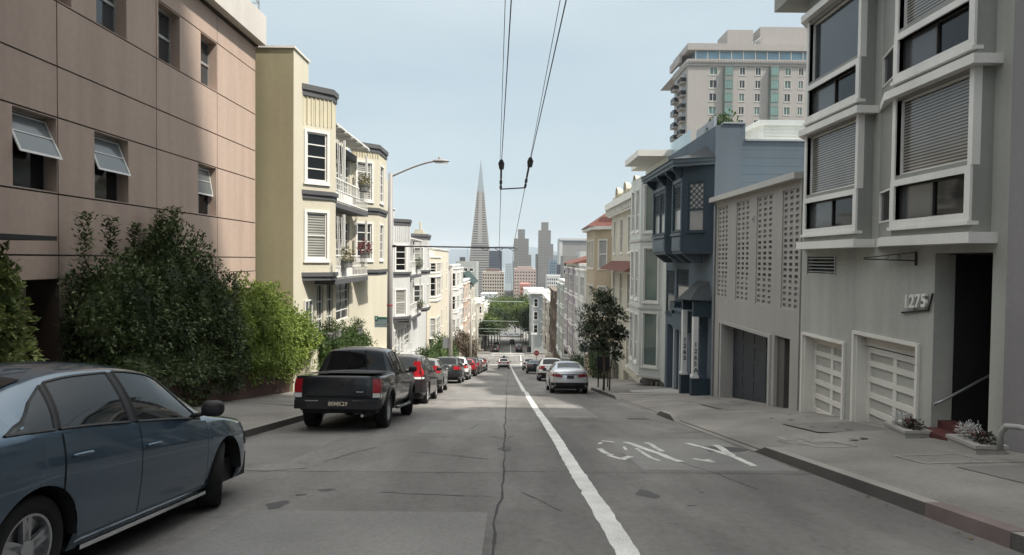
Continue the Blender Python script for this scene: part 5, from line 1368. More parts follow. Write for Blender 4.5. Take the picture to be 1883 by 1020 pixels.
for k, (lb, wm_) in enumerate((('white row house past the corner house under the skyline', M_WHITE), ('grey row house farther down beyond the crossing on the right', M_GRN), ('tan row house far down the second block on the right', M_TAN))):
    z_ = rz(yy_)+13; row_house('row_house', lb, 1, yy_, yy_+24, z_, wm_, M_WTRIM, 6, FIN(z_, 3), [(yy_+3, yy_+8, .9, z_-10, z_-.2), (yy_+13, yy_+18, .9, z_-10, z_-.2)], (.7, .5)); yy_ += 24.5

# ---------------- hotel tower far up on the right
YT = 160; K_ = thing('hotel_tower', 'pinkish grey hotel tower with glass bays and a glazed top floor high on the right', 'building', (70, YT, rz(150)))
xa = onY(1264, 200, YT)[0]; xb = onY(1560, 100, YT)[0]; zt = onY(1300, 108, YT)[1]
M_PINK = mat('pink_grey_stone', (.335, .315, .30), .85, .05, .3, streak=.05)
M_GGL = glassy('green_glass', (.16, .26, .24), .08, .6, .35, .3)
Ft = frY(YT); hs = []; rows = 9; rh = 24.2*YT/FPX
for r_ in range(rows):
    zc = onY(1320, 130+24.2*r_, YT)[1]
    for (pc, wpx) in ((1313, 14), (1366, 10), (1395, 10), (1450, 11), (1474, 9), (1500, 10), (1530, 10)):
        c = onY(pc-r_*.4, 100, YT)[0]; hw_ = wpx/2*YT/FPX; hs.append((c-hw_, c+hw_, zc-.95, zc+.95))
m = MB(); m.wall(Ft, xa, xb, -30, zt, [(*h, .3) for h in hs], .3)
m.wall(Fr((xa, 0, 0), (0, 1, 0), (-1, 0, 0)), YT, YT+13, -30, zt-1.5); m.poly([(xa, YT, zt), (xb, YT, zt), (xb, YT+30, zt), (xa, YT+30, zt)])
m.wall(frY(YT+13), xa-.01, xb, -30, zt-1.5); m.build('wall', M_PINK, K_)
for h in hs: window(Ft, h, K_, mat('hotel_frame', (.42, .41, .39), .7, .1, 3), M_GGL if rnd.random() < .5 else M_SGLASS, cols=2, bar=.12, trim=.15, depth=.25, thick=.2, mun=.08)
for pc in (1339, 1423):                              # glass bay stacks
    c = onY(pc, 100, YT)[0]; hw_ = 9*YT/FPX; z1_ = onY(pc, 124, YT)[1]
    m = MB(); m.prism([(c-hw_, YT), (c-hw_*.8, YT-1.0), (c+hw_*.8, YT-1.0), (c+hw_, YT)], -20, z1_); b = m.build('glass_bay', mat('bay_spandrel', (.17, .20, .185), .5, .2, .5), K_)
    Fg = frY(YT-1.02)
    for r_ in range(8):
        zc = onY(1320, 131+24.2*r_, YT)[1]; window(Fg, (c-hw_*.78, c+hw_*.78, zc-1.15, zc+.95), K_, mat('hotel_frame_d', (.20, .23, .215), .6, .1, 3), M_GGL, cols=3, bar=.08, depth=0, thick=.06, sill=False)
m = MB(); m.box(xa-.4, xb, YT-.45, YT+13.4, zt-1.1, zt-.2); m.box(xa-.3, xb, YT-.25, YT+13.2, zt-1.7, zt-1.11)
for k in range(60): x = xa+.2+k*.65; m.box(x, x+.32, YT-.6, YT-.451, zt-.9, zt-.3)
m.build('cornice', M_PINK, K_)
m = MB(); zg0, zg1 = zt-.2, onY(1300, 92, YT)[1]; m.box(xa+2.0, xb, YT+.8, YT+12, zg0, zg1); q = m.build('glazed_floor', glassy('sky_glass', (.20, .32, .40), .05, .8), K_)
for k in range(12): x = xa+2+k*1.7*1.73; m = MB(); m.box(x-.12, x+.12, YT+.6, YT+.8, zg0, zg1); m.build('mullion', M_WTRIM, q)
m = MB(); m.box(xa-.2, xb, YT-.3, YT+14, zg1, zg1+1.6); m.box(xa-.9, xa-.201, YT+5, YT+15, zg1-1.5, zg1+.4); m.build('roof', M_PINK, K_)
for (pa, pb, pt) in ((1338, 1385, 55), (1398, 1560, 49)):
    m = MB(); m.box(onY(pa, 60, YT+4)[0], onY(pb, 60, YT+4)[0], YT+4, YT+12, zg1+1, onY(1400, pt, YT+4)[1]); pz = m.build('roof_plant_room', M_PINK, K_)
m = MB()
for k in range(3): m.tube([(onY(1372+9*k, 80, YT+3)[0], YT+3, zg1+1.6), (onY(1402, 60, YT+3)[0], YT+3.5, zg1+4.6)], .15, 5)
m.build('roof_strut', M_METAL, K_)
for r_ in range(7):
    for yo in (1.5, 8.5):
        zc = onY(1320, 148+24.2*r_, YT)[1]; m = MB()
        m.box(xa-1.3, xa-.002, YT+yo, YT+yo+3.4, zc-.15, zc+.1); b = m.build('balcony', M_PINK, K_)
        m = MB()
        for k in range(9): y = YT+yo+.05+k*.41; m.box(xa-1.3, xa-1.24, y-.04, y+.04, zc+.1, zc+1.1)
        m.box(xa-1.32, xa-1.22, YT+yo, YT+yo+3.4, zc+1.1, zc+1.2); m.box(xa-1.22, xa-.05, YT+yo, YT+yo+.06, zc+.1, zc+1.15); m.build('railing', M_IRON, b)
        m = MB(); m.box(xa-.06, xa-.003, YT+yo+.5, YT+yo+2.9, zc+.11, zc+2.3); m.build('balcony_door', M_SGLASS, b)
# ================================================================= left side of the street
M_BEIGE = mat('beige_concrete', (.44, .34, .285), .9, .07, .8, bump=.12, bscale=90, streak=.12)
M_BEIGEW = mat('parapet_pale', (.52, .50, .47), .85, .06, 1.5, streak=.08)
M_JOINT = mat('joint_shadow', (.05, .038, .033), .95, .1, 3)
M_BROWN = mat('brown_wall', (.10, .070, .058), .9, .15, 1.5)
XL = -9.2
E_ = thing('concrete_building', 'beige concrete panel building with tilted open windows and pale parapet at the left', 'building', (XL, 12, rz(12)))
FL = frX(XL); yE = 23.4
low = [(2.78, 4.33)]; up = (6.66, 8.2)
lw = [(yAt(25, XL), yAt(108, XL)), (yAt(175, XL), yAt(237, XL)), (yAt(365, XL), yAt(398, XL)), (8.2, 9.4), (4.6, 5.8), (0.6, 1.8)]
uw = [(yAt(78, XL), yAt(135, XL)), (yAt(180, XL), yAt(235, XL)), (yAt(293, XL), yAt(332, XL)), (yAt(370, XL), yAt(400, XL)), (8.2, 9.4), (4.6, 5.8), (0.6, 1.8)]
holes = [(a, b, 2.80, 4.31, .30) for a, b in lw]+[(a, b, 6.68, 8.18, .32) for a, b in uw]
m = MB(); gap = .034
joints_z = [1.54, 2.78, 4.33, 5.36, 6.66, 8.2]; joints_y = [-8, -4.5, -1.0, 2.4, 5.9, 9.5, yAt(108, XL), yAt(289, XL), yAt(400, XL)]
# the wall carries recessed joints: panels stand 2 cm proud of a dark backing
zs = [1.05]+joints_z+[9.07]; ysj = [-14]+joints_y+[yE]
for z0, z1 in zip(zs, zs[1:]):
    for ya, yb in zip(ysj, ysj[1:]):
        hh = [h for h in holes if h[2] > z0-.05 and h[3] < z1+.05 and h[0] < yb and h[1] > ya]
        hh = [(max(h[0], ya+gap), min(h[1], yb-gap), max(h[2], z0+gap), min(h[3], z1-gap), .30) for h in hh]
        a_, b_, c_, d_ = ya+gap/2, yb-gap/2, z0+gap*.5, z1-gap*.5
        m.wall(FL, a_, b_, c_, d_, hh)
        for (p, q) in (((a_, c_), (b_, c_)), ((b_, c_), (b_, d_)), ((b_, d_), (a_, d_)), ((a_, d_), (a_, c_))):
            m.poly([FL.pt(p[0], p[1], 0), FL.pt(q[0], q[1], 0), FL.pt(q[0], q[1], -.025), FL.pt(p[0], p[1], -.025)])
m.wall(frX(XL), yAt(108, XL)+.01, yE, -5, 1.04)
m.build('wall_panel', M_BEIGE, E_)
m = MB(); m.wall(Fr((XL-.022, 0, 0), (0, 1, 0), (1, 0, 0)), -14, yE-.01, 1.06, 9.06, [(h[0]-.01, h[1]+.01, h[2]-.01, h[3]+.01, .01) for h in holes], .01)
m.build('joint', M_JOINT, E_)
m = MB(); Fend = Fr((0, yE, 0), (1, 0, 0), (0, 1, 0)); m.wall(Fend, XL-12, XL, -6, 9.07); m.wall(frY(-14), XL-12, XL, 0, 9.07)
m.poly([(XL-12, -14, 9.07), (XL, -14, 9.07), (XL, yE, 9.07), (XL-12, yE, 9.07)]); m.poly([(XL-12, -14, 0), (XL-12, yE, -4), (XL-12, yE, 9.07), (XL-12, -14, 9.07)])
m.build('wall', M_BEIGE, E_)
m = MB(); m.box(XL-12, XL+.38, -14.2, yE+.02, 9.12, 10.15); m.build('parapet', M_BEIGEW, E_)
m = MB(); m.box(XL-12, XL+.10, -14.1, yE+.0, 9.06, 9.118); m.build('parapet_shadow_strip', M_JOINT, E_)  # dark strip put in as the shadow line under the parapet
m = MB(); xr = XL+.2
for y in (15.5, 17.5, 19.5, 21.5, 23.2): m.tube([(xr, y, 10.1), (xr, y, 11.0)], .025, 6)
for z in (10.55, 11.0): m.tube([(xr, 14, z), (xr, 23.2, z), (xr-4, 23.2, z)], .022, 6)
m.build('roof_railing', M_METAL, E_)
# garage recess under the overhang
m = MB(); yj = yAt(108, XL)
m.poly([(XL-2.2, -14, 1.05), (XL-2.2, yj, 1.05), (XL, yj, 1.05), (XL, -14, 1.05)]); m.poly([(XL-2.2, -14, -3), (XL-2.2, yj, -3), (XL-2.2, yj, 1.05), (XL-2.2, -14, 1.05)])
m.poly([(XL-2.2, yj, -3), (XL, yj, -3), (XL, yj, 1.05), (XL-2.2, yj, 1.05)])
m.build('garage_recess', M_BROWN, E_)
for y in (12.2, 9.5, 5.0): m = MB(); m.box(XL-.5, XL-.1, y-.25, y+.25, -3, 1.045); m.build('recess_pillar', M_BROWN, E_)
MFR = mat('aluminium_frame', (.42, .42, .41), .4, .1, 5, metal=.4)
MBL2 = glassy('window_pale_blind', (.17, .185, .19), .12, .5, .12, .8)
def tilt_window(a, b, z0, z1, out):
    w = window(FL, (a, b, z0, z1), E_, MFR, M_DGLASS, bar=.035, depth=.28, sill=False)
    zt, zb_ = z1-.05, z0+(z1-z0)*.40; L = zt-zb_; th = math.asin(min(.6, out/L)); m = MB(); c0 = -.24
    def S_(u, v, o=0): return FL.pt(a+.03+(b-a-.06)*u, zt-L*v*math.cos(th)-o*math.sin(th), c0+L*v*math.sin(th)+o*math.cos(th))
    def bar(u0, u1, v0, v1):
        m.hexa([S_(u0, v0), S_(u1, v0), S_(u1, v1), S_(u0, v1), S_(u0, v0, .03), S_(u1, v0, .03), S_(u1, v1, .03), S_(u0, v1, .03)])
    bar(0, .045, 0, 1); bar(.955, 1, 0, 1); bar(.045, .955, 0, .05); bar(.045, .955, .94, 1); bar(.045, .955, .455, .485)
    s = m.build('tilted_sash', mat('sash_white', (.60, .60, .58), .5, .06, 5), E_)
    p = MB(); p.poly([S_(.04, .04, .012), S_(.96, .04, .012), S_(.96, .95, .012), S_(.04, .95, .012)]); p.build('pane', MBL2, s)
for k, (a, b) in enumerate(lw): tilt_window(a, b, 2.82, 4.29, (.34, .30, .14, .3, .1, .2)[k])
for a, b in uw: window(FL, (a, b, 6.70, 8.16), E_, MFR, M_SGLASS, bar=.045, depth=.30, sill=False, mid=.52)
m = MB(); m.box(-9.1, -8.1, 9.5, 11.6, 1.80, 1.88); m.box(-9.19, -9.1, 9.9, 11.3, 1.5, 1.95)
tag(m.build('canopy', M_IRON, loc=(-9.1, 10.5, 1.8)), 'small flat dark canopy over the entry at the left edge', 'canopy')

# retaining wall under the hedges
M_RET = mat('retaining_brick', (.085, .050, .042), .9, .25, 3, bump=.5, bscale=14)
m = MB(); prev = None
for k in range(17):
    y = 7.5+k; zt = sidez(WL, y)+.85; m2 = [(WL, y, zt-2), (WL, y, zt), (WL-.3, y, zt), (WL-.3, y, zt-2)]
    i = m.add(m2)
    if prev is not None:
        for q in range(3): m.face((prev+q, prev+q+1, i+q+1, i+q))
    prev = i
m.face((prev, prev+1, prev+2, prev+3)); m.face((0, 1, 2, 3))
tag(m.build('retaining_wall', M_RET, loc=(WL, 15, sidez(WL, 15))), 'dark red brick retaining wall under the shrubs on the left pavement', 'retaining wall')

# ---------------- bay fronted apartment houses (yellow, then white)
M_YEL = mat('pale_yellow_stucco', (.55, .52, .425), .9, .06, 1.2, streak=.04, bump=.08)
M_YELS = mat('yellow_stucco_shaded', (.30, .272, .175), .9, .10, .9, streak=.12, bump=.08)  # same stucco, its colour darkened for the shade on the side wall
M_YSID = siding_mat('yellow_board', (.56, .52, .39), .22, .5, 'Y')
M_BAND = mat('dark_grey_band', (.085, .088, .095), .7, .1, 3)
M_WPAINT = mat('white_paint', (.68, .68, .66), .6, .05, 3)
M_WSID = siding_mat('white_board', (.52, .53, .53), .22, .45, 'Y')
M_WGREY = mat('white_grey_stucco', (.52, .53, .53), .85, .06, 1.2, streak=.05)
M_LEAFY = leafmat('flower_leaf', (.02, .035, .012), (.10, .13, .04)); M_LEAFR = leafmat('flower_red', (.10, .02, .02), (.26, .07, .06)); M_LEAFO = leafmat('flower_olive', (.06, .05, .015), (.20, .17, .05))
def box_plant(x, y, z, mt, lb, seed, r=.45, w=.8):
    t = thing('flower_box', lb, 'flower box', (x, y, z))
    m = MB(); m.box(x-.16, x+.16, y-w/2, y+w/2, z, z+.30); m.box(x-.18, x+.18, y-w/2-.02, y+w/2+.02, z+.24, z+.303); m.build('trough', mat('trough_grey', (.16, .16, .155), .8, .2, 5), t)
    cloud([(x, y-.15, z+.52, .30, r, .32), (x+.02, y+.2, z+.45, .26, r*.7, .24)], 420, .11, .05, seed).build('plant', mt, t)
def bay_house(name, label, y0, ztops, levels, wm, sm, tm, sidem, flr, pA, pB, end, side_x):
    # levels: list of (floor z, window z0, window z1) from the top down; pA, pB: (y start, projection) of the two 45 degree bays
    Hh = thing(name, label, 'house', (WL, y0+8, rz(y0+8)+.2)); F_ = frX(WL); zg = rz(end)-1.5
    zA, zM, zB, zP = ztops
    (ya, da), (yb, db) = pA, pB
    # main wall
    wins = []
    for (fz, w0, w1) in levels:
        wins += [(ya+da+.95, ya+da+1.9, fz+.05, w1), (ya+da+2.4, ya+da+3.4, fz+.05, w1), (ya+da+3.9, yb-.4, w0, w1)]
    ycut = ya+da+.62; m = MB(); m.wall(F_, y0, ycut, zg, zA, [w for w in wins if w[1] < ycut], .15); m.wall(F_, ycut, end, zg, zM, [w for w in wins if w[0] > ycut], .15)
    m.poly([(WL, y0, zA), (WL-11, y0, zA), (WL-11, ycut, zA), (WL, ycut, zA)]); m.poly([(WL, ycut, zM), (WL-11, ycut, zM), (WL-11, end, zM), (WL, end, zM)]); m.wall(Fr((0, end, 0), (1, 0, 0), (0, 1, 0)), WL-11, WL, zg, zM); m.wall(Fr((0, ycut, 0), (1, 0, 0), (0, 1, 0)), WL-11, WL, zM, zA); m.build('wall', wm, Hh)
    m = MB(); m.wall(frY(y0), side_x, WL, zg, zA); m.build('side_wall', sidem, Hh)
    for k, w in enumerate(wins):
        if w[3] < zM and not w[0] < ycut < w[1]: window(F_, w, Hh, M_WPAINT, [M_SGLASS, M_BRN, M_SGLASS][k % 3] if k % 3 != 1 else M_DGLASS, cols=2, rows=4, depth=.12, sill=False, bar=.06)
    # stair tower block on the roof
    m = MB(); m.wall(F_, y0+.002, y0+1.75, zA, zP); m.wall(Fr((0, y0+1.75, 0), (1, 0, 0), (0, 1, 0)), WL-5, WL, zA, zP); m.poly([(WL, y0, zP), (WL, y0+1.75, zP), (WL-5, y0+1.75, zP), (side_x, y0, zP)]); m.build('roof_block', wm, Hh)
    m = MB(); m.wall(frY(y0+.002), side_x, WL, zA, zP); m.build('roof_block_side', sidem, Hh)
    m = MB(); m.box(WL-5, WL+.06, y0-.06, y0+1.8, zP, zP+.08); m.build('roof_capping', M_CREAMT, Hh)
    for bi, (ys_, d, ztp) in enumerate(((ya, da, zA), (yb, db, zB))):
        xf = WL+d; fr_, L = fr2((WL, ys_), (xf, ys_+d)); wid = (1.6 if bi == 0 else 2.2)*1.0
        if bi == 0: wid = .6
        Fb = frX(xf); hs = []; hb = []
        for (fz, w0, w1) in levels[:-1]:
            hs.append((L*.5-.46, L*.5+.40, w0, w1))
            if wid > 1.5: hb.append((ys_+d+.5, ys_+d+1.4, w0, w1))
        zb_ = levels[-2][0]; sill_top = levels[0][2]+.28
        m = MB(); m.wall(fr_, 0, L, zb_, sill_top, hs, .1); m.wall(Fb, ys_+d, ys_+d+wid, zb_, sill_top, hb, .1)
        m.poly([(WL, ys_, zb_), (xf, ys_+d, zb_), (xf, ys_+d+wid, zb_), (WL, ys_+d+wid, zb_)])
        m.wall(Fr((0, ys_+d+wid, 0), (1, 0, 0), (0, 1, 0)), WL, xf, zb_, ztp)
        bb = m.build('bay', wm, Hh)
        m = MB(); m.wall(fr_, 0, L, sill_top, ztp); m.wall(Fb, ys_+d, ys_+d+wid, sill_top, ztp); m.poly([(WL, ys_, ztp), (xf, ys_+d, ztp), (xf, ys_+d+wid, ztp), (WL, ys_+d+wid, ztp)]); m.build('board_panel', sm, bb)
        m = MB(); nb = int(L/.155)                           # raised board battens
        for k in range(nb+1): x = L*k/nb; m.fbox(fr_, x-.018, x+.018, sill_top, ztp-.3, .001, .03)
        m.build('batten', sm, bb)
        for k, h in enumerate(hs): window(fr_, h, Hh, M_WPAINT, [M_DGLASS, M_BLINDW, M_SGLASS][(k+bi) % 3], rows=4 if not (bi == 0 and k == 1) else 2, depth=.08, trim=.10, bar=.06)
        for h in hb: window(Fb, h, Hh, M_WPAINT, M_SGLASS, rows=4, depth=.08, trim=.08, bar=.06)
        for (z0, z1) in [(ztp-.42, ztp)]+[(f[0]-.02, f[0]+.30) for f in levels[:-1]]:
            zm = z0+(z1-z0)*.5; m = MB()                     # dark cornice and floor bands, in two steps
            for (q0, q1, o) in ((z0, zm-.001, .05), (zm, z1, .12)):
                m.prism([(WL, ys_-.05-o), (xf+o*.9, ys_+d-o*.55), (xf+o*.9, ys_+d+wid+.05), (WL, ys_+d+wid+.05)], q0, q1)
            m.build('band', M_BAND, bb)
    # balconies between the bays
    y1, y2 = ya+da+.65, yb-.05
    for k, (fz, w0, w1) in enumerate(levels[:-1]):
        xf = WL+.85; m = MB(); m.box(WL+.001, xf, y1, y2, fz-.22, fz-.02); bl = m.build('balcony', M_BAND, Hh)
        m = MB(); n_ = int((y2-y1)/.28)
        for q in range(n_+1): y = y1+.04+(y2-y1-.08)*q/n_; m.box(xf-.07, xf-.035, y-.016, y+.016, fz-.02, fz+.95)
        m.box(xf-.08, xf-.02, y1, y2, fz+.95, fz+1.01); m.box(xf-.08, xf-.02, y1, y2, fz+.06, fz+.11); m.box(xf-.08, xf-.02, y1, y2, fz+.48, fz+.52); m.build('railing', M_WPAINT, bl)
        m = MB(); m.box(xf-.06, xf-.045, y1, y1+(y2-y1)*.5, fz+.1, fz+.49); m.build('balcony_panel', M_WPAINT, bl)
        m = MB()
        for y in (y1+1.5, y2-.2): m.box(xf-.10, xf, y-.05, y+.05, fz+1.01, fz+2.75)
        m.build('post', M_WPAINT, bl)
        m = MB()                                             # leaning trellis bars
        for y in (y1+.3, y1+.55, y1+.95): m.tube([(xf-.03, y+.35, fz+.1), (xf-.03, y, fz+2.6)], .022, 5)
        m.build('trellis', M_WPAINT, bl)
    m = MB(); m.box(WL+.001, WL+.9, y1, y2, levels[0][2]+.55, levels[0][2]+.62)
    for q in range(6): y = y1+.2+(y2-y1-.4)*q/5; m.box(WL, WL+.95, y-.03, y+.03, levels[0][2]+.46, levels[0][2]+.549)
    m.build('pergola', M_WPAINT, Hh)
    m = MB(); m.box(WL-.3, WL+.25, y1-.2, y2+.1, zM-.3, zM); m.build('cornice', M_BAND, Hh)
    m = MB(); m.box(WL-3.2, WL-1.2, yb+1.0, yb+4, zM-.02, zB+.65); m.build('roof_hatch', wm, Hh)
    # stepped base wall
    m = MB(); fz = levels[-1][0]
    for k in range(6):
        a = y0+.3+(end-y0-.6)*k/6; b = y0+.3+(end-y0-.6)*(k+1)/6; m.box(WL+.001, WL+.55, a, b-.001, rz(b)-1, min(fz+.6, rz(a)+1.75))
    m.build('front_terrace', wm, Hh)
    m = MB()
    for k in range(9): y = y1+.3+k*.42; m.box(WL+.50, WL+.53, y-.014, y+.014, rz(y)+1.6, rz(y)+2.65)
    m.tube([(WL+.515, y1+.2, rz(y1)+2.65), (WL+.515, y1+3.8, rz(y1+3.6)+2.65)], .025, 6); m.build('railing', M_WPAINT, Hh)
    # white french doors at street floor
    for k, y in enumerate((ya+.1, ya+1.3)):
        if k == 0: window(F_, (y, y+.95, fz+.3, fz+2.5), Hh, M_WPAINT, M_SGLASS, cols=2, rows=4, depth=-.02, sill=False, bar=.07, name='french_door')
    return Hh
lvY = [(3.86, 4.55, 6.42), (.68, 1.52, 3.32), (-2.6, -1.4, .45)]
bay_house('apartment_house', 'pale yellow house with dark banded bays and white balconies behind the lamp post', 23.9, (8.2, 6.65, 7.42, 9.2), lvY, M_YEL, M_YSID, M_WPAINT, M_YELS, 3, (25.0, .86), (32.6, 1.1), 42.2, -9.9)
lvW = [(.35, .72, 2.45), (-2.75, -2.35, -.6), (-5.9, -5.2, -3.6)]
bay_house('apartment_house', 'white house with dark bands and vertical boards just past the lamp post', 43.0, (4.3, 3.0, 3.6, 4.9), lvW, M_WGREY, M_WSID, M_WPAINT, M_WGREY, 3, (44.4, .9), (52.2, 1.1), 61.8, -12)
box_plant(-7.05, 31.2, 4.75, M_LEAFO, 'trough of olive plants on the top balcony of the pale yellow house', 1)
box_plant(-7.05, 31.4, 1.55, M_LEAFR, 'trough of red leaved plants on the middle balcony of the pale yellow house', 2, .6)
box_plant(-7.05, 27.9, 1.15, M_LEAFO, 'small trough of rusty plants at the near end of the middle balcony', 3)
box_plant(-7.3, 31.0, -2.1, M_LEAFY, 'trough of green plants on the terrace wall of the pale yellow house', 4)
box_plant(-7.25, 26.4, -1.75, M_LEAFY, 'long grey trough on the terrace wall under the first yellow bay', 5, .25, 1.6)
box_plant(-7.0, 49.6, .75, M_LEAFY, 'dark planter on the upper balcony of the white banded house', 6, .3, .6)
box_plant(-7.0, 50.4, -2.4, M_LEAFY, 'dark planter on the lower balcony of the white banded house', 7, .3, .6)

# ---------------- farther houses down the left side
zl = lambda px, py, X=-8.0: onX(px, py, X)[1]
b1 = zl(806, 458); row_house('row_house', 'cream flat topped house with pale mullioned windows past the white banded house', -1, 62.5, 84, b1, mat('cream_plaster', (.60, .555, .46), .85, .06, 1, streak=.05), M_WPAINT, 4, [(b1-2.4, b1-1.5), (b1-4.8, b1-2.9), (b1-8.9, b1-7.0), (b1-12.6, b1-10.6)], [(64, 68.5, .7, b1-9, b1-.8)], (.12, .2), wrows=3)
m = MB(); m.box(-9.6, -8.6, 64, 65.6, b1, b1+1.6); m.box(-9.5, -8.7, 64.1, 65.5, b1+1.6, b1+1.8); m.tube([(-9, 64.8, b1+1.7), (-9, 64.8, b1+2.6)], .12, 8)
tag(m.build('chimney', M_TANL, loc=(-9.1, 65, b1)), 'square cream chimney with a cowl on the cream flat topped house', 'chimney')
b2 = zl(842, 487); row_house('row_house', 'white house with a roof rail below the cream flat topped one', -1, 84.3, 100, b2, M_WHITE, M_WPAINT, 4, FIN(b2, 3), [(86, 91, .9, b2-10, b2-.3), (93, 98, .9, b2-10, b2-.3)], (.4, .4), wrows=2)
b3 = zl(858, 512); row_house('row_house', 'peach stucco house with dark windows in the lower left row', -1, 100.3, 117, b3, mat('peach_stucco', (.46, .33, .25), .85, .08, 1, streak=.05), M_WTRIM, 5, FIN(b3, 3), [(102, 107, .9, b3-10, b3-.3), (110, 115, .9, b3-10, b3-.3)], (.8, .4))
b4 = zl(868, 520); G_ = row_house('row_house', 'cream corner house with a dark green awning roof before the crossing', -1, 117.3, 136, b4, M_TANL, M_WTRIM, 6, FIN(b4, 3), [(119, 124, .9, b4-10, b4-.3), (128, 133, .9, b4-10, b4-.3)], (.6, .5))
m = MB(); M_GRNR = siding_mat('green_copper_roof', (.022, .045, .042), .5, .4, 'Y')
i = m.add([(-6.6, 117, b4+.4), (-6.6, 136.3, b4+.4), (-8.6, 136.3, b4+2.6), (-8.6, 117, b4+2.6), (-11.5, 117, b4+.4), (-11.5, 136.3, b4+.4)])
for q in ((0, 1, 2, 3), (0, 3, 4), (1, 5, 2), (3, 2, 5, 4)): m.face([i+k for k in q])
m.build('roof', M_GRNR, G_)
# grey rooftop house peeping above the lower left row
g0 = thing('flat_roof_building', 'grey flat roofed building with roof gear seen above the lower left row', 'building', (-14, 190, -24))
Yq = 190; x0, x1 = onY(838, 480, Yq)[0], onY(876, 480, Yq)[0]; zt = onY(850, 480, Yq)[1]
m = MB(); Fq = frY(Yq); hs = [(x0+.8+1.6*k, x0+1.9+1.6*k, zt-3.0, zt-2.0) for k in range(3)]+[(x0+.8+1.6*k, x0+1.9+1.6*k, zt-6.0, zt-4.6) for k in range(3)]
m.wall(Fq, x0, x1, -28, zt, hs, .2); m.poly([(x0, Yq, zt), (x1, Yq, zt), (x1, Yq+14, zt), (x0, Yq+14, zt)]); m.wall(Fr((x1, 0, 0), (0, 1, 0), (1, 0, 0)), Yq, Yq+14, -28, zt); m.wall(Fr((x0, 0, 0), (0, 1, 0), (-1, 0, 0)), Yq, Yq+14, -28, zt); m.build('wall', MATS['pale_grey_paint'], g0)
for h in hs: window(Fq, h, g0, M_WTRIM, M_DGLASS, cols=2, bar=.1, trim=.1, depth=.15)
m = MB(); m.box(x0+1, x0+2.6, Yq+2, Yq+4, zt, zt+1.2); m.build('roof_tank', M_BAND, g0)
m = MB()
for x in (x0+3.2, x0+4.6): m.tube([(x, Yq+3, zt), (x, Yq+3, zt+4)], .05, 5)
m.build('mast', M_METAL, g0)
yy_ = 163
for lb, wm_, h in (('cream row house past the crossing behind the left trees', M_TANL, 12.5), ('white stepped roof row house beyond the crossing on the left', M_WHITE, 12), ('pale grey row house far down the second block on the left', M_GRN, 12.5)):
    z_ = rz(yy_)+h; row_house('row_house', lb, -1, yy_, yy_+26, z_, wm_, M_WTRIM, 7, FIN(z_, 3), [(yy_+3, yy_+8, .9, z_-10, z_-.2), (yy_+14, yy_+19, .9, z_-10, z_-.2)], (.6, .5)); yy_ += 27
# ================================================================= the far skyline
def tower(name, label, Y, px0, px1, pyt, wm, depth=30, grid=None, side=None, gm=None, zb=-92, roofm=None, proud=False):
    x0, x1 = onY(px0, 500, Y)[0], onY(px1, 500, Y)[0]; zt = onY((px0+px1)/2, pyt, Y)[1]
    T = thing(name, label, 'building', ((x0+x1)/2, Y+depth/2, zb)); F_ = frY(Y); hs = []
    if grid:
        nc, rh, wfr, hfr, nrow = grid
        for r_ in range(nrow):
            for c in range(nc):
                cx = x0+(x1-x0)*(c+.5)/nc; w_ = (x1-x0)/nc*wfr/2; zc = zt-rh*(r_+1.1); hs.append((cx-w_, cx+w_, zc-rh*hfr/2, zc+rh*hfr/2))
    m = MB(); m.wall(F_, x0, x1, zb, zt, hs, .6)
    m.wall(Fr((x0, 0, 0), (0, 1, 0), (-1, 0, 0)), Y, Y+depth, zb, zt); m.wall(Fr((x1, 0, 0), (0, 1, 0), (1, 0, 0)), Y, Y+depth, zb, zt); m.wall(Fr((0, Y+depth, 0), (1, 0, 0), (0, 1, 0)), x0, x1, zb, zt)
    m.poly([(x0, Y, zt), (x1, Y, zt), (x1, Y+depth, zt), (x0, Y+depth, zt)]); m.build('wall', wm, T)
    if hs:
        if len(hs) <= 90:
            for h in hs:
                m = MB(); m.poly([F_.pt(h[0], h[2], -.55), F_.pt(h[1], h[2], -.55), F_.pt(h[1], h[3], -.55), F_.pt(h[0], h[3], -.55)]); m.build('window', gm or M_DGLASS, T)
        else:
            def put(hh, nm, kind=None):
                m = MB()
                for h in hh: m.poly([F_.pt(h[0], h[2], -.55), F_.pt(h[1], h[2], -.55), F_.pt(h[1], h[3], -.55), F_.pt(h[0], h[3], -.55)])
                m.build(nm, gm or M_DGLASS, T, kind=kind)
            for h in hs[:100]: put([h], 'window')
            put(hs[100:], 'window_rows', 'stuff')
    return T, x0, x1, zt
M_T1 = mat('tower_tan_grey', (.25, .24, .23), .85, .05, .05); M_T2 = mat('office_tan', (.40, .36, .31), .85, .05, .05); M_T3 = mat('office_pink', (.37, .30, .28), .85, .05, .05)
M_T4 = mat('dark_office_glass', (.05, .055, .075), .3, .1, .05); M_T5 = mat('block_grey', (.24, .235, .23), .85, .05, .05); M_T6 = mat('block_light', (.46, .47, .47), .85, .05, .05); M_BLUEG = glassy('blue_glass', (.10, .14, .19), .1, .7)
M_QUARTZ = mat('white_quartz', (.28, .268, .255), .8, .04, .05)
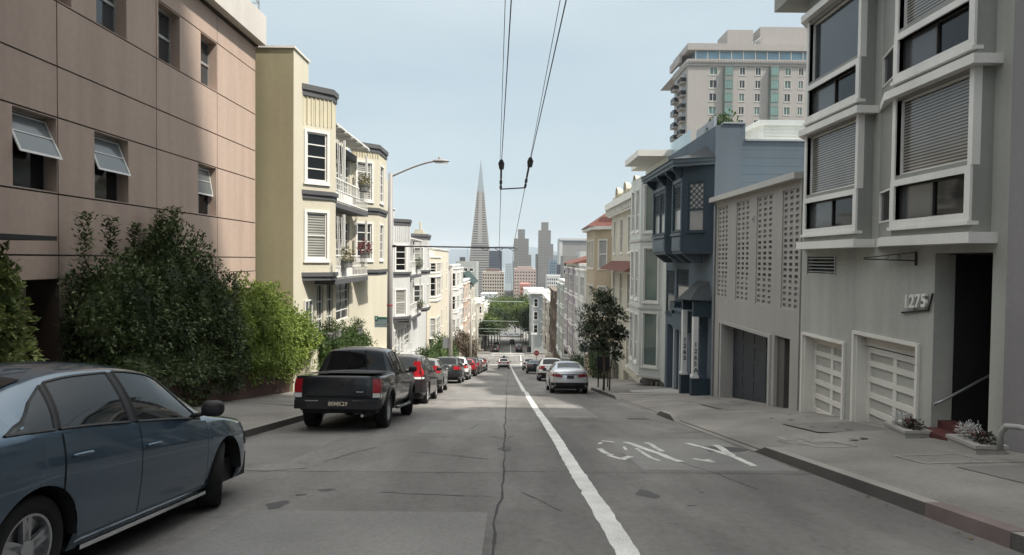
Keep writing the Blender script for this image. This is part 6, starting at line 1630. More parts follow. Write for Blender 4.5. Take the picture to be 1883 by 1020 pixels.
# the tapering pyramid tower: real floors as ribs, aluminium spire, wings
YP = 1060; K1 = YP/FPX
bx = onY(881.5, 480, YP)[0]; ztip = onY(884, 287, YP)[1]; zbase = -91.0
P_ = thing('pyramid_tower', 'tall slender white pyramid skyscraper with a pale metal spire', 'skyscraper', (bx, YP+20, zbase))
def half(z): return .35+(ztip-z)*(17.6/ (ztip-onY(881, 490, YP)[1]))
cy = YP+22
zs_ = onY(884, 350, YP)[1]                               # spire starts
m = MB()
def ringq(z, o=0, k=1.0):
    h = half(z)*k+o; return [(bx-h, cy-h, z), (bx+h, cy-h, z), (bx+h, cy+h, z), (bx-h, cy+h, z)]
fh = 3.95; z = zbase; fl = []
while z < zs_-fh: fl.append(z); z += fh
m = MB(); i0 = m.add(ringq(zbase, -.7)); i1 = m.add(ringq(zs_, -.4))
for q in range(4): m.face((i0+q, i0+(q+1) % 4, i1+(q+1) % 4, i1+q))
m.build('glazing', mat('pyramid_glazing', (.06, .065, .07), .3, .1, .05), P_)
m = MB()
for z in fl:
    a = m.add(ringq(z+1.65)); b = m.add(ringq(z+fh+.0)); c = m.add(ringq(z+1.65, -.72)); d = m.add(ringq(z+fh, -.72))
    for q in range(4):
        m.face((a+q, a+(q+1) % 4, b+(q+1) % 4, b+q)); m.face((a+q, a+(q+1) % 4, c+(q+1) % 4, c+q)); m.face((b+q, b+(q+1) % 4, d+(q+1) % 4, d+q))
m.build('floor_band', M_QUARTZ, P_)
m = MB()                                                 # corner piers and the wing shaft up the middle
def hs_(z): return half(z)
for sx in (-1, 1):
    a, b = half(zbase), half(zs_)
    for s2 in (-1, 1):
        m.hexa([(bx+sx*(a-1.2), cy+s2*(a-1.2), zbase), (bx+sx*(a+.1), cy+s2*(a-1.2), zbase), (bx+sx*(a+.1), cy+s2*(a+.1), zbase), (bx+sx*(a-1.2), cy+s2*(a+.1), zbase), (bx+sx*(b-.9), cy+s2*(b-.9), zs_), (bx+sx*(b+.1), cy+s2*(b-.9), zs_), (bx+sx*(b+.1), cy+s2*(b+.1), zs_), (bx+sx*(b-.9), cy+s2*(b+.1), zs_)])
m.build('corner_pier', M_QUARTZ, P_)
zw = onY(882, 447, YP)[1]; wv = 3.6
m = MB(); m.hexa([(bx-wv*1.05, cy-half(zw)-.2, zw), (bx+wv*1.05, cy-half(zw)-.2, zw), (bx+wv*1.05, cy, zw), (bx-wv*1.05, cy, zw), (bx-wv*.8, cy-half(zs_)-.9, zs_+1), (bx+wv*.8, cy-half(zs_)-.9, zs_+1), (bx+wv*.8, cy, zs_+1), (bx-wv*.8, cy, zs_+1)])
m.build('lift_wing', M_QUARTZ, P_)
m = MB(); a = m.add(ringq(zs_, .02)); t = m.add([(bx, cy, ztip)])
for q in range(4): m.face((a+q, a+(q+1) % 4, t))
m.build('spire', mat('spire_aluminium', (.27, .31, .34), .5, .04, .05, metal=.2), P_)
# two stepped apartment towers
def stepped(name, label, Y, steps, fl=2.95, zb=-92):
    T = thing(name, label, 'skyscraper', (onY((steps[0][0]+steps[0][1])/2, 500, Y)[0], Y+15, zb)); mw_, mb_ = MB(), MB()
    for k, (p0, p1, pt, dy) in enumerate(steps):
        x0, x1 = onY(p0, 480, Y)[0], onY(p1, 480, Y)[0]; zt = onY(p0, pt, Y)[1]
        mw_.box(x0+.3, x1-.3, Y+dy+.4, Y+dy+26, zb, zt-.2); z = zt
        while z > -40:
            mb_.box(x0, x1, Y+dy, Y+dy+26.4, z-1.15, z); z -= fl
        nn = max(2, int((x1-x0)/3.0))
        for q in range(nn+1): x = x0+(x1-x0-.7)*q/nn; mb_.box(x, x+.7, Y+dy+.05, Y+dy+.4, -60, zt-.3)
    mw_.build('glazing', mat('tower_glazing', (.13, .135, .14), .4, .1, .05), T); mb_.build('balcony_band', M_T1, T)
stepped('apartment_tower', 'stepped grey tower left of its taller twin on the skyline', 1250, [(945, 972, 438, 0), (952, 965, 421, 2), (972, 977, 468, 4), (943.5, 945, 480, 6)])
stepped('apartment_tower', 'taller stepped grey tower with a square cap on the skyline', 1180, [(990, 1012.5, 423, 0), (995.5, 1008, 408, 2), (1012.5, 1017.5, 448, 4), (985.5, 990, 467, 5)])
tower('office_block', 'dark blue glass slab right behind the pyramid tower', 980, 899, 922.5, 461, M_T4, 30, (8, 3.8, .8, .5, 6), gm=M_BLUEG)
T, x0, x1, zt = tower('office_block', 'tan office block with a grid of square windows below the pyramid tower', 560, 887, 927, 499, M_T2, 30, (9, 2.75, .55, .5, 14))
m = MB(); m.box(x0+3, x1-4, 566, 580, zt, zt+2.6); m.build('roof_plant_room', mat('brown_roof', (.16, .12, .11), .8, .1, .2), T)
T, x0, x1, zt = tower('office_block', 'pinkish brown office block with small square windows in front of the twin towers', 620, 945, 986, 494, M_T3, 40, (8, 3.1, .42, .42, 9))
m = MB(); m.box(x0+3.5, x1-3.5, 622, 640, zt, zt+2.2); m.build('roof_plant_room', M_T3, T)
tower('office_block', 'reddish low block in front of the pinkish brown office block', 420, 957, 975, 522, mat('office_red', (.34, .17, .14), .85, .06, .1), 30, (3, 3.1, .4, .4, 5))
T, x0, x1, zt = tower('office_block', 'broad grey slab block with a pale roof edge at the right of the skyline', 900, 1031, 1081, 442, M_T5, 40, None)
m = MB(); m.box(x0-1.5, x1+1, 898, 945, zt, zt+3); m.build('roof_edge', M_T6, T)
m = MB(); m.box(x0-2.2, x0+2, 899, 940, -92, zt-1); m.build('pale_flank', M_T6, T)
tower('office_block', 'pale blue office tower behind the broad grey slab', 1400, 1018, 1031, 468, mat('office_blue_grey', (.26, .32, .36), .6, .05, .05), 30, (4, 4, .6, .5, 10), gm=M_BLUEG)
tower('office_block', 'slanted blue glass block between the taller grey tower and the slab', 800, 1011, 1024, 478, mat('office_blue', (.16, .21, .27), .4, .05, .05), 30, (4, 3.6, .7, .5, 12), gm=M_BLUEG)
tower('office_block', 'white low office block with a row grid of windows under the slab', 500, 1006, 1034, 506, M_T6, 20, (7, 2.9, .5, .5, 6))
tower('office_block', 'dark narrow block standing beside the slanted blue one', 700, 1024, 1032, 486, M_T4, 20, None)
tower('apartment_block', 'white stepped block with window rows above the red roof edge', 260, 1066, 1095, 462, M_T6, 16, (5, 2.7, .6, .45, 3))
tower('apartment_block', 'grey roof block behind the lavender house', 230, 1036, 1062, 470, M_T5, 14, (4, 2.7, .6, .45, 3))
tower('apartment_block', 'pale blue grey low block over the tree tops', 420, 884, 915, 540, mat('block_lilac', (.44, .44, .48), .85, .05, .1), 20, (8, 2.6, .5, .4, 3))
tower('apartment_block', 'white roofed low block beside the left tree line', 330, 872, 903, 556, M_T6, 20, (6, 2.6, .4, .4, 3))
tower('apartment_block', 'white flat roofed block above the right side of the tree tops', 300, 964, 1003, 531, M_WHITE, 20, (5, 2.9, .4, .45, 4))
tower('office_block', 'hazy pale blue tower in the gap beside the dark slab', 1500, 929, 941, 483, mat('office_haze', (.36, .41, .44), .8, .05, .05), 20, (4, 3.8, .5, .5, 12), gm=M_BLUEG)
tower('office_block', 'low dark block in the gap above the tree tops', 640, 925, 945, 535, M_T5, 20, (6, 3, .5, .5, 5))
tower('office_block', 'distant white block left of the pyramid tower', 1150, 862, 872, 472, M_T6, 20, (4, 3.6, .5, .4, 6))
tower('office_block', 'distant grey block with small windows between the lower left roofs and the pyramid', 800, 846, 868, 480, M_T5, 20, (6, 3.4, .5, .4, 5))
# low roofs filling the town between the second block and downtown
g = random.Random(21)
for k in range(46):
    Y = g.uniform(330, 980); s = g.choice((-1, 1)); px = 938+s*g.uniform(3 if Y > 560 else 14, 130)
    py = 478+1190*(CAMZ-rz(Y)-g.uniform(9, 16))/Y
    T = thing('town_house', ['flat roofed grey house in the low town before the skyline', 'flat roofed tan house in the low town before the skyline', 'flat roofed white house in the low town before the skyline'][k % 3], 'house', (0, 0, 0), 'low houses before the skyline')
    x0 = onY(px, 500, Y)[0]; w_ = g.uniform(9, 16); zt = onY(px, py, Y)[1]; zb = rz(Y)-1; F_ = frY(Y); hs = [(x0+.8+2.6*c, x0+2.0+2.6*c, zt-2.8-3.2*r_, zt-1.2-3.2*r_) for c in range(int(w_/2.6)) for r_ in range(3)]
    m = MB(); m.wall(F_, x0, x0+w_, zb, zt, hs, .3); m.wall(Fr((x0, 0, 0), (0, 1, 0), (-1, 0, 0)), Y, Y+12, zb, zt); m.wall(Fr((x0+w_, 0, 0), (0, 1, 0), (1, 0, 0)), Y, Y+12, zb, zt); m.poly([(x0, Y, zt), (x0+w_, Y, zt), (x0+w_, Y+12, zt), (x0, Y+12, zt)]); m.wall(F_, x0, x0+w_, zt, zt+.6)
    m.build('wall', [M_T5, M_T2, M_T6][k % 3], T)
    m = MB()
    for h in hs: m.poly([F_.pt(h[0], h[2], -.28), F_.pt(h[1], h[2], -.28), F_.pt(h[1], h[3], -.28), F_.pt(h[0], h[3], -.28)])
    m.build('glazing', M_DGLASS, T)
# ================================================================= plants and trees
M_HDARK = leafmat('leaf_dark', (.018, .036, .012), (.125, .165, .06), .15, .45)
M_HGREEN = leafmat('leaf_green', (.07, .12, .02), (.28, .36, .08), .3)
M_HMID = leafmat('leaf_mid', (.018, .038, .011), (.085, .14, .036), .25)
M_HLIGHT = leafmat('leaf_light', (.08, .13, .03), (.34, .38, .14), .3)
M_TREEF = leafmat('leaf_far_green', (.028, .052, .013), (.17, .235, .06), .3)
M_TREED = leafmat('leaf_far_dark', (.013, .028, .010), (.065, .10, .032), .2)
M_RUST = leafmat('leaf_rust', (.035, .03, .02), (.16, .12, .085), .2)
M_STREET = leafmat('leaf_street_tree', (.016, .028, .015), (.075, .10, .05), .15, .4)
M_BARK = mat('bark', (.085, .065, .05), .9, .25, 8, bump=.5, bscale=25)
M_CORE = mat('shrub_shadow_core', (.018, .022, .011), .95, .2, 4)
def shrub(name, label, cat, blobs, n, ln, wd, mt, seed, base, stems=5, clump=3, core=True, extra=None, clip=None, na=.22):
    t = thing(name, label, cat, base)
    m = cloud(blobs, n, ln, wd, seed, clump=clump, inner=.5, clip=clip, noise_amp=na)
    if extra: extra(m)
    m.build('foliage', mt, t)
    if core:
        m = MB(); g = random.Random(seed+50)
        for b in blobs:
            ph = g.random()*6
            def ell(u, v, b=b, ph=ph):
                a, p = 2*math.pi*u, math.pi*(v-.5); k = .62*(1+.10*math.sin(5*a+ph)*math.cos(3*p)+.08*math.sin(9*a+4*p))
                return (b[0]+b[3]*k*math.cos(a)*math.cos(p), b[1]+b[4]*k*math.sin(a)*math.cos(p), b[2]+b[5]*k*math.sin(p))
            m.grid(ell, 20, 12)
        m.build('inner_foliage', mt, t)
    g = random.Random(seed); m = MB()
    for k in range(stems):
        b = blobs[k % len(blobs)]; m.tube([(base[0]+g.uniform(-.2, .2), base[1]+(b[1]-base[1])*.5+g.uniform(-.3, .3), base[2]-.2), (b[0], b[1]+g.uniform(-.2, .2), b[2]), (b[0]+g.uniform(-.2, .2), b[1]+g.uniform(-.4, .4), b[2]+b[5]*.8)], .045, 6, .012)
    m.build('stem', M_BARK, t)
    return t
xh = -8.45
def up_sprigs(m):
    g = random.Random(9)
    for (px, py, bot) in ((155, 392, 500), (203, 398, 470), (247, 412, 470), (318, 382, 430), (295, 388, 440)):
        (y, z) = onX(px, py, -8.75); zb = onX(px, bot, -8.75)[1]
        for k in range(260):
            t = g.random(); p = Vector((-8.75+g.gauss(0, .07), y+g.gauss(0, .07), zb+(z-zb)*t)); a = g.random()*6.28
            leaf_into(m, p, Vector((math.cos(a), math.sin(a), .7)), Vector((0, 0, 1)), g.uniform(.10, .19), .05)
dz = lambda y: sidez(WL, y)
shrub('hedge', 'big dark green shrub with upright sprigs against the beige panel building', 'hedge',
      [(-8.5, 13.4, .25, .6, .8, 1.15), (-8.5, 14.3, .15, .75, 1.1, 1.35), (-8.55, 15.9, .45, .8, 1.1, 1.75), (-8.5, 17.2, .25, .85, 1.0, 1.65), (-8.35, 18.3, -.3, .8, .9, 1.5), (-8.2, 14, -1.0, .6, 1.4, .8), (-8.15, 16.5, -1.3, .6, 1.5, .9), (-8.1, 18.5, -1.5, .55, 1.0, .8), (-8.7, 16.3, 1.5, .4, .55, .9)],
      72000, .095, .048, M_HDARK, 4, (-8.4, 15.5, dz(15.5)+.8), 8, extra=up_sprigs)
shrub('hedge', 'bright green bushy shrub between the dark shrub and the pale yellow house', 'hedge',
      [(-8.35, 19.7, -.45, .75, 1.0, 1.35), (-8.3, 21.3, -.55, .85, 1.1, 1.5), (-8.1, 22.9, -1.0, .85, 1.0, 1.25), (-7.9, 24.2, -1.45, .75, .9, 1.15), (-8.0, 20.5, -1.6, .6, 1.1, .8), (-7.85, 22.5, -1.9, .6, 1.3, .8)],
      32000, .10, .055, M_HGREEN, 5, (-8.2, 21.5, dz(21.5)+.8), 7)
shrub('flowering_shrub', 'pale green shrub with cream blossoms at the left edge of the frame', 'shrub',
      [(-8.5, 10.75, .60, .36, .42, .85), (-8.45, 10.85, -.1, .34, .4, .55), (-8.6, 10.1, .9, .45, .5, .75)], 6500, .12, .06, M_HLIGHT, 6, (-8.4, 10.3, dz(10)+.8), 4)
shrub('hedge', 'dark clipped conifer hedge in front of the pale yellow house, nearest the green shrub', 'hedge',
      [(-7.4, 25.6+.7*k, rz(25.6+.7*k)+1.75, .55, .62, 1.05) for k in range(5)], 20000, .09, .04, M_HMID, 7, (-7.5, 27, rz(27)+.3), 4)
shrub('hedge', 'dark clipped conifer hedge in front of the pale yellow house, nearest the lamp post', 'hedge',
      [(-7.4, 29.3+.75*k, rz(29.3+.75*k)+1.95, .55, .65, 1.05) for k in range(5)], 20000, .09, .04, M_HMID, 8, (-7.4, 30.8, rz(31)+.3), 4)
shrub('shrub', 'small yellow topped shrub just right of the lamp post', 'shrub', [(-6.9, 37.5, rz(37.5)+1.0, .7, .9, .95)], 2500, .12, .05, M_LEAFO, 10, (-6.9, 37.5, rz(37.5)+.3), 3)
shrub('shrub', 'rounded green bush beside the steps of the white banded house', 'shrub', [(-6.7, 52, rz(52)+1.2, 1.0, 1.8, 1.35), (-6.7, 54.5, rz(54.5)+1.2, 1.0, 1.6, 1.3)], 5000, .16, .07, M_HMID, 11, (-6.7, 53, rz(53)+.2), 3)
shrub('shrub', 'large green bush behind the utility poles in front of the cream house', 'shrub', [(-6.6, 62, rz(62)+1.9, 1.2, 2.4, 2.1), (-6.5, 66.5, rz(66)+1.8, 1.2, 2.4, 2.0)], 6500, .2, .09, M_HMID, 12, (-6.6, 64, rz(64)+.2), 3)
shrub('shrub_tree', 'rusty red leaved bushy tree at the lower left kerb', 'tree', [(-5.9, 80, rz(80)+3.0, 1.7, 3.0, 1.9), (-5.6, 84, rz(84)+2.4, 1.5, 2.5, 1.7), (-6.0, 78, rz(78)+1.9, 1.3, 2.0, 1.4)], 7000, .28, .13, M_RUST, 13, (-5.9, 81, rz(81)+.1), 4)
shrub('shrub', 'white flowering low bush by the second utility pole on the left', 'shrub', [(-5.7, 71, rz(71)+1.0, .7, 2.0, .9)], 2200, .16, .08, leafmat('leaf_white_flower', (.16, .18, .12), (.58, .56, .48), .2), 14, (-5.7, 71, rz(71)+.1), 3)
shrub('shrub', 'dark clipped bush on the right pavement beside the street tree', 'shrub', [(6.5, 46, rz(46)+1.7, .8, 1.5, 1.5), (6.6, 49.5, rz(49)+1.6, .8, 1.6, 1.5)], 4500, .15, .07, M_TREED, 15, (6.5, 47.5, rz(47.5)+.2), 3)
shrub('shrub', 'low dark bush farther down the right pavement', 'shrub', [(6.2, 58, rz(58)+1.0, .9, 2.4, 1.0)], 2500, .18, .08, M_TREED, 16, (6.2, 58, rz(58)+.2), 3)
(xd, zd) = onY(1292, 242, 27); shrub('deck_shrub', 'green shrub growing on the roof deck of the slate blue house', 'shrub', [(8.6, 26.3, 7.0, .6, .8, .55), (8.7, 27.4, 6.9, .5, .7, .5)], 1500, .12, .06, M_HMID, 17, (8.6, 26.8, 6.3), 3)

def tree(name, label, base, h, blobs, n, ln, wd, mt, seed, tr=.16, limbs=7, group=None, clump=3, lean=0):
    t = thing(name, label, 'tree', base, group); g = random.Random(seed); x, y, z = base
    m = MB(); top = Vector((x+lean, y, z+h)); m.tube([(x, y, z-.4), (x+.02, y, z+h*.4), top], tr, 10, tr*.65)
    for k in range(limbs):
        b = blobs[k % len(blobs)]; st = Vector((x+lean*.6, y, z+h*g.uniform(.7, 1.0))); e = Vector((b[0]+g.uniform(-.4, .4)*b[3], b[1]+g.uniform(-.4, .4)*b[4], b[2]+g.uniform(-.1, .5)*b[5]))
        m.tube([st, st.lerp(e, .5)+Vector((0, 0, .12*h*g.random())), e], tr*.5, 6, tr*.12)
    m.build('trunk', M_BARK, t, smooth=True)
    cloud(blobs, n, ln, wd, seed, clump=clump, inner=.25, noise_amp=.35).build('crown', mt, t)
    return t
# dark street tree on the right with two thin trunks
def pt(px, py, Y): x, z = onY(px, py, Y); return x, Y, z
Yt = 29.2
bl = [pt(px, py, Yt+dy)+(rx, rx*1.1, rz_) for px, py, dy, rx, rz_ in ((1108, 548, 0, .55, .45), (1085, 575, .4, .5, .42), (1130, 580, -.3, .55, .45), (1105, 600, .3, .75, .42), (1078, 606, -.2, .45, .35), (1136, 612, .4, .45, .4), (1100, 632, 0, .6, .35), (1128, 640, .2, .4, .3), (1076, 640, 0, .3, .22), (1118, 560, .5, .5, .4))]
x1_, x2_ = onY(1110, 700, Yt)[0], onY(1128, 700, Yt+.1)[0]
tree('street_tree', 'dark leaved street tree on the right pavement beside the silver sedan', (x1_, Yt, sidez(x1_, Yt)), 2.6, bl[:9], 5200, .16, .065, M_STREET, 31, .055, 9, clump=4)
t2 = tree('street_tree', 'thin leaning young tree trunk close right of the dark street tree', (x2_-.18, Yt+.1, sidez(x2_, Yt)), 2.2, [pt(1134, 655, Yt+.2)+(.28, .3, .18), bl[9], bl[5]], 1400, .15, .065, M_STREET, 32, .04, 3, clump=4, lean=.25)
# trees closing the far block
fx = [(-6.4, 168, 8.0, 4.4), (-6.6, 180, 9.5, 5.2), (-6.2, 193, 11, 6.0), (-5.8, 208, 13, 6.8), (-5.2, 226, 15, 8.0), (-4.6, 246, 17.5, 9.0), (-4.0, 268, 19.5, 10)]
fxr = [(6.6, 203, 12, 5.6), (5.6, 220, 15, 7.4), (5.0, 238, 18, 8.6), (4.6, 260, 20, 9.4), (1, 324, 18, 11), (-8, 326, 17, 11)]
for k, (x, y, h, r) in enumerate(fx+fxr):
    g = random.Random(100+k); z = rz(y)+.15
    if x == 1: x = 8
    bl = [(x+g.uniform(-.45, .45)*r*.8, y+g.uniform(-.6, .6)*r, z+max(h*.62+g.uniform(-.25, .30)*h*.8, 5.2+h*.13), r*g.uniform(.4, .62), r*g.uniform(.4, .7), h*g.uniform(.12, .2)) for _ in range(14)]
    left = x < 0
    lbs = ['dark green street tree nearest the crossing on the left', 'second green street tree beyond the crossing on the left', 'third green street tree beyond the crossing on the left', 'taller green street tree midway down the far left kerb', 'broad bright green tree over the far left kerb', 'tall bright green tree whose crown shows over the far left row', 'tallest green tree toward the end of the far left row', 'dark green tree nearest the corner house in the far right row', 'tall dark green tree second in the far right row', 'bright topped green tree third in the far right row', 'bright green tree last in the far right row', 'dense green tree closing the end of the street on the right', 'dense green tree closing the end of the street on the left']
    tree('street_tree', lbs[k], (x, y, z), h*.45, bl, 7000, .55, .32, [M_TREED, M_TREEF, M_TREEF][k % 3] if k not in (7, 0) else M_TREED, 200+k, .2, 6, 'trees beyond the crossing', clump=3)
# planters by the entrance of the grey green house
def planter(px, py, X, lb, seed):
    y, z = onX(px, py, X); z = sidez(X, y); k = .62; t = thing('planter', lb, 'planter', (X, y, z))
    m = MB(); m.prism([(X-.22, y-.30), (X+.22, y-.30), (X+.22, y+.30), (X-.22, y+.30)], z-.1, z+.15); m.prism([(X-.24, y-.32), (X+.24, y-.32), (X+.24, y+.32), (X-.24, y+.32)], z+.12, z+.17); m.build('trough', mat('planter_concrete', (.34, .33, .31), .85, .15, 4), t)
    cloud([(X-.04, y+.08, z+.27, .15, .17, .13)], 520, .06, .016, seed).build('silver_foliage', leafmat('leaf_silver', (.25, .26, .25), (.58, .59, .58), .1), t)
    cloud([(X+.02, y-.14, z+.23, .15, .14, .09)], 320, .055, .028, seed+1).build('flowers', leafmat('leaf_dark_red', (.012, .018, .012), (.06, .05, .04), .1), t)
    cloud([(X-.02, y-.06, z+.27, .07, .06, .05)], 30, .05, .03, seed+2).build('blossom', leafmat('blossom_red', (.28, .01, .02), (.42, .04, .05), .2), t)
planter(1668, 800, 7.08, 'concrete planter with silver foliage between the garage door and the red steps', 41)
planter(1795, 815, 6.95, 'concrete planter with silver foliage right of the red entrance steps', 44)
# ================================================================= poles, wires, signs
M_POLE = mat('galvanised_pole', (.30, .29, .285), .6, .12, 4, metal=.2)
M_WOOD = mat('pale_pole', (.36, .34, .31), .8, .15, 4)
M_WIRE = mat('trolley_wire', (.03, .032, .035), .6, .1, 5)
Yp = 24.8; xp_ = onY(717, 500, Yp)[0]; zg = sidez(xp_, Yp); ztp = onY(718, 318, Yp)[1]
t = thing('street_lamp', 'tall grey street lamp post behind the pickup truck with a curved lamp arm', 'street lamp', (xp_, Yp, zg))
m = MB(); m.tube([(xp_, Yp, zg-.2), (xp_+.01, Yp, ztp)], .115, 14, .085); m.lathe([(.18, 0), (.17, .5), (.13, .55)], 14, 'z', (xp_, Yp, zg)); m.build('pole', M_POLE, t, smooth=True)
m = MB(); pts = []
e = Vector((onY(800, 296, Yp)[0], Yp, onY(800, 296, Yp)[1]))
for k in range(9):
    q = k/8; pts.append((xp_+(e.x-xp_)*q, Yp, ztp-.15+(e.z-ztp+.15)*(1-(1-q)**1.35)))
m.tube(pts, .035, 8); m.build('lamp_arm', M_POLE, t, smooth=True)
m = MB(); c = e+Vector((.22, 0, .0))
m.grid(lambda u, v: c+Vector((.34*(2*v-1), .13*math.cos(2*math.pi*u)*math.sqrt(max(0, 1-(2*v-1)**2)), .075*math.sin(2*math.pi*u)*math.sqrt(max(0, 1-(2*v-1)**2)))), 12, 10); m.lathe([(.05, 0), (.05, .1), (.001, .11)], 10, 'z', tuple(c+Vector((-.05, 0, .06)))); h = m.build('lamp_head', M_POLE, t, smooth=True)
m = MB(); m.box(c.x-.2, c.x+.26, Yp-.09, Yp+.09, c.z-.085, c.z-.05); m.build('lens', M_CLEAR, h)
m = MB(); za = onY(800, 453, Yp)[1]; xe = onY(947, 454, Yp)[0]; m.tube([(xp_, Yp, za), (xe, Yp, za-.02)], .028, 8); m.lathe([(.05, 0), (.05, .12)], 8, 'x', (xp_+.1, Yp, za)); m.build('trolley_bracket_arm', M_WIRE, t)
m = MB(); zr_ = onY(718, 561, Yp)[1]; m.lathe([(.112, -.03), (.116, 0), (.112, .03)], 14, 'z', (xp_+.003, Yp, zr_)); m.build('pole_tape', mat('red_tape', (.34, .05, .06), .6, .1, 9), t)
# street sign plate on the pole
s = thing('street_sign', 'green and grey street sign plate fixed left of the lamp post', 'sign', (xp_, Yp, onY(700, 590, Yp)[1]))
z1, z0 = onY(700, 580, Yp)[1], onY(700, 601, Yp)[1]; xs0 = onY(690, 590, Yp)[0]
m = MB(); m.box(xs0, xp_-.08, Yp-.13, Yp-.12, z0, z1-.1); m.box(xs0+.03, xp_-.11, Yp-.134, Yp-.1301, (z0+z1)/2-.1, (z0+z1)/2-.08); m.build('plate', mat('sign_grey_green', (.20, .26, .26), .5, .1, 5), s)
m = MB(); m.box(xs0, xs0+.14, Yp-.145, Yp-.131, z1-.16, z1-.0); m.box(xs0+.14, xp_-.08, Yp-.14, Yp-.131, z1-.10, z1-.04); m.build('header', mat('sign_green', (.03, .17, .11), .5, .1, 5), s)
m = MB(); text_into(m, '2', .14, frY(Yp-.146), xs0+.03, z1-.13, 0, .004); m.build('sign_lettering', M_WPAINT, s)
m = MB(); m.tube([(xp_-.2, Yp-.1, z0+.1), (xp_, Yp-.06, z0+.1)], .02, 5); m.build('sign_clamp', M_POLE, s)
# trolley wires
def wire(name, label, pts, r=.014):
    m = MB(); m.tube(pts, r, 5); tag(m.build(name, M_WIRE, loc=pts[0]), label, 'wire', 'trolley wires over the street')
def wz(px, py, Y): x, z = onY(px, py, Y); return Vector((x, Y, z))
LA, LB, LC = wz(922, 300, 14.5), wz(940, 0, 7.9), wz(918, 452, 25.3)
RA, RB, RC = wz(975, 296, 14.5), wz(1041, 0, 7.9), wz(953, 424, 22.0)
RC2 = wz(944, 453, 25.3)
def ext(a, b, k): return b+(b-a)*k
wire('trolley_wire', 'thick left trolley wire running from overhead to the bracket arm', [ext(LA, LB, 1.6), LB, LA, LC, LC+Vector((-.02, 26, -3.9)), LC+Vector((-.05, 60, -9.2)), LC+Vector((-.1, 112, -17.0))], .0085)
wire('trolley_wire', 'thick right trolley wire running from overhead to the bracket arm', [ext(RA, RB, 1.6), RB, RA, RC2, RC2+Vector((-.02, 26, -3.9)), RC2+Vector((-.05, 60, -9.2)), RC2+Vector((-.1, 112, -17.0))], .0085)
LB2, RB2 = wz(929, 0, 7.9), wz(1030, 0, 7.9)
wire('trolley_wire', 'thin left trolley wire beside the thick one, ending at the insulator', [ext(LA, LB2, 1.6)+Vector((0, 0, .1)), LB2, LA+Vector((-.03, 0, .06))], .005)
wire('trolley_wire', 'thin right trolley wire beside the thick one, ending at the insulator', [ext(RA, RB2, 1.6)+Vector((0, 0, .1)), RB2, RA+Vector((.0, 0, .06))], .005)
for P0, P1, lb, sd in ((LA, LC, 'dark insulator on the left trolley wire', -1), (RA, RC2, 'dark insulator on the right trolley wire', 1)):
    d = (P1-P0).normalized(); t = thing('insulator', lb, 'insulator', P0)
    m = MB(); m.hexa([P0+Vector(q) for q in ((-.07, -.10, -.02), (.07, -.10, -.02), (.05, .35, -.09), (-.05, .35, -.09), (-.03, -.10, .07), (.03, -.10, .07), (.03, .35, -.03), (-.03, .35, -.03))]); m.build('wire_clamp', M_WIRE, t)
    m = MB(); m.tube([P0+d*.5+Vector((0, 0, .03)), P0+d*1.4+Vector((0, 0, .03))], .024, 8); m.tube([P0+d*1.55+Vector((0, 0, .02)), P0+d*1.8+Vector((0, 0, .02))], .035, 8); m.tube([P0+d*1.95, P0+d*2.2], .032, 8); m.build('insulator_rod', M_WIRE, t)
Q = lambda P0, P1: P0+(P1-P0).normalized()*2.25
m = MB(); m.tube([Q(LA, LC), Q(RA, RC2)], .018, 6); tag(m.build('spacer_bar', M_WIRE, loc=Q(LA, LC)), 'dark spacer bar joining the two trolley wires at the insulators', 'spacer bar')
m = MB()
for x in (LC.x, RC2.x, -.95):
    m.tube([(x-.16, Yp+.02, za-.04), (x, Yp+.02, za-.14), (x+.16, Yp+.02, za-.04)], .012, 5)
tag(m.build('wire_hanger', M_WIRE, loc=(LC.x, Yp, za)), 'small dark wire hangers under the trolley bracket arm', 'hanger')
# utility poles down the left kerb
for k, (px, Y, hgt, lb) in enumerate(((829, 50, 8.4, 'pale utility pole by the rounded green bush on the left kerb'), (866, 76, 8.6, 'thin pale utility pole in front of the rusty red tree'), (876.5, 96, 9.0, 'farther pale utility pole just past the rusty red tree'))):
    x = onY(px, 600, Y)[0]; zg = sidez(x, Y); t = thing('utility_pole', lb, 'utility pole', (x, Y, zg))
    m = MB(); m.tube([(x, Y, zg-.2), (x, Y, zg+hgt)], .16, 10, .12); m.build('pole', M_WOOD, t, smooth=True)
    zc = zg+5.9; m = MB(); m.tube([(x, Y, zc), (x+5.6, Y, zc-.05)], .03, 6); m.build('trolley_bracket_arm', mat('pale_arm', (.34, .38, .36), .6, .1, 4), t)
    if k == 0:
        m = MB(); m.box(x-.62, x-.12, Y-.05, Y+.0, zg+2.2, zg+3.0); m.build('sign_plate', M_METAL, t)
for k, (Y, z, lb) in enumerate(((118, 5.9, 'pale span wire crossing the street farther down'), (150, 6.5, 'pale span wire over the crossing'), (172, 6.2, 'pale span wire just beyond the crossing'))):
    m = MB(); m.tube([(-6, Y, rz(Y)+z), (0, Y, rz(Y)+z-.15), (5.5, Y, rz(Y)+z)], .028, 5); tag(m.build('span_wire', MATS['pale_arm'], loc=(-6, Y, rz(Y)+z)), lb, 'span wire')
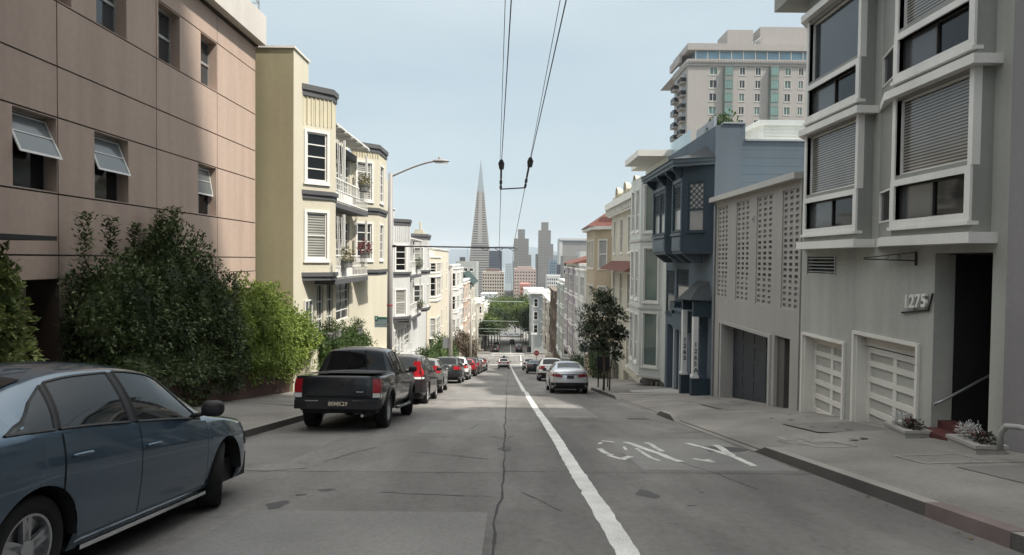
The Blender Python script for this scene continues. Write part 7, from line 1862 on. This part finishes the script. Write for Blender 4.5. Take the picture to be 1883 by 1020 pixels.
# black sign panel fixed behind the street tree
Y = 33; x0, z1 = onY(1098, 655, Y); x1, z0 = onY(1121, 681, Y)
t = thing('notice_board', 'black notice board behind the trunk of the dark street tree', 'board', (x0, Y, sidez(x0, Y)))
m = MB(); m.box(x0, x1, Y, Y+.06, z0, z1); b = m.build('board', M_IRON, t)
m = MB(); m.box(x0+.03, x0+.06, Y-.012, Y+.07, z0, z1); m.box(x1-.06, x1-.03, Y-.012, Y+.07, z0, z1)
for q in (.25, .5, .75): m.box(x0+.08, x1-.08, Y-.012, Y-.001, z0+(z1-z0)*q, z0+(z1-z0)*q+.02)
m.build('board_frame', M_BLACKP, b)
m = MB()
for x in (x0+.08, x1-.08): m.box(x-.03, x+.03, Y+.01, Y+.07, sidez(x, Y)-.1, z0-.001)
m.build('leg', M_IRON, t)
# street sign post, stop sign, hydrant, bin and signal at the crossing
def post(name, label, cat, x, y, h, r=.05):
    z = sidez(x, y); t = thing(name, label, cat, (x, y, z)); m = MB(); m.tube([(x, y, z-.1), (x, y, z+h)], r, 8); m.build('pole', M_POLE, t); return t, z
t, z = post('stop_sign', 'red octagonal stop sign on the right pavement before the crossing', 'stop sign', 4.9, 116, 2.6)
m = MB(); oc = [(4.9+.48*math.cos(math.pi/8+q*math.pi/4), z+2.5+.48*math.sin(math.pi/8+q*math.pi/4)) for q in range(8)]
i = m.add([(x, 115.88, zz) for x, zz in oc]); j = m.add([(x, 115.92, zz) for x, zz in oc]); m.face(range(i, i+8)); m.face(range(j, j+8))
for q in range(8): m.face((i+q, i+(q+1) % 8, j+(q+1) % 8, j+q))
pl = m.build('plate', mat('stop_red', (.40, .02, .025), .5, .1, 5), t)
m = MB(); text_into(m, 'STOP', .30, frY(115.87), 4.52, z+2.39, 0, .01); m.build('sign_lettering', M_WPAINT, pl)
y = 98; x = 5.1; z = sidez(x, y); t = thing('fire_hydrant', 'white fire hydrant on the right pavement before the crossing', 'fire hydrant', (x, y, z))
m = MB(); m.lathe([(.22, 0), (.22, .06), (.15, .08), (.15, .55), (.19, .58), (.19, .64), (.15, .70), (.06, .80), (.05, .88), (.001, .9)], 16, 'z', (x, y, z)); m.build('barrel', M_WPAINT, t, smooth=True)
m = MB(); m.lathe([(.08, -.27), (.08, .27)], 12, 'x', (x, y, z+.45), cap=True); m.build('outlet', M_WPAINT, t)
x, y = 5.0, 164; z = rz(y)+.14; t = thing('litter_bin', 'black litter bin on the far right corner of the crossing', 'litter bin', (x, y, z))
m = MB(); m.lathe([(.42, 0), (.5, .1), (.52, 1.25)], 16, 'z', (x, y, z), cap=True); m.build('body', M_IRON, t)
m = MB(); m.lathe([(.55, 1.25), (.55, 1.36), (.35, 1.5), (.001, 1.52)], 16, 'z', (x, y, z)); m.build('lid', M_IRON, t)
t, z = post('traffic_pole', 'pale pole with a sign head on the far right corner of the crossing', 'pole', 6.0, 161, 5.2, .09)
m = MB(); m.box(5.3, 6.9, 160.85, 160.95, z+4.6, z+5.0); m.build('sign_plate', M_WPAINT, t)
t, z = post('sign_post', 'thin sign post with a pale plate on the right pavement below the clapboard house', 'sign post', 4.9, 42, 2.6, .035)
m = MB(); m.box(4.72, 5.08, 41.93, 41.96, z+1.9, z+2.5); m.build('sign_plate', MATS['sign_grey_green'], t)
g = random.Random(8); m = MB()
for k in range(700):
    y = g.uniform(4, 40); side = g.random(); x = KL+abs(g.gauss(0, .12))+.02 if side < .6 else (KL-.2-g.random()*2.6 if side < .85 else KR-abs(g.gauss(0, .1))-.02)
    z = rz(y)+.008 if KL < x < KR else sidez(x, y)+.012
    a = g.random()*6.3; leaf_into(m, Vector((x, y, z)), Vector((math.cos(a), math.sin(a), g.uniform(-.1, .25))), Vector((0, 0, 1)), g.uniform(.04, .08), .03)
m.build('fallen_leaves', leafmat('leaf_litter', (.05, .035, .02), (.20, .16, .08), .1), kind='stuff')
# box haze: even pale air round the whole scene

hz = bpy.data.materials.new('haze_air'); hz.use_nodes = True; n, l = nt(hz); n.remove(n['Principled BSDF'])
pv = n.new('ShaderNodeVolumePrincipled'); pv.inputs['Color'].default_value = (.80, .88, .95, 1); pv.inputs['Density'].default_value = 0.00010; pv.inputs['Anisotropy'].default_value = 0.0
l.new(pv.outputs[0], n['Material Output'].inputs['Volume'])
m = MB(); m.box(-9600, 9600, -75, 12500, -96, 330); m.build('haze', hz, kind='stuff')
